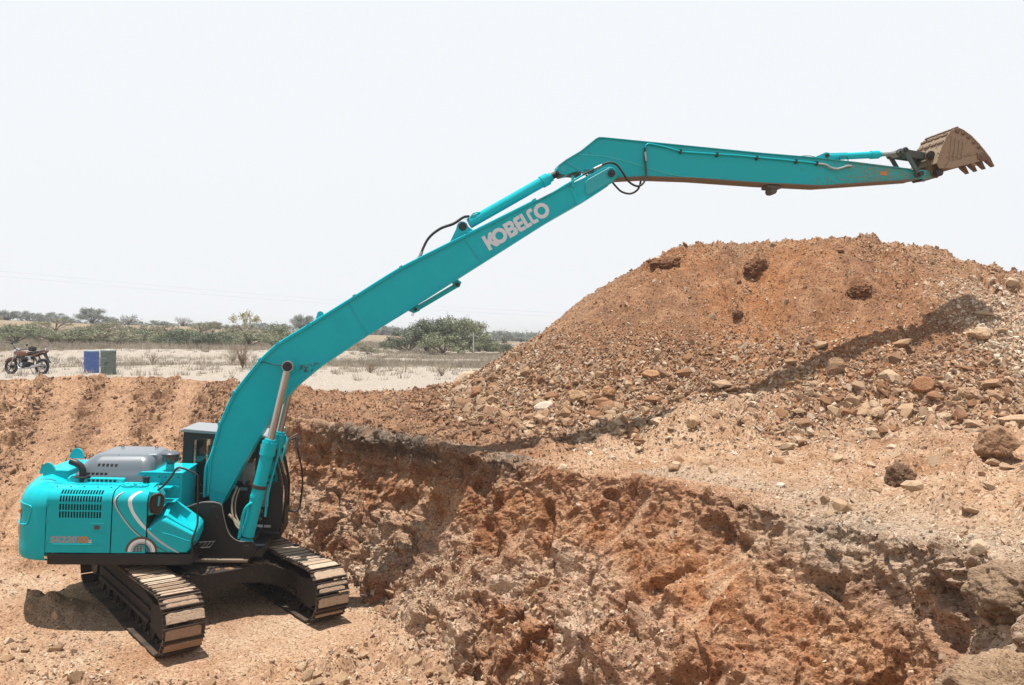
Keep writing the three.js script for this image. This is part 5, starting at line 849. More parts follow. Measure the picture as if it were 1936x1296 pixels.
// ---- bucket ram, links and bucket
{
  const a = [11.175, 8.72], b = [12.72, 8.915], q = (t) => along(a, b, t, 0);
  const c = P('bucket_cylinder', [cyl(q(0.07), q(0.66), 0.066, 0.066, 24), cyl(q(0.64), q(0.75), 0.080, 0.080, 24), cyl(q(0.75), q(0.79), 0.06, 0.05, 20), cyl([11.175, 8.72, -0.085], [11.175, 8.72, 0.085], 0.07, 0.07, 20), cyl([11.27, 8.79, 0.03], [11.65, 8.835, 0.03], 0.012, 0.012, 8)], paint, 'small ram on the arm that tips the bucket');
  part('rod', [cyl(q(0.78), q(0.97), 0.04, 0.04, 16), cyl([12.72, 8.915, -0.09], [12.72, 8.915, 0.09], 0.07, 0.07, 20)], steel, c);
  const grime = std(col(0.075, 0.085, 0.075), 0.75);
  const lk = P('bucket_link', [ext([[12.66, 8.90], [12.70, 8.985], [12.78, 8.985], [13.30, 8.945], [13.35, 8.88], [13.30, 8.82], [12.80, 8.84], [12.70, 8.86]], 0.10, 0.16, 0.006), ext([[12.66, 8.90], [12.70, 8.985], [12.78, 8.985], [13.30, 8.945], [13.35, 8.88], [13.30, 8.82], [12.80, 8.84], [12.70, 8.86]], -0.16, -0.10, 0.006), box(12.9, 13.15, 8.86, 8.93, -0.12, 0.12)], grime);
  for (const z of [0.235, -0.235]) part('side_link', [bar([12.74, 8.925, z], [13.06, 8.49, z], 0.075, 0.045), cyl([12.74, 8.925, z - 0.03], [12.74, 8.925, z + 0.03], 0.065, 0.065, 18), cyl([13.06, 8.49, z - 0.03], [13.06, 8.49, z + 0.03], 0.065, 0.065, 18)], std(col(0.07, 0.10, 0.095), 0.6), lk);
  part('pin', [cyl([12.74, 8.925, -0.29], [12.74, 8.925, 0.29], 0.042, 0.042, 16), cyl([13.29, 8.88, -0.27], [13.29, 8.88, 0.28], 0.05, 0.05, 16), cyl([13.29, 8.88, 0.24], [13.29, 8.88, 0.27], 0.085, 0.08, 20)], steelDark, lk);
  const mud = std(col(1, 1, 1), 0.9, 0, { map: speck(51, '#94816c', [[700, 1, 9, '#7a6653', 0.55], [500, 1, 7, '#ab9a84', 0.5], [200, 1, 8, '#6a4f3a', 0.5], [60, 1, 6, '#7a4a2c', 0.6]]) }), mudDark = std(col(0.16, 0.105, 0.068), 0.9);
  const prof = [[13.33, 8.70], [13.37, 8.86], [13.43, 9.03], [13.50, 9.20], [13.58, 9.32], [13.68, 9.39], [13.77, 9.405], [13.86, 9.375], [14.03, 9.28], [14.20, 9.145], [14.33, 9.02], [14.47, 8.88]], mouth = [[14.30, 8.825], [13.97, 8.715], [13.57, 8.61], [13.40, 8.60]];
  const bk = P('bucket', [ext([...prof, ...mouth], 0.36, 0.385, 0.003), ext([...prof, ...mouth], -0.385, -0.36, 0.003), ribbon(prof, 0.80, 0.026)], mud, 'muddy digging bucket curled open at the end of the arm');
  part('hinge_ear', [0.17, -0.21].map((z) => ext([[13.36, 8.52], [13.42, 8.45], [13.50, 8.46], [13.56, 8.55], [13.50, 8.72], [13.46, 8.86], [13.40, 8.97], [13.30, 8.97], [13.22, 8.92], [13.22, 8.84], [13.28, 8.72]], z, z + 0.04, 0.004)), mudDark, bk);
  for (let row = 0; row < 4; row++) for (let k = 0; k < 4; k++) { const t = [[13.465, 9.12], [13.54, 9.265], [13.63, 9.36], [13.74, 9.41]][row], an = [1.13, 1.0, 0.72, 0.25][row]; part('wear_strip', box(-0.022, 0.022, 0.008, 0.036, -0.085, 0.085).rotateZ(an).translate(t[0], t[1], -0.30 + k * 0.20), mudDark, bk); }
  { const rb = rng(61), cl = []; for (let i = 0; i < 46; i++) { const t = Math.floor(rb() * 8), [x, y] = prof[t], [x2, y2] = prof[t + 1], f = rb(); cl.push(STONES[i % 10].clone().scale(0.04 + rb() * 0.10, 0.02 + 0.03 * rb(), 0.04 + rb() * 0.10).translate(lerp(x, x2, f), lerp(y, y2, f) + 0.004, (rb() - 0.5) * 0.74)); } for (let i = 0; i < 30; i++) cl.push(STONES[i % 10].clone().scale(0.03 + rb() * 0.09, 0.03 + 0.07 * rb(), 0.02).translate(13.55 + rb() * 0.8, 8.72 + rb() * 0.22, 0.39)); part('caked_soil', cl, std(col(0.27, 0.19, 0.13), 0.95), bk); }
  part('back_brace', [ext([[13.36, 8.90], [13.46, 9.10], [13.44, 8.95], [13.42, 8.88]], 0.17, 0.21), ext([[13.36, 8.90], [13.46, 9.10], [13.44, 8.95], [13.42, 8.88]], -0.21, -0.17)], mud, bk);
  for (let i = 0; i < 4; i++) part('side_rib', bar([13.60 + i * 0.085, 8.74 + i * 0.025, 0.39], [13.62 + i * 0.085, 9.24 - i * 0.03, 0.39], 0.022, 0.02), mud, bk);
  part('side_band', [ext([[13.50, 8.62], [13.56, 8.735], [13.80, 8.80], [14.10, 8.90], [14.22, 8.95], [14.40, 8.87], [14.30, 8.825], [13.97, 8.715], [13.60, 8.605]], 0.384, 0.404, 0.004)], mud, bk);
  part('side_cutter', [ext([[14.17, 8.95], [14.25, 8.99], [14.38, 8.93], [14.44, 8.87], [14.30, 8.80], [14.18, 8.84]], 0.383, 0.43, 0.006), cyl([14.28, 8.895, 0.40], [14.28, 8.895, 0.44], 0.06, 0.055, 20)], mudDark, bk);
  for (const [x, y, an] of [[13.73, 9.345, 0.1], [13.86, 9.32, -0.5], [13.98, 9.255, -0.6], [14.10, 9.165, -0.65], [14.21, 9.08, -0.72]]) part('edge_block', box(-0.035, 0.035, -0.03, 0.03, 0, 0.035, 0.006).rotateZ(an).translate(x, y, 0.382), mudDark, bk);
  for (let i = 0; i < 4; i++) { const z = -0.345 + i * 0.23; const g = ext([[0, -0.048], [0.06, -0.052], [0.23, -0.014], [0.24, 0.010], [0.06, 0.05], [0, 0.045]], -0.05, 0.05, 0.01).rotateZ(-0.80).translate(14.41, 8.90, z); part('tooth', [g, ext([[-0.07, -0.045], [0.07, -0.04], [0.07, 0.04], [-0.07, 0.045]], -0.048, 0.048, 0.01).rotateZ(-0.80).translate(14.41, 8.91, z)], mudDark, bk); }
}
// ---- cab
{
  const side = (z0, z1) => {
    const s = shapeOf([[-0.60, 1.02], [1.09, 1.02], [1.17, 1.35], [1.165, 1.90], [1.08, 2.30], [0.985, 2.62], [0.90, 2.78], [0.80, 2.86], [-0.60, 2.93]]);
    const hole = (p) => s.holes.push(new THREE.Path(p.map(([x, y]) => new THREE.Vector2(x, y))));
    hole([[-0.42, 1.98], [0.66, 1.98], [0.66, 2.74], [0.60, 2.785], [-0.36, 2.82], [-0.42, 2.76]]);
    hole([[0.725, 2.06], [1.085, 2.06], [1.02, 2.30], [0.94, 2.57], [0.86, 2.70], [0.80, 2.745], [0.725, 2.74]]);
    return ext(s, z0, z1, 0.008);
  };
  const cab = P('cab', [side(-0.37, -0.31), side(-1.33, -1.27), box(-0.6, 1.08, 1.02, 1.12, -1.3, -0.34), box(-0.61, -0.54, 1.1, 2.05, -1.29, -0.35), box(-0.61, -0.54, 2.75, 2.90, -1.29, -0.35), box(-0.55, 0.82, 2.80, 2.84, -1.28, -0.36), box(0.86, 0.93, 2.70, 2.80, -1.29, -0.35), box(1.10, 1.16, 1.05, 1.42, -1.29, -0.35), box(1.13, 1.165, 1.40, 1.46, -1.29, -0.35)], black, 'black operator cab on the far side of the boom');
  part('roof', [ext([[-0.65, 2.925], [0.84, 2.85], [0.86, 2.875], [0.80, 2.905], [-0.58, 2.985], [-0.65, 2.965]], -1.35, -0.29, 0.015, 2)], std(col(0.25, 0.265, 0.28), 0.55), cab);
  for (const z of [-0.34, -1.30]) { part('side_window', box(-0.43, 0.67, 1.97, 2.83, z - 0.003, z + 0.003), glass, cab); part('side_window', ext([[0.72, 2.055], [1.09, 2.055], [0.945, 2.58], [0.80, 2.75], [0.72, 2.75]], z - 0.003, z + 0.003), glass, cab); }
  part('windscreen', ribbon([[1.145, 1.45], [1.14, 1.90], [1.06, 2.28], [0.965, 2.60], [0.88, 2.75]], 0.88, 0.006).translate(0, 0, -0.82), glass, cab);
  part('rear_window', box(-0.58, -0.574, 2.05, 2.76, -1.28, -0.36), glass, cab);
  part('sticker', [box(0.72, 0.84, 1.235, 1.285, -0.312, -0.306)], std(col(0.5, 0.56, 0.62), 0.6), cab); part('sticker', [box(0.86, 0.98, 1.235, 1.28, -0.312, -0.306)], std(col(0.38, 0.38, 0.36), 0.6), cab);
  part('sticker', [box(0.42, 0.54, 1.90, 1.955, -0.312, -0.306)], std(col(0.10, 0.22, 0.26), 0.6), cab); part('sticker', [box(0.28, 0.36, 1.93, 1.985, -0.312, -0.306)], std(col(0.10, 0.24, 0.28), 0.6), cab);
  // lower bay between cab and boom: filter bowl, plates
  part('filter', [box(0.79, 0.93, 1.62, 2.02, -0.32, -0.22, 0.02)], std(col(0.12, 0.15, 0.19), 0.4), cab);
  part('horn', [new THREE.SphereGeometry(0.035, 16, 10).translate(0.79, 1.39, -0.28), cyl([0.77, 1.62, -0.29], [0.79, 1.42, -0.28], 0.008, 0.008, 6), box(0.75, 0.83, 1.50, 1.57, -0.31, -0.28)], std(col(0.16, 0.09, 0.06), 0.7), cab);
  part('seat', [box(-0.36, -0.22, 1.55, 2.60, -1.05, -0.56, 0.05), box(-0.36, 0.22, 1.45, 1.60, -1.08, -0.53, 0.05), box(-0.34, -0.24, 2.55, 2.80, -0.95, -0.66, 0.04), box(-0.2, 0.1, 1.1, 1.46, -1.0, -0.6)], std(col(0.028, 0.034, 0.04), 0.8), cab).position.set(0.12, 0.06, 0);
  part('console', [box(0.05, 0.48, 1.5, 1.80, -0.54, -0.42, 0.03), box(0.05, 0.48, 1.5, 1.80, -1.22, -1.10, 0.03), cyl([0.40, 1.78, -0.48], [0.43, 1.98, -0.48], 0.022, 0.018, 10), cyl([0.40, 1.78, -1.16], [0.43, 1.98, -1.16], 0.022, 0.018, 10), box(0.95, 1.05, 1.6, 2.0, -0.52, -0.42, 0.02)], blackMatt, cab);
  // lamps on the roof front, wiper, mirror frame and grab rail
  for (const [x, y, z] of [[0.96, 2.92, -0.62], [1.02, 2.95, -0.9]]) part('work_lamp', [cyl([x - 0.05, y, z], [x + 0.05, y - 0.01, z], 0.06, 0.072, 20), cyl([x - 0.02, y - 0.12, z], [x - 0.02, y, z], 0.015, 0.015, 8)], std(col(0.22, 0.24, 0.25), 0.4, 0.3), cab);
  part('grab_rail', tube([[1.14, 2.70, -1.30], [1.22, 2.72, -1.32], [1.27, 2.50, -1.34], [1.36, 2.15, -1.35], [1.39, 1.85, -1.35], [1.37, 1.45, -1.35], [1.34, 1.34, -1.34], [1.27, 1.30, -1.32], [1.16, 1.32, -1.30]], 0.018, 8, 90), black, cab);
  part('mirror', [tube([[1.10, 2.72, -1.25], [1.22, 2.80, -1.28], [1.27, 2.80, -1.30], [1.28, 2.62, -1.30]], 0.012, 8, 30), box(1.225, 1.29, 2.55, 2.76, -1.33, -1.29, 0.01)], std(col(0.16, 0.14, 0.12), 0.5, 0.3), cab);
  part('wiper', tube([[1.18, 1.48, -0.8], [1.185, 1.90, -0.72], [1.07, 2.35, -0.66]], 0.008, 6, 30), black, cab);
  part('screen_guard', tube([[1.19, 1.30, -0.36], [1.205, 1.9, -0.36], [1.11, 2.32, -0.36], [1.0, 2.66, -0.36], [0.93, 2.82, -0.40]], 0.022, 8, 50), black, cab);
}
// ---------------------------------------------------------------- the operator
function field(bones, lo, hi, cell, k, tweak) { // one smooth skin over tapered capsules
  const span = Math.max(hi[0] - lo[0], hi[1] - lo[1], hi[2] - lo[2]), res = Math.ceil(span / cell) + 4, mc = new MarchingCubes(res, undefined, false, false, 60000), half = res / 2, sc = span / (res - 4);
  const c = [0, 1, 2].map((i) => (lo[i] + hi[i]) / 2);
  for (let z = 0, n = 0; z < res; z++) for (let y = 0; y < res; y++) for (let x = 0; x < res; x++, n++) {
    const px = c[0] + (x - half) * sc, py = c[1] + (y - half) * sc, pz = c[2] + (z - half) * sc; let d = 9;
    for (const [a, b, ra, rb] of bones) {
      const ex_ = b[0] - a[0], ey = b[1] - a[1], ez = b[2] - a[2], t = clamp(((px - a[0]) * ex_ + (py - a[1]) * ey + (pz - a[2]) * ez) / (ex_ * ex_ + ey * ey + ez * ez + 1e-9), 0, 1);
      const q = Math.hypot(px - a[0] - ex_ * t, py - a[1] - ey * t, pz - a[2] - ez * t) - lerp(ra, rb, t), h = Math.max(k - Math.abs(d - q), 0) / k; d = Math.min(d, q) - h * h * k * 0.25;
    }
    mc.field[n] = -(tweak ? tweak(d, px, py, pz) : d);
  }
  mc.isolation = 0; mc.update();
  const g = new THREE.BufferGeometry(), n = mc.count, p = new Float32Array(n * 3);
  for (let i = 0; i < n; i++) for (let j = 0; j < 3; j++) p[i * 3 + j] = c[j] + mc.positionArray[i * 3 + j] * half * sc;
  g.setAttribute('position', new THREE.BufferAttribute(p, 3)); g.setAttribute('normal', new THREE.BufferAttribute(new Float32Array(mc.normalArray.subarray(0, n * 3)), 3)); return g;
}
{
  ex.updateMatrixWorld(true);
  const o = thing('person', 'driver in a pale shirt sitting in the black cab, facing right behind the boom', 'person', ex.localToWorld(V3(0.34, 1.72, -0.80)).toArray());
  o.rotation.copy(ex.rotation);
  const skinM = std(col(0.045, 0.026, 0.018), 0.6), shirt = std(col(0.30, 0.33, 0.35), 0.85), trousers = std(col(0.03, 0.035, 0.05), 0.85), hairM = std(col(0.008, 0.007, 0.007), 0.7);
  // x forward, y up, z right; origin on the seat
  const body = [[[0.0, 0.10, 0], [0.06, 0.40, 0], 0.13, 0.15], [[0.06, 0.40, 0.0], [0.10, 0.52, 0], 0.15, 0.10], [[0.10, 0.52, -0.15], [0.10, 0.52, 0.15], 0.075, 0.075], [[0.10, 0.52, 0], [0.15, 0.68, 0], 0.058, 0.052]];
  for (const s of [-1, 1]) body.push([[0.10, 0.51, 0.17 * s], [0.12, 0.27, 0.25 * s], 0.058, 0.046], [[0.12, 0.27, 0.25 * s], [0.36, 0.26, 0.31 * s], 0.044, 0.032], [[0.0, 0.10, 0.09 * s], [0.46, 0.13, 0.13 * s], 0.092, 0.066], [[0.46, 0.13, 0.13 * s], [0.52, -0.30, 0.13 * s], 0.062, 0.044], [[0.50, -0.34, 0.13 * s], [0.70, -0.38, 0.14 * s], 0.045, 0.036]);
  const b = part('body', field(body, [-0.2, -0.45, -0.42], [0.8, 0.78, 0.42], 0.016, 0.05), skinM, o);
  part('shirt', field([body[0], body[1], body[2]].map(([a, c, r, q]) => [a, c, r + 0.012, q + 0.012]).concat(body.filter((q) => Math.abs(q[0][1] - 0.51) < 0.001).map(([a, c, r, q]) => [a, c, r + 0.013, q + 0.014])), [-0.2, 0, -0.36], [0.32, 0.66, 0.36], 0.016, 0.05), shirt, o);
  part('trousers', field(body.filter((q) => Math.abs(q[0][1]) <= 0.131 && q[0][1] > 0.05).map(([a, c, r, q]) => [a, c, r + 0.012, q + 0.014]), [-0.16, -0.40, -0.26], [0.66, 0.28, 0.26], 0.016, 0.05), trousers, o);
  const H = [0.19, 0.80, 0];
  part('head', merge([field([[[H[0] - 0.015, H[1] + 0.035, 0], [H[0] - 0.005, H[1] + 0.02, 0], 0.09, 0.09], [[H[0] + 0.02, H[1] - 0.02, 0], [H[0] + 0.055, H[1] - 0.085, 0], 0.066, 0.036], [[H[0] + 0.085, H[1] + 0.005, 0], [H[0] + 0.107, H[1] - 0.03, 0], 0.010, 0.013], [[H[0] + 0.08, H[1] - 0.058, -0.018], [H[0] + 0.08, H[1] - 0.058, 0.018], 0.010, 0.010], [[H[0] - 0.02, H[1] + 0.01, 0.088], [H[0] - 0.015, H[1] - 0.035, 0.084], 0.014, 0.010], [[H[0] - 0.02, H[1] + 0.01, -0.088], [H[0] - 0.015, H[1] - 0.035, -0.084], 0.014, 0.010], [[H[0] - 0.01, H[1] - 0.05, 0], [H[0] - 0.035, H[1] - 0.15, 0], 0.06, 0.052]], [H[0] - 0.14, H[1] - 0.17, -0.13], [H[0] + 0.14, H[1] + 0.15, 0.13], 0.006, 0.018, (d, x, y, z) => d + 0.006 * Math.max(0, 1 - Math.hypot(x - H[0] - 0.085, y - H[1] - 0.012, Math.abs(z) - 0.032) / 0.02))]), skinM, b);
  part('eye', [-1, 1].map((s) => new THREE.SphereGeometry(0.011, 10, 8).translate(H[0] + 0.074, H[1] + 0.012, 0.032 * s)), std(col(0.4, 0.4, 0.38), 0.3), b);
  part('hair', field([[[H[0] - 0.025, H[1] + 0.05, 0], [H[0] - 0.02, H[1] + 0.045, 0], 0.094, 0.094], [[H[0] - 0.06, H[1] + 0.02, 0], [H[0] - 0.06, H[1] - 0.03, 0], 0.075, 0.06]], [H[0] - 0.15, H[1] - 0.12, -0.12], [H[0] + 0.10, H[1] + 0.16, 0.12], 0.007, 0.02, (d, x, y, z) => Math.max(d, (x - H[0]) * 0.9 - (y - H[1]) * 0.75 - 0.005 + 0.004 * pn(x * 90, y * 90, z * 90))), hairM, o);
  for (const s of [-1, 1]) { // hands closed on the two levers
    const W = [0.36, 0.26, 0.31 * s], bones = [[W, [0.42, 0.268, 0.325 * s], 0.026, 0.032]]; for (let f = 0; f < 4; f++) { const y = 0.298 - f * 0.021, l = [0.9, 1, 0.95, 0.75][f]; bones.push([[0.43, y, 0.335 * s], [0.43 + 0.030 * l, y, 0.362 * s], 0.0095, 0.009], [[0.43 + 0.030 * l, y, 0.362 * s], [0.43 + 0.012 * l, y, 0.384 * s], 0.009, 0.008], [[0.43 + 0.012 * l, y, 0.384 * s], [0.425 - 0.008 * l, y, 0.372 * s], 0.008, 0.007]); } bones.push([[0.40, 0.285, 0.322 * s], [0.405, 0.315, 0.345 * s], 0.012, 0.010], [[0.405, 0.315, 0.345 * s], [0.428, 0.322, 0.36 * s], 0.010, 0.008]);
    part('hand', field(bones, [0.32, 0.20, s > 0 ? 0.27 : -0.41], [0.48, 0.34, s > 0 ? 0.41 : -0.27], 0.0035, 0.007), skinM, b);
  }
}

// ---------------------------------------------------------------- boulders that stand out
// [label, x, z, size, tone, seed, options]
boulder('pale boat-shaped stone high on the right of the earth heap, below the bucket shadow', 9.01, -15.08, [0.42, 0.22, 0.3], [0.46, 0.35, 0.24], 1, { rz: -0.2 });
boulder('white block with a flat top at the left foot of the earth heap', 0.66, -16.15, [0.42, 0.2, 0.3], [0.66, 0.62, 0.57], 2, { ry: 0.4, rough: 0.04, rz: 0.2 });
boulder('large crumbling dark clod lodged in the upper face of the heap', 5.99, -18.95, [0.62, 0.62, 0.5], [0.20, 0.105, 0.058], 3, { rough: 0.4, cuts: 3, lift: -0.02 });
boulder('dark clod on the left shoulder of the heap, just under the crest', 3.99, -20.19, [0.85, 0.5, 0.6], [0.20, 0.105, 0.058], 4, { rough: 0.4, cuts: 3, lift: -0.04 });
boulder('dark earth clod in the middle of the heap\'s right half', 7.59, -16.95, [0.6, 0.34, 0.45], [0.20, 0.105, 0.058], 5, { rough: 0.4, cuts: 3, lift: -0.02 });
boulder('small round dark clod in the centre of the bare brown slope', 5.07, -17.52, [0.26, 0.22, 0.22], [0.15, 0.078, 0.043], 6, { rough: 0.25, cuts: 3 });
boulder('tilted grey-brown slab at the lower end of the arm\'s shadow', 6.17, -14.90, [0.40, 0.36, 0.26], [0.30, 0.21, 0.14], 7, { rz: 0.5, rough: 0.05 });
boulder('pale angular block below the tilted slab, on the gravel', 6.32, -13.47, [0.38, 0.3, 0.3], [0.46, 0.35, 0.25], 8, { ry: 1 });
boulder('reddish pointed block among pale stones at the right foot of the heap', 7.34, -13.95, [0.48, 0.32, 0.35], [0.36, 0.20, 0.11], 9, { ry: 0.3, rough: 0.06 });
boulder('pale broad block leaning against the reddish pointed block', 7.9, -13.5, [0.42, 0.28, 0.3], [0.45, 0.33, 0.23], 10, { ry: 2 });
boulder('pale lone block on the terrace, right of the end of the boom shadow', 3.25, -14.01, [0.30, 0.26, 0.24], [0.50, 0.38, 0.27], 11, { ry: 0.7 });
boulder('large buff block beside the white block at the heap\'s left foot', 1.35, -16.05, [0.5, 0.36, 0.35], [0.44, 0.31, 0.20], 12, { ry: 1.7 });
boulder('pale flat-faced stone near the corner where heap and field meet', -1.25, -21.3, [0.75, 0.34, 0.45], [0.55, 0.46, 0.36], 13, { ry: 0.5, rz: 0.35 });
boulder('orange-brown block halfway along the foot of the heap', 1.97, -16.01, [0.42, 0.30, 0.3], [0.40, 0.24, 0.13], 14, { ry: 2.2 });
boulder('wide pale slab standing in the rubble left of the slope\'s centre', 2.94, -16.44, [0.42, 0.24, 0.26], [0.45, 0.28, 0.17], 15, { rx: 0.5, rough: 0.05 });
boulder('long pale slab at the right edge, above the large brown boulder', 8.15, -12.5, [0.8, 0.22, 0.4], [0.47, 0.36, 0.26], 16, { ry: 0.1, rough: 0.06 });
boulder('brown pointed rock standing on the berm left of the plastic bag', -11.55, -24.1, [0.34, 0.34, 0.28], [0.24, 0.12, 0.065], 17, { cuts: 6 });
boulder('dark round clod on the terrace, left of the large brown boulder', 4.9, -9.86, [0.37, 0.35, 0.33], [0.15, 0.095, 0.06], 18, { rough: 0.24, cuts: 4 });
boulder('large brown boulder on the terrace at the right edge of the photo', 6.35, -10.2, [0.62, 0.48, 0.45], [0.30, 0.20, 0.13], 19, { rough: 0.13, lift: 0.34 });
boulder('small brown stone alone on the bare terrace near the rim', -0.46, -15.73, [0.2, 0.16, 0.16], [0.28, 0.15, 0.08], 20, { cuts: 6 });
boulder('big grey lump of earth in the lower right corner', 2.95, -4.55, [0.85, 0.6, 0.7], [0.27, 0.20, 0.14], 21, { y: 2.45, rough: 0.2, cuts: 4, lift: 0 });
boulder('grey earth lump above the one in the lower right corner', 3.65, -5.6, [0.7, 0.45, 0.6], [0.24, 0.18, 0.13], 22, { y: 2.78, rough: 0.22, cuts: 4, lift: 0 });

// ---------------------------------------------------------------- two drums and a motorcycle on the field
{
  const drum = (label, x, z, r, h, map, rimTone, turn, seed) => {
    const d = thing('oil_drum', label, 'drum', [x, surfaceH(x, z) - 0.02, z], turn);
    const pr = [[0, 0.01], [r - 0.02, 0.01], [r, 0.0], [r + 0.006, 0.02], [r, 0.04]]; for (const c of [0.33, 0.66]) pr.push([r, h * c - 0.03], [r + 0.018, h * c - 0.012], [r + 0.018, h * c + 0.012], [r, h * c + 0.03]); pr.push([r, h - 0.05]);
    for (let i = 0; i < 6; i++) pr.splice(-1, 0, [r + 0.003 * (i % 2), h * (0.7 + i * 0.04)]);
    const g = new THREE.LatheGeometry(pr.map(([a, b]) => new THREE.Vector2(a, b)), 40), p = g.attributes.position, u = g.attributes.uv; const rg = rng(seed); const ph = rg() * 6;
    for (let i = 0; i < p.count; i++) { const a = Math.atan2(p.getZ(i), p.getX(i)), y = p.getY(i), k = 1 + 0.018 * pn(Math.cos(a) * 1.6 + ph, y * 3, Math.sin(a) * 1.6); p.setX(i, p.getX(i) * k); p.setZ(i, p.getZ(i) * k); u.setXY(i, u.getX(i), y / h); } g.computeVertexNormals();
    part('shell', g, std(col(1, 1, 1), 0.6, 0.1, { map }), d);
    part('top', new THREE.LatheGeometry([[0, h - 0.03], [r - 0.03, h - 0.03], [r - 0.02, h - 0.01], [r - 0.012, h + 0.004], [r + 0.006, h + 0.004], [r + 0.012, h - 0.012], [r + 0.006, h - 0.04], [r, h - 0.05]].map(([a, b]) => new THREE.Vector2(a, b)), 40), std(rimTone, 0.55, 0.2), d);
    part('bung', cyl([r * 0.6, h - 0.03, 0.05], [r * 0.6, h - 0.01, 0.05], 0.035, 0.035, 12), darkGrey, d);
  };
  const worn = (seed, base, list) => speck(seed, base, list, 512);
  drum('blue steel drum, faded and scuffed, standing left of a darker drum', -17.45, -32.4, 0.285, 0.93, worn(61, '#4f66a4', [[420, 1, 9, '#4f8f9a', 0.5], [160, 1, 7, '#7fb0c0', 0.4], [24, 4, 22, '#3d4658', 0.6], [200, 1, 6, '#46559a', 0.5]]), col(0.24, 0.38, 0.46), 0.4, 3);
  drum('grimy grey-green drum, streaked with tar, standing right of the blue drum', -16.03, -31.0, 0.28, 1.0, worn(62, '#67716b', [[260, 2, 16, '#3a443e', 0.5], [120, 4, 30, '#1f2623', 0.5], [240, 1, 9, '#8d8a72', 0.5], [120, 2, 9, '#4c5c5a', 0.5]]), col(0.40, 0.46, 0.45), 2.2, 4);
}
{
  const mx = -19.55, mz = -31.4, m = thing('motorcycle', 'orange and black motorcycle parked on the pale field left of the drums', 'motorcycle', [mx, surfaceH(mx, mz) - 0.02, mz], Math.PI - 0.24);
  m.scale.setScalar(1.06); m.rotation.order = 'YXZ'; m.rotation.x = 0.10;
  const orangeP = new THREE.MeshPhysicalMaterial({ color: col(0.12, 0.034, 0.011), roughness: 0.35, clearcoat: 0.5 }), alloy = std(col(0.45, 0.45, 0.45), 0.35, 0.8), clear = new THREE.MeshPhysicalMaterial({ color: col(0.5, 0.53, 0.55), roughness: 0.15, clearcoat: 1 });
  for (const x of [0.71, -0.71]) {
    const w = part('wheel', [new THREE.TorusGeometry(0.215, 0.022, 8, 36).translate(x, 0.30, 0), cyl([x, 0.30, -0.06], [x, 0.30, 0.06], 0.05, 0.05, 16), ...[0, 1, 2, 3, 4].flatMap((i) => { const a = i * 1.2566 + 0.3; return [bar([x + Math.cos(a - 0.35) * 0.04, 0.30 + Math.sin(a - 0.35) * 0.04, 0], [x + Math.cos(a) * 0.21, 0.30 + Math.sin(a) * 0.21, 0], 0.028, 0.022)]; })], x > 0 ? blackMatt : alloy, m);
    part('tyre', new THREE.TorusGeometry(0.258, x > 0 ? 0.044 : 0.052, 10, 40).translate(x, 0.30, 0), rubber, w);
    part('brake_disc', cyl([x, 0.30, 0.062], [x, 0.30, 0.068], 0.11, 0.11, 24), alloy, w);
  }
  part('fork', [cyl([0.71, 0.30, 0.085], [0.45, 0.86, 0.075], 0.022, 0.022, 10), cyl([0.71, 0.30, -0.085], [0.45, 0.86, -0.075], 0.022, 0.022, 10), box(0.40, 0.50, 0.80, 0.86, -0.09, 0.09)], steel, m);
  part('front_mudguard', new THREE.TorusGeometry(0.305, 0.055, 8, 24, 1.7).rotateZ(0.55).scale(1, 1, 1.1).translate(0.71, 0.31, 0), orangeP, m);
  part('headlamp_cowl', field([[[0.54, 0.86, 0], [0.60, 0.80, 0], 0.085, 0.06], [[0.50, 0.90, 0.05], [0.46, 0.98, 0.05], 0.06, 0.03], [[0.50, 0.90, -0.05], [0.46, 0.98, -0.05], 0.06, 0.03]], [0.38, 0.66, -0.17], [0.74, 1.05, 0.17], 0.014, 0.05), clear, m);
  part('cowl_trim', [ext([[0.36, 0.74], [0.50, 0.76], [0.56, 0.84], [0.44, 0.88], [0.36, 0.82]], -0.105, -0.085, 0.004), ext([[0.36, 0.74], [0.50, 0.76], [0.56, 0.84], [0.44, 0.88], [0.36, 0.82]], 0.085, 0.105, 0.004)], orangeP, m);
  part('fuel_tank', field([[[0.30, 0.79, 0.05], [0.0, 0.78, 0.04], 0.115, 0.095], [[0.30, 0.79, -0.05], [0.0, 0.78, -0.04], 0.115, 0.095], [[0.34, 0.72, 0.08], [0.12, 0.70, 0.08], 0.07, 0.06], [[0.34, 0.72, -0.08], [0.12, 0.70, -0.08], 0.07, 0.06]], [-0.12, 0.58, -0.2], [0.48, 0.95, 0.2], 0.016, 0.06), orangeP, m);
  part('seat', field([[[-0.10, 0.80, 0], [-0.32, 0.78, 0], 0.07, 0.095], [[-0.32, 0.79, 0], [-0.66, 0.89, 0], 0.095, 0.06]], [-0.76, 0.66, -0.14], [0.0, 0.98, 0.14], 0.016, 0.05), blackMatt, m);
  part('tail_cowl', [ext([[-0.30, 0.66], [-0.80, 0.84], [-0.88, 0.93], [-0.70, 0.86], [-0.34, 0.75]], 0.085, 0.115, 0.008), ext([[-0.30, 0.66], [-0.80, 0.84], [-0.88, 0.93], [-0.70, 0.86], [-0.34, 0.75]], -0.115, -0.085, 0.008), box(-0.86, -0.74, 0.86, 0.91, -0.09, 0.09, 0.01)], orangeP, m);
  part('tank_panel', [ext([[-0.10, 0.66], [0.20, 0.64], [0.42, 0.70], [0.40, 0.62], [0.10, 0.56], [-0.12, 0.58]], -0.15, 0.15, 0.01), ext([[-0.10, 0.80], [0.05, 0.885], [0.30, 0.91], [0.36, 0.86], [0.1, 0.80]], -0.06, 0.06, 0.01)], black, m);
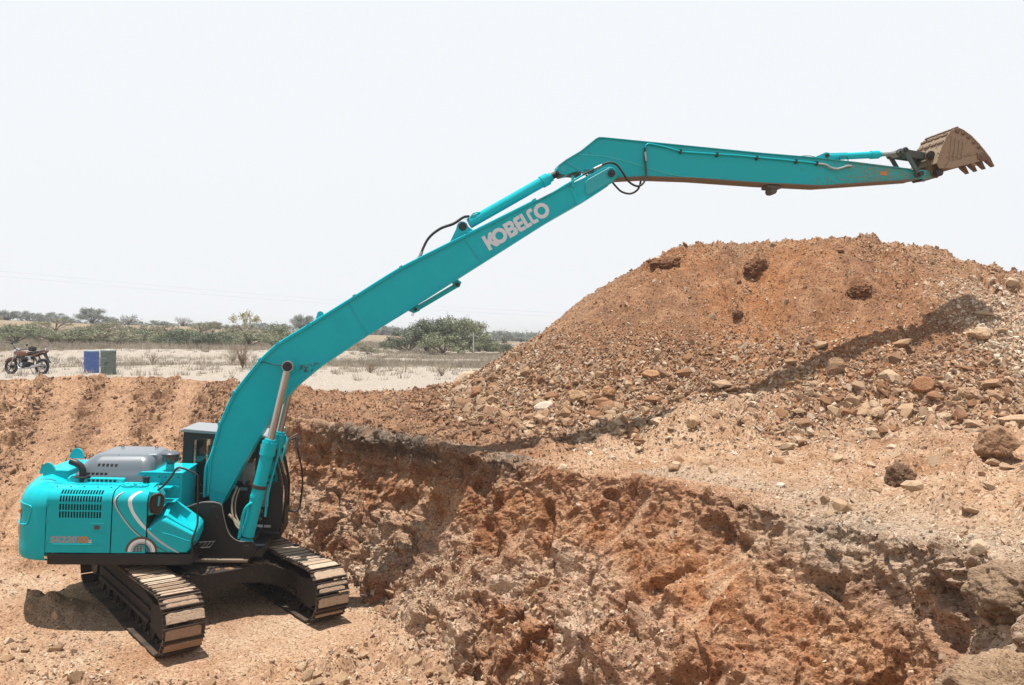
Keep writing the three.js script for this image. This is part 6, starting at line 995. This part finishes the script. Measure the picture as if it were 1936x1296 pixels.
  part('grab_rail', tube([[-0.62, 0.88, 0.12], [-0.85, 0.96, 0.11], [-0.92, 0.98, 0], [-0.85, 0.96, -0.11], [-0.62, 0.88, -0.12]], 0.014, 8), alloy, m);
  part('rear_mudguard', [ext([[-0.72, 0.80], [-0.80, 0.82], [-0.96, 0.55], [-1.06, 0.44], [-0.98, 0.52], [-0.86, 0.66]], -0.07, 0.07, 0.005)], black, m);
  part('engine', [box(-0.14, 0.26, 0.28, 0.48, -0.14, 0.14, 0.03), cyl([-0.06, 0.38, -0.19], [-0.06, 0.38, 0.19], 0.09, 0.09, 18), ...[0, 1, 2, 3, 4, 5].map((i) => box(0.05, 0.23, 0.47 + i * 0.028, 0.485 + i * 0.028, -0.11, 0.11)), box(0.08, 0.20, 0.46, 0.66, -0.08, 0.08)], blackMatt, m);
  part('crank_cover', cyl([0.1, 0.37, -0.16], [0.1, 0.37, 0.16], 0.075, 0.075, 18), alloy, m);
  part('frame', [tube([[0.42, 0.80, 0], [0.36, 0.50, 0], [0.24, 0.28, 0], [-0.2, 0.26, 0], [-0.30, 0.45, 0], [-0.25, 0.68, 0]], 0.02, 8), tube([[0.42, 0.82, 0], [0.1, 0.70, 0], [-0.3, 0.68, 0], [-0.72, 0.82, 0]], 0.02, 8), cyl([-0.28, 0.36, 0.09], [-0.71, 0.30, 0.09], 0.024, 0.024, 8), cyl([-0.28, 0.36, -0.09], [-0.71, 0.30, -0.09], 0.024, 0.024, 8), cyl([-0.66, 0.32, 0.11], [-0.42, 0.70, 0.11], 0.028, 0.028, 10), cyl([-0.66, 0.32, -0.11], [-0.42, 0.70, -0.11], 0.028, 0.028, 10)], black, m);
  part('side_panel', [ext([[-0.30, 0.52], [-0.02, 0.62], [0.02, 0.70], [-0.22, 0.70]], 0.09, 0.11, 0.006), ext([[-0.30, 0.52], [-0.02, 0.62], [0.02, 0.70], [-0.22, 0.70]], -0.11, -0.09, 0.006)], alloy, m);
  part('exhaust', [tube([[0.18, 0.5, -0.1], [0.28, 0.36, -0.13], [0.15, 0.22, -0.15], [-0.2, 0.24, -0.16], [-0.4, 0.28, -0.17]], 0.024, 8), cyl([-0.38, 0.28, -0.17], [-0.86, 0.38, -0.18], 0.05, 0.055, 16)], alloy, m);
  part('handlebar', [tube([[0.30, 0.98, 0.34], [0.40, 0.97, 0.2], [0.45, 0.92, 0], [0.40, 0.97, -0.2], [0.30, 0.98, -0.34]], 0.014, 8), cyl([0.33, 0.98, 0.26], [0.28, 0.985, 0.38], 0.02, 0.02, 8), cyl([0.33, 0.98, -0.26], [0.28, 0.985, -0.38], 0.02, 0.02, 8)], black, m);
  for (const s of [1, -1]) { const mi = part('mirror', new THREE.SphereGeometry(0.06, 14, 10).scale(0.4, 0.65, 1).translate(0.42, 1.16, 0.34 * s), black, m); part('stem', cyl([0.36, 0.98, 0.24 * s], [0.42, 1.15, 0.33 * s], 0.007, 0.007, 6), black, mi); }
  part('side_stand', [cyl([-0.05, 0.27, 0.10], [-0.12, 0.02, 0.24], 0.012, 0.012, 6), box(-0.16, -0.08, 0.0, 0.02, 0.21, 0.27)], alloy, m);
  part('foot_peg', [cyl([-0.1, 0.33, 0.12], [-0.1, 0.33, 0.26], 0.014, 0.014, 8), cyl([-0.1, 0.33, -0.12], [-0.1, 0.33, -0.26], 0.014, 0.014, 8)], rubber, m);
  m.updateMatrixWorld(true);
  const at = m.localToWorld(V3(-0.20, 0.99, 0)), bag = thing('bag', 'small black bag lying on the motorcycle seat', 'bag', at.toArray(), m.rotation.y);
  part('body', [box(-0.11, 0.11, -0.11, 0.05, -0.12, 0.12, 0.05), box(-0.115, 0.115, 0.02, 0.065, -0.11, 0.11, 0.02)], black, bag); part('handle', tube([[-0.06, 0.05, 0], [-0.04, 0.10, 0], [0.04, 0.10, 0], [0.06, 0.05, 0]], 0.012, 6), rubber, bag);
}
{ // litter on the berm
  const x = -10.95, z = -23.95, g = boulderGeo(91, 0.42, 0.2, 0.3, 0.3, 4);
  single('plastic_bag', g, std(col(0.75, 0.76, 0.78), 0.5), 'crumpled white plastic bag lying on the brown berm right of the drums', 'plastic bag', [x, surfaceH(x, z) + 0.08, z]);
}

// ---------------------------------------------------------------- trees, scrub and dry grass
function leafCloud(seed, n, clumps, size) { // many leaf-sized faces in uneven clumps
  const r = rng(seed), pos = new Float32Array(n * 9), nor = new Float32Array(n * 9), a = V3(), b = V3(), c = V3();
  const wsum = clumps.reduce((s, q) => s + q.w, 0);
  for (let i = 0; i < n; i++) {
    let pick = r() * wsum, q = clumps[0]; for (const k of clumps) { pick -= k.w; if (pick <= 0) { q = k; break; } }
    const u = r() * 2 - 1, an = r() * 6.283, s = Math.sqrt(1 - u * u), rad = Math.pow(r(), 0.45) * (0.75 + 0.5 * r());
    const x = q.x + Math.cos(an) * s * rad * q.r, y = q.y + u * rad * q.r * q.f, z = q.z + Math.sin(an) * s * rad * q.r;
    const L = size * (0.6 + 0.8 * r());
    a.set(r() - 0.5, r() - 0.5, r() - 0.5).normalize(); b.set(r() - 0.5, r() - 0.5, r() - 0.5).cross(a).normalize(); c.crossVectors(a, b);
    const v = [[a.x * L, a.y * L, a.z * L], [(-a.x * 0.5 + b.x * 0.6) * L, (-a.y * 0.5 + b.y * 0.6) * L, (-a.z * 0.5 + b.z * 0.6) * L], [(-a.x * 0.5 - b.x * 0.6) * L, (-a.y * 0.5 - b.y * 0.6) * L, (-a.z * 0.5 - b.z * 0.6) * L]];
    v.forEach((p, k) => { pos[i * 9 + k * 3] = x + p[0]; pos[i * 9 + k * 3 + 1] = Math.max(0.004, y + p[1]); pos[i * 9 + k * 3 + 2] = z + p[2]; nor[i * 9 + k * 3] = c.x; nor[i * 9 + k * 3 + 1] = c.y; nor[i * 9 + k * 3 + 2] = c.z; });
  }
  const g = new THREE.BufferGeometry(); g.setAttribute('position', new THREE.BufferAttribute(pos, 3)); g.setAttribute('normal', new THREE.BufferAttribute(nor, 3)); return g;
}
function plantGeo(seed, o) { // unit plant: 1 tall, about o.w wide
  const r = rng(seed), clumps = [], wood = [];
  for (let i = 0; i < o.n; i++) {
    const a = i / o.n * 6.283 * 2.4 + r(), q = Math.sqrt((i + 0.5) / o.n) * o.w * 0.42 * (0.75 + 0.5 * r()), top = 1 - o.dome * Math.pow(q / (o.w * 0.5), 2), lo = o.low, y = lo + (top - lo) * (0.30 + 0.62 * r()), rad = (o.cr ?? 0.16) * (0.7 + 0.7 * r());
    clumps.push({ x: Math.cos(a) * q, y, z: Math.sin(a) * q, r: rad, f: o.f ?? 0.55, w: rad * rad });
    const k = 0.35 + 0.3 * r(); wood.push(tube([[0.02 * (r() - 0.5), 0, 0.02 * (r() - 0.5)], [Math.cos(a) * q * k * 0.6 + 0.03 * (r() - 0.5), y * k, Math.sin(a) * q * k * 0.6], [Math.cos(a) * q, y, Math.sin(a) * q]], 0.007 + 0.006 * r(), 4, 5));
    for (let t = 0; t < (o.spikes ?? 1); t++) wood.push(tube([[Math.cos(a) * q, y, Math.sin(a) * q], [Math.cos(a) * (q + 0.07) + 0.1 * (r() - 0.5), y + 0.10 + 0.13 * r(), Math.sin(a) * (q + 0.07)]], 0.0035, 3, 2));
  }
  wood.push(cyl([0, -0.05, 0], [0, 0.22, 0], 0.028, 0.016, 7));
  return { wood: merge(wood), leaves: leafCloud(seed + 1, o.leaves, clumps, o.size) };
}
const kinds = {
  bush: [1, 2, 3].map((i) => plantGeo(200 + i, { n: 26, w: 1.9, dome: 0.5, low: 0.05, leaves: 5200, size: 0.030, f: 0.6, cr: 0.20 })),
  thorn: [1, 2].map((i) => plantGeo(300 + i, { n: 20, w: 1.7, dome: 0.35, low: 0.25, leaves: 3000, size: 0.026, f: 0.42, cr: 0.17, spikes: 3 })),
  tree: [1, 2].map((i) => plantGeo(400 + i, { n: 34, w: 1.35, dome: 0.45, low: 0.18, leaves: 7500, size: 0.024, f: 0.7, cr: 0.17, spikes: 2 })),
  bare: [plantGeo(500, { n: 24, w: 1.3, dome: 0.4, low: 0.3, leaves: 700, size: 0.02, f: 0.5, cr: 0.18, spikes: 4 })],
};
const barkM = std(col(0.085, 0.062, 0.045), 0.9), leafTones = { green: [0.205, 0.220, 0.135], dusty: [0.29, 0.28, 0.195], dark: [0.135, 0.158, 0.105], olive: [0.25, 0.24, 0.16], far: [0.235, 0.25, 0.225] };  // far: distance haze is put into this paler leaf colour
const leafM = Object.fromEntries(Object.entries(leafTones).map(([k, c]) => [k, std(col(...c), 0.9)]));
const protos = new Map();
function plant(kind, v, tone, label, x, z, w, h, group, turn = 0, name = kind === 'tree' ? 'tree' : 'bush') {
  const key = kind + v + tone, g = kinds[kind][v % kinds[kind].length]; let o;
  if (protos.has(key)) { o = protos.get(key).clone(); scene.add(o); } else { o = new THREE.Group(); scene.add(o); part('trunk', g.wood, barkM, o); part('crown', g.leaves, leafM[tone], o); protos.set(key, o); }
  o.name = numbered(name); o.userData = { label, category: name }; if (group) o.userData.group = group;
  const W = { bush: 1.9, thorn: 1.7, tree: 1.35, bare: 1.3 }[kind];
  o.position.set(x, groundH(x, z, null) - 0.06, z); o.rotation.set(0, turn, 0); o.scale.set(w / W, h, w / W);
}
const PX = (px, d) => (px - 968) / 1477 * d; // metres to the side at a distance
{
  const ORD = ['first', 'second', 'third', 'fourth', 'fifth', 'sixth', 'seventh', 'eighth', 'ninth', 'tenth', 'eleventh', 'twelfth', 'thirteenth', 'fourteenth', 'fifteenth', 'sixteenth', 'seventeenth', 'eighteenth', 'nineteenth', 'twentieth'];
  const r = rng(808), G1 = 'thorn bushes along the far edge of the left field';
  // the scrub row across the left of the field: [bearing, distance, width, height, kind, tone]
  const row = [[-20, 74, 5.2, 2.7, 'bush', 'dusty'], [30, 72, 5.6, 3.0, 'bush', 'green'], [75, 82, 4.4, 2.0, 'thorn', 'dusty'], [100, 76, 5.0, 2.3, 'bush', 'dusty'], [132, 72, 4.6, 2.3, 'thorn', 'green'], [165, 75, 5.2, 2.4, 'bush', 'green'], [196, 80, 4.0, 2.2, 'thorn', 'dusty'], [222, 73, 5.4, 2.3, 'bush', 'olive'], [258, 78, 5.0, 2.3, 'bush', 'green'], [292, 80, 5.2, 2.5, 'thorn', 'green'], [318, 70, 4.0, 2.1, 'bush', 'green'], [345, 69, 4.6, 2.5, 'bush', 'dark'], [372, 74, 4.4, 2.5, 'thorn', 'green'], [400, 68, 4.4, 2.4, 'bush', 'dark'], [432, 78, 5.0, 2.2, 'bush', 'olive'], [470, 72, 5.4, 2.4, 'bush', 'green'], [520, 76, 5.6, 2.4, 'thorn', 'olive'], [556, 66, 5.0, 2.5, 'thorn', 'green'], [600, 74, 5.0, 2.2, 'bush', 'olive'], [640, 80, 5.0, 2.2, 'bush', 'green']];
  row.forEach(([px, d, w, h, k, tone], i) => plant(k, i, tone, ({ dusty: 'pale dusty', green: 'grey-green', dark: 'dark green', olive: 'olive' })[tone] + (k === 'bush' ? ' rounded bush, ' : ' twiggy bush, ') + ORD[i] + ' from the left in the scrub row beyond the field', PX(px, d), -d, w, h * 0.66, G1, r() * 6.28));
  for (let i = 0; i < 20; i++) { const px = -30 + i * 33 + r() * 22, d = 88 + r() * 42; plant(r() < 0.5 ? 'bush' : 'thorn', i, ['dusty', 'olive', 'green'][i % 3], 'small hazy bush, ' + ORD[i] + ' from the left on the slope behind the scrub row', PX(px, d), -d, 3 + 3 * r(), 1.5 + 1.0 * r(), undefined, r() * 6.28); }
  // on the ridge, with haze painted into the paler leaf tone
  const G2 = 'hazy trees standing on the ridge skyline';
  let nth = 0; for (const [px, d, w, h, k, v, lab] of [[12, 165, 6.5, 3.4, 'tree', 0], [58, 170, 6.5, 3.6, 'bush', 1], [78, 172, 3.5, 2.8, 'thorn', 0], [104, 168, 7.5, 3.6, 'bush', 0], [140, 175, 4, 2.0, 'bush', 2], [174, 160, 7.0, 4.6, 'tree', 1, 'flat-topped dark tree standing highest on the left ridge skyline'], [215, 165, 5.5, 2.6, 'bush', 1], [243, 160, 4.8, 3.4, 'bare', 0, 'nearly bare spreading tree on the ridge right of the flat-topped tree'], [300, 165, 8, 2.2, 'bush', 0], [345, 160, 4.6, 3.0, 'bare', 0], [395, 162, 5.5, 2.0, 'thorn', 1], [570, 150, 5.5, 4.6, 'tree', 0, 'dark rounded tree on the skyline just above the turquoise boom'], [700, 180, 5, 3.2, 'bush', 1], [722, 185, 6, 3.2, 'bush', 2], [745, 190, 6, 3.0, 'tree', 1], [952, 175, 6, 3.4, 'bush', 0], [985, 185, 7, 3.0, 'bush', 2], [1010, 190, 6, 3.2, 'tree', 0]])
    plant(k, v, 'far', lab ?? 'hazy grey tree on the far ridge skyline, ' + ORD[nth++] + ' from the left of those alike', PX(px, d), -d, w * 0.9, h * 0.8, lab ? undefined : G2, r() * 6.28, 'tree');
  // the green clump in the middle, between the boom and the heap
  for (const [px, d, w, h, k, v, tone, lab, nm] of [[862, 72, 5.2, 3.7, 'tree', 0, 'green', 'tallest grey-green tree of the clump between boom and earth heap', 'tree'], [808, 70, 4.6, 3.3, 'tree', 1, 'dark', 'dark feathery tree on the left side of the clump beside the heap', 'tree'], [890, 74, 4.0, 3.3, 'tree', 1, 'olive', 'pale tree at the right shoulder of the clump, behind the pole', 'tree'],
    [772, 67, 4.4, 2.4, 'bush', 0, 'dark', 'dark bush at the left end of the clump beside the heap', 'bush'], [838, 64, 5.2, 2.0, 'bush', 1, 'green', 'broad low green bush at the front of the clump, above the sheep', 'bush'], [905, 66, 4.2, 2.0, 'bush', 2, 'green', 'low green bush right of the thin pole', 'bush'], [935, 68, 3.4, 1.6, 'bush', 0, 'dark', 'small dark bush at the right end of the clump, next to the heap', 'bush'], [870, 66, 3.6, 2.4, 'thorn', 0, 'dark', 'twiggy bush in the middle of the clump, left of the thin pole', 'bush']])
    plant(k, v, tone, lab, PX(px, d), -d, w, h, undefined, r() * 6.28, nm);
  plant('bush', 1, 'olive', 'small green shrub low on the bare bank just right of the boom', PX(695, 60), -60, 1.8, 0.8, undefined, 1);
}
{ // the pale sapling with four leaf clumps, and dead brushwood at its foot
  const d = 38, x = PX(464, d), y = surfaceH(x, -d), s = thing('sapling', 'pale young tree with four yellowish leaf tufts above the field', 'sapling', [x, y - 0.05, -d]);
  const tips = [[-0.55, 2.42, 0.1], [-0.18, 2.52, -0.1], [0.16, 2.62, 0.1], [0.52, 2.38, 0], [0.02, 2.35, 0.15], [0.22, 2.3, -0.1]];
  part('trunk', [cyl([0, 0, 0], [0, 1.7, 0], 0.022, 0.014, 7), ...tips.map(([a, b, c]) => tube([[0, 1.5, 0], [a * 0.45, (b + 1.5) / 2, c], [a, b, c]], 0.008, 5, 8))], std(col(0.22, 0.17, 0.12), 0.9), s);
  part('crown', leafCloud(71, 620, tips.map(([a, b, c], i) => ({ x: a, y: b, z: c, r: i < 4 ? 0.21 : 0.15, f: 1.05, w: i < 4 ? 1 : 0.5 })), 0.048), std(col(0.36, 0.34, 0.20), 0.8), s);
  const twig = (name, label, x, z, h, w, n, tone, seed) => { const r = rng(seed), t = thing(name, label, 'shrub', [x, surfaceH(x, z) - 0.04, z]), st = [], fine = []; for (let i = 0; i < n; i++) { const a = r() * 6.28, q = w * (0.2 + 0.8 * r()), hh = h * (0.4 + 0.6 * r()); st.push(tube([[0.05 * (r() - 0.5), 0, 0.05 * (r() - 0.5)], [Math.cos(a) * q * 0.4, hh * 0.6, Math.sin(a) * q * 0.4], [Math.cos(a) * q, hh, Math.sin(a) * q]], 0.006, 4, 5)); for (let k = 0; k < 4; k++) fine.push(cyl([Math.cos(a) * q * (0.4 + 0.15 * k), hh * (0.6 + 0.1 * k), Math.sin(a) * q * (0.4 + 0.15 * k)], [Math.cos(a) * q * (0.5 + 0.15 * k) + 0.2 * (r() - 0.5), hh * (0.75 + 0.1 * k), Math.sin(a) * q * (0.5 + 0.15 * k) + 0.2 * (r() - 0.5)], 0.004, 0.002, 3)); } part('stems', st, tone, t); part('twigs', fine, tone, t); };
  const dry = std(col(0.22, 0.15, 0.10), 0.95), dryPale = std(col(0.33, 0.27, 0.2), 0.95);
  twig('dry_shrub', 'dead brown brushwood round the foot of the pale sapling', PX(458, 37), -37, 1.1, 0.5, 60, dry, 1); twig('dry_shrub', 'pale dry shrub left of the sapling, above the track', PX(440, 45), -45, 1.3, 0.9, 60, dryPale, 2);
  twig('dry_shrub', 'dry weed standing behind the grey-green drum to its right', PX(288, 41), -41, 0.7, 0.5, 40, dryPale, 3); twig('dry_shrub', 'dry weeds just right of the boom, beside the pale track', PX(700, 33), -33, 0.5, 0.35, 30, dry, 4); twig('dry_shrub', 'dry weeds on the pale track near the foot of the heap', PX(835, 30), -30, 0.6, 0.4, 30, dryPale, 5);
}
{ // dry grass over the field, nobody could count it
  const r = rng(909), blades = [], n = 16; for (let i = 0; i < n; i++) { const a = r() * 6.28, q = r() * 0.16, h = 0.12 + 0.24 * r(), l = 0.10 * r(), w = 0.010; const x = Math.cos(a) * q, z = Math.sin(a) * q, b = r() * 6.28; blades.push(x - Math.cos(b) * w, 0, z - Math.sin(b) * w, x + Math.cos(b) * w, 0, z + Math.sin(b) * w, x + Math.cos(a) * l, h, z + Math.sin(a) * l); }
  const g = new THREE.BufferGeometry(); g.setAttribute('position', new THREE.Float32BufferAttribute(blades, 3)); g.computeVertexNormals();
  const N = 16000, im = new THREE.InstancedMesh(g, std(col(1, 1, 1), 0.95), N), m = new THREE.Matrix4(), q = new THREE.Quaternion(), c = new THREE.Color(); let k = 0;
  for (let t = 0; k < N && t < N * 12; t++) {
    const d = 26 + 78 * r() * r() + 30 * r(), px = -60 + r() * 1080, x = PX(px, d), z = -d; if (brownAt(x, z) > 0.05) continue; if (heapInfo(x, z).y > 2.9) continue;
    const nn = fbm(x * 0.22, 1.1, z * 0.5, 4), band = sstep(pn(x * 0.02, 3.1, z * 0.085 + x * 0.012) + 0.5 * nn, -0.12, 0.22) * sstep(d, 31, 38);
    if (r() > 0.04 + 0.9 * band) continue;
    const s = (0.5 + 0.8 * r()) * (d > 60 ? 1.5 : 1); m.compose(V3(x, groundH(x, z, null) - 0.01, z), q.setFromAxisAngle(UP, r() * 6.28), V3(s * 1.3, s * (0.5 + 0.7 * r()), s * 1.3)); im.setMatrixAt(k, m); const v = 0.8 + 0.4 * r(); im.setColorAt(k, r() < 0.12 ? c.setRGB(0.20 * v, 0.15 * v, 0.10 * v) : c.setRGB(0.42 * v, 0.365 * v, 0.29 * v)); k++;
  }
  im.count = k; im.name = 'dry_grass'; im.userData = { kind: 'stuff', label: 'dry straw-coloured grass and weeds on the field', category: 'grass' }; scene.add(shade(im));
  // the far wood along the horizon, in the same haze-tinted leaf tone
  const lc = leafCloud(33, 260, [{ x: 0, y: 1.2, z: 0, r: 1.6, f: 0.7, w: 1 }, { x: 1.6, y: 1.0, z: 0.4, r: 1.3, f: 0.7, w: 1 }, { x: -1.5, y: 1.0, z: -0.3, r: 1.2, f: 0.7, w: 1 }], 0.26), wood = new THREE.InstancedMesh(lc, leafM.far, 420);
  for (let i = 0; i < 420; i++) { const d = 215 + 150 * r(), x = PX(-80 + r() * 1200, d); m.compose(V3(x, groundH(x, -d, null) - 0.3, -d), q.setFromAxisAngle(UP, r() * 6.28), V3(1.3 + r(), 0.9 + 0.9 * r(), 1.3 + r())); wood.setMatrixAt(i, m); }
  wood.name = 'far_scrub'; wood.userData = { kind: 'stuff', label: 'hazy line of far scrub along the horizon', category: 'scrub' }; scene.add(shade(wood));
}
{ // a few sheep grazing under the clump
  const body = field([[[-0.24, 0.46, 0], [0.22, 0.47, 0], 0.165, 0.15], [[-0.26, 0.40, 0], [0.2, 0.40, 0], 0.14, 0.13], [[0.22, 0.50, 0], [0.38, 0.44, 0], 0.10, 0.065], [[0.38, 0.43, 0], [0.50, 0.30, 0], 0.06, 0.035], [[0.37, 0.47, 0.04], [0.35, 0.43, 0.12], 0.018, 0.022], [[0.37, 0.47, -0.04], [0.35, 0.43, -0.12], 0.018, 0.022], [[-0.36, 0.48, 0], [-0.41, 0.32, 0], 0.03, 0.02],
    ...[1, -1].flatMap((s) => [[[0.18, 0.36, 0.08 * s], [0.19, 0.18, 0.09 * s], 0.05, 0.026], [[0.19, 0.18, 0.09 * s], [0.185, 0.02, 0.09 * s], 0.024, 0.022], [[-0.24, 0.38, 0.08 * s], [-0.20, 0.24, 0.10 * s], 0.075, 0.04], [[-0.20, 0.24, 0.10 * s], [-0.27, 0.15, 0.10 * s], 0.034, 0.024], [[-0.27, 0.15, 0.10 * s], [-0.25, 0.02, 0.10 * s], 0.022, 0.022]])], [-0.48, 0, -0.24], [0.58, 0.68, 0.24], 0.022, 0.05);
  const wool = std(col(0.32, 0.275, 0.215), 0.95), hoof = std(col(0.05, 0.04, 0.03), 0.8); let first = null;
  [[848, 62, 2.9], [858, 60, 0.3], [873, 63, 3.3], [886, 59, 2.8], [903, 60, 0.4], [914, 62, 3.0], [926, 58, 0.2], [938, 60, 2.7]].forEach(([px, d, turn], i) => {
    let o; if (!first) { o = first = new THREE.Group(); scene.add(o); part('body', body, wool, o); for (const [x, s] of [[0.19, 1], [0.19, -1], [-0.25, 1], [-0.25, -1]]) part('hoof', box(x - 0.025, x + 0.035, 0, 0.035, (s * 0.095) - 0.024, (s * 0.095) + 0.024, 0.008), hoof, o); } else { o = first.clone(); scene.add(o); }
    o.name = numbered('sheep'); o.userData = { label: ['first', 'second', 'third', 'fourth', 'fifth', 'sixth', 'seventh', 'eighth'][i] + ' pale sheep from the left in the row grazing under the green clump', category: 'sheep', group: 'sheep grazing below the green clump' };
    const x = PX(px, d); o.position.set(x, groundH(x, -d, null) - 0.01, -d); o.rotation.y = turn; o.scale.setScalar(0.66);
  });
}
{ // thin pole by the clump and the wires across the sky
  const d = 63, x = PX(895, d), p = thing('utility_pole', 'thin pale pole with a short cross arm in front of the green clump', 'pole', [x, groundH(x, -d, null) - 0.1, -d]);
  const pm = std(col(0.55, 0.56, 0.57), 0.6); part('pole', cyl([0, 0, 0], [0, 1.95, 0], 0.045, 0.035, 10), pm, p); part('cross_arm', [bar([-0.42, 1.62, 0], [0.0, 1.80, 0], 0.04, 0.04), bar([0.0, 1.80, 0], [0.42, 1.58, 0], 0.04, 0.04)], pm, p); for (const s of [-0.4, 0.4]) part('insulator', cyl([s, 1.60, 0], [s, 1.70, 0], 0.025, 0.03, 8), pm, p);
  const wire = std(col(0.25, 0.25, 0.26), 0.6), at = (px, py, d) => [PX(px, d), EYE + (640 - py) / 1477 * d, -d];
  [[0, 'upper thin wire crossing the pale sky behind the boom'], [-0.45, 'lower thin wire crossing the pale sky behind the boom']].forEach(([dy, label]) => single('overhead_wire', tube([at(-500, 470, 62), at(0, 513, 70), at(560, 562, 80), at(1060, 592, 92), at(1500, 612, 104)].map(([a, b, c]) => [a, b + dy, c]), 0.0045, 5, 80), wire, label, 'wire', [0, 0, 0]));
}

renderer.render(scene, camera);
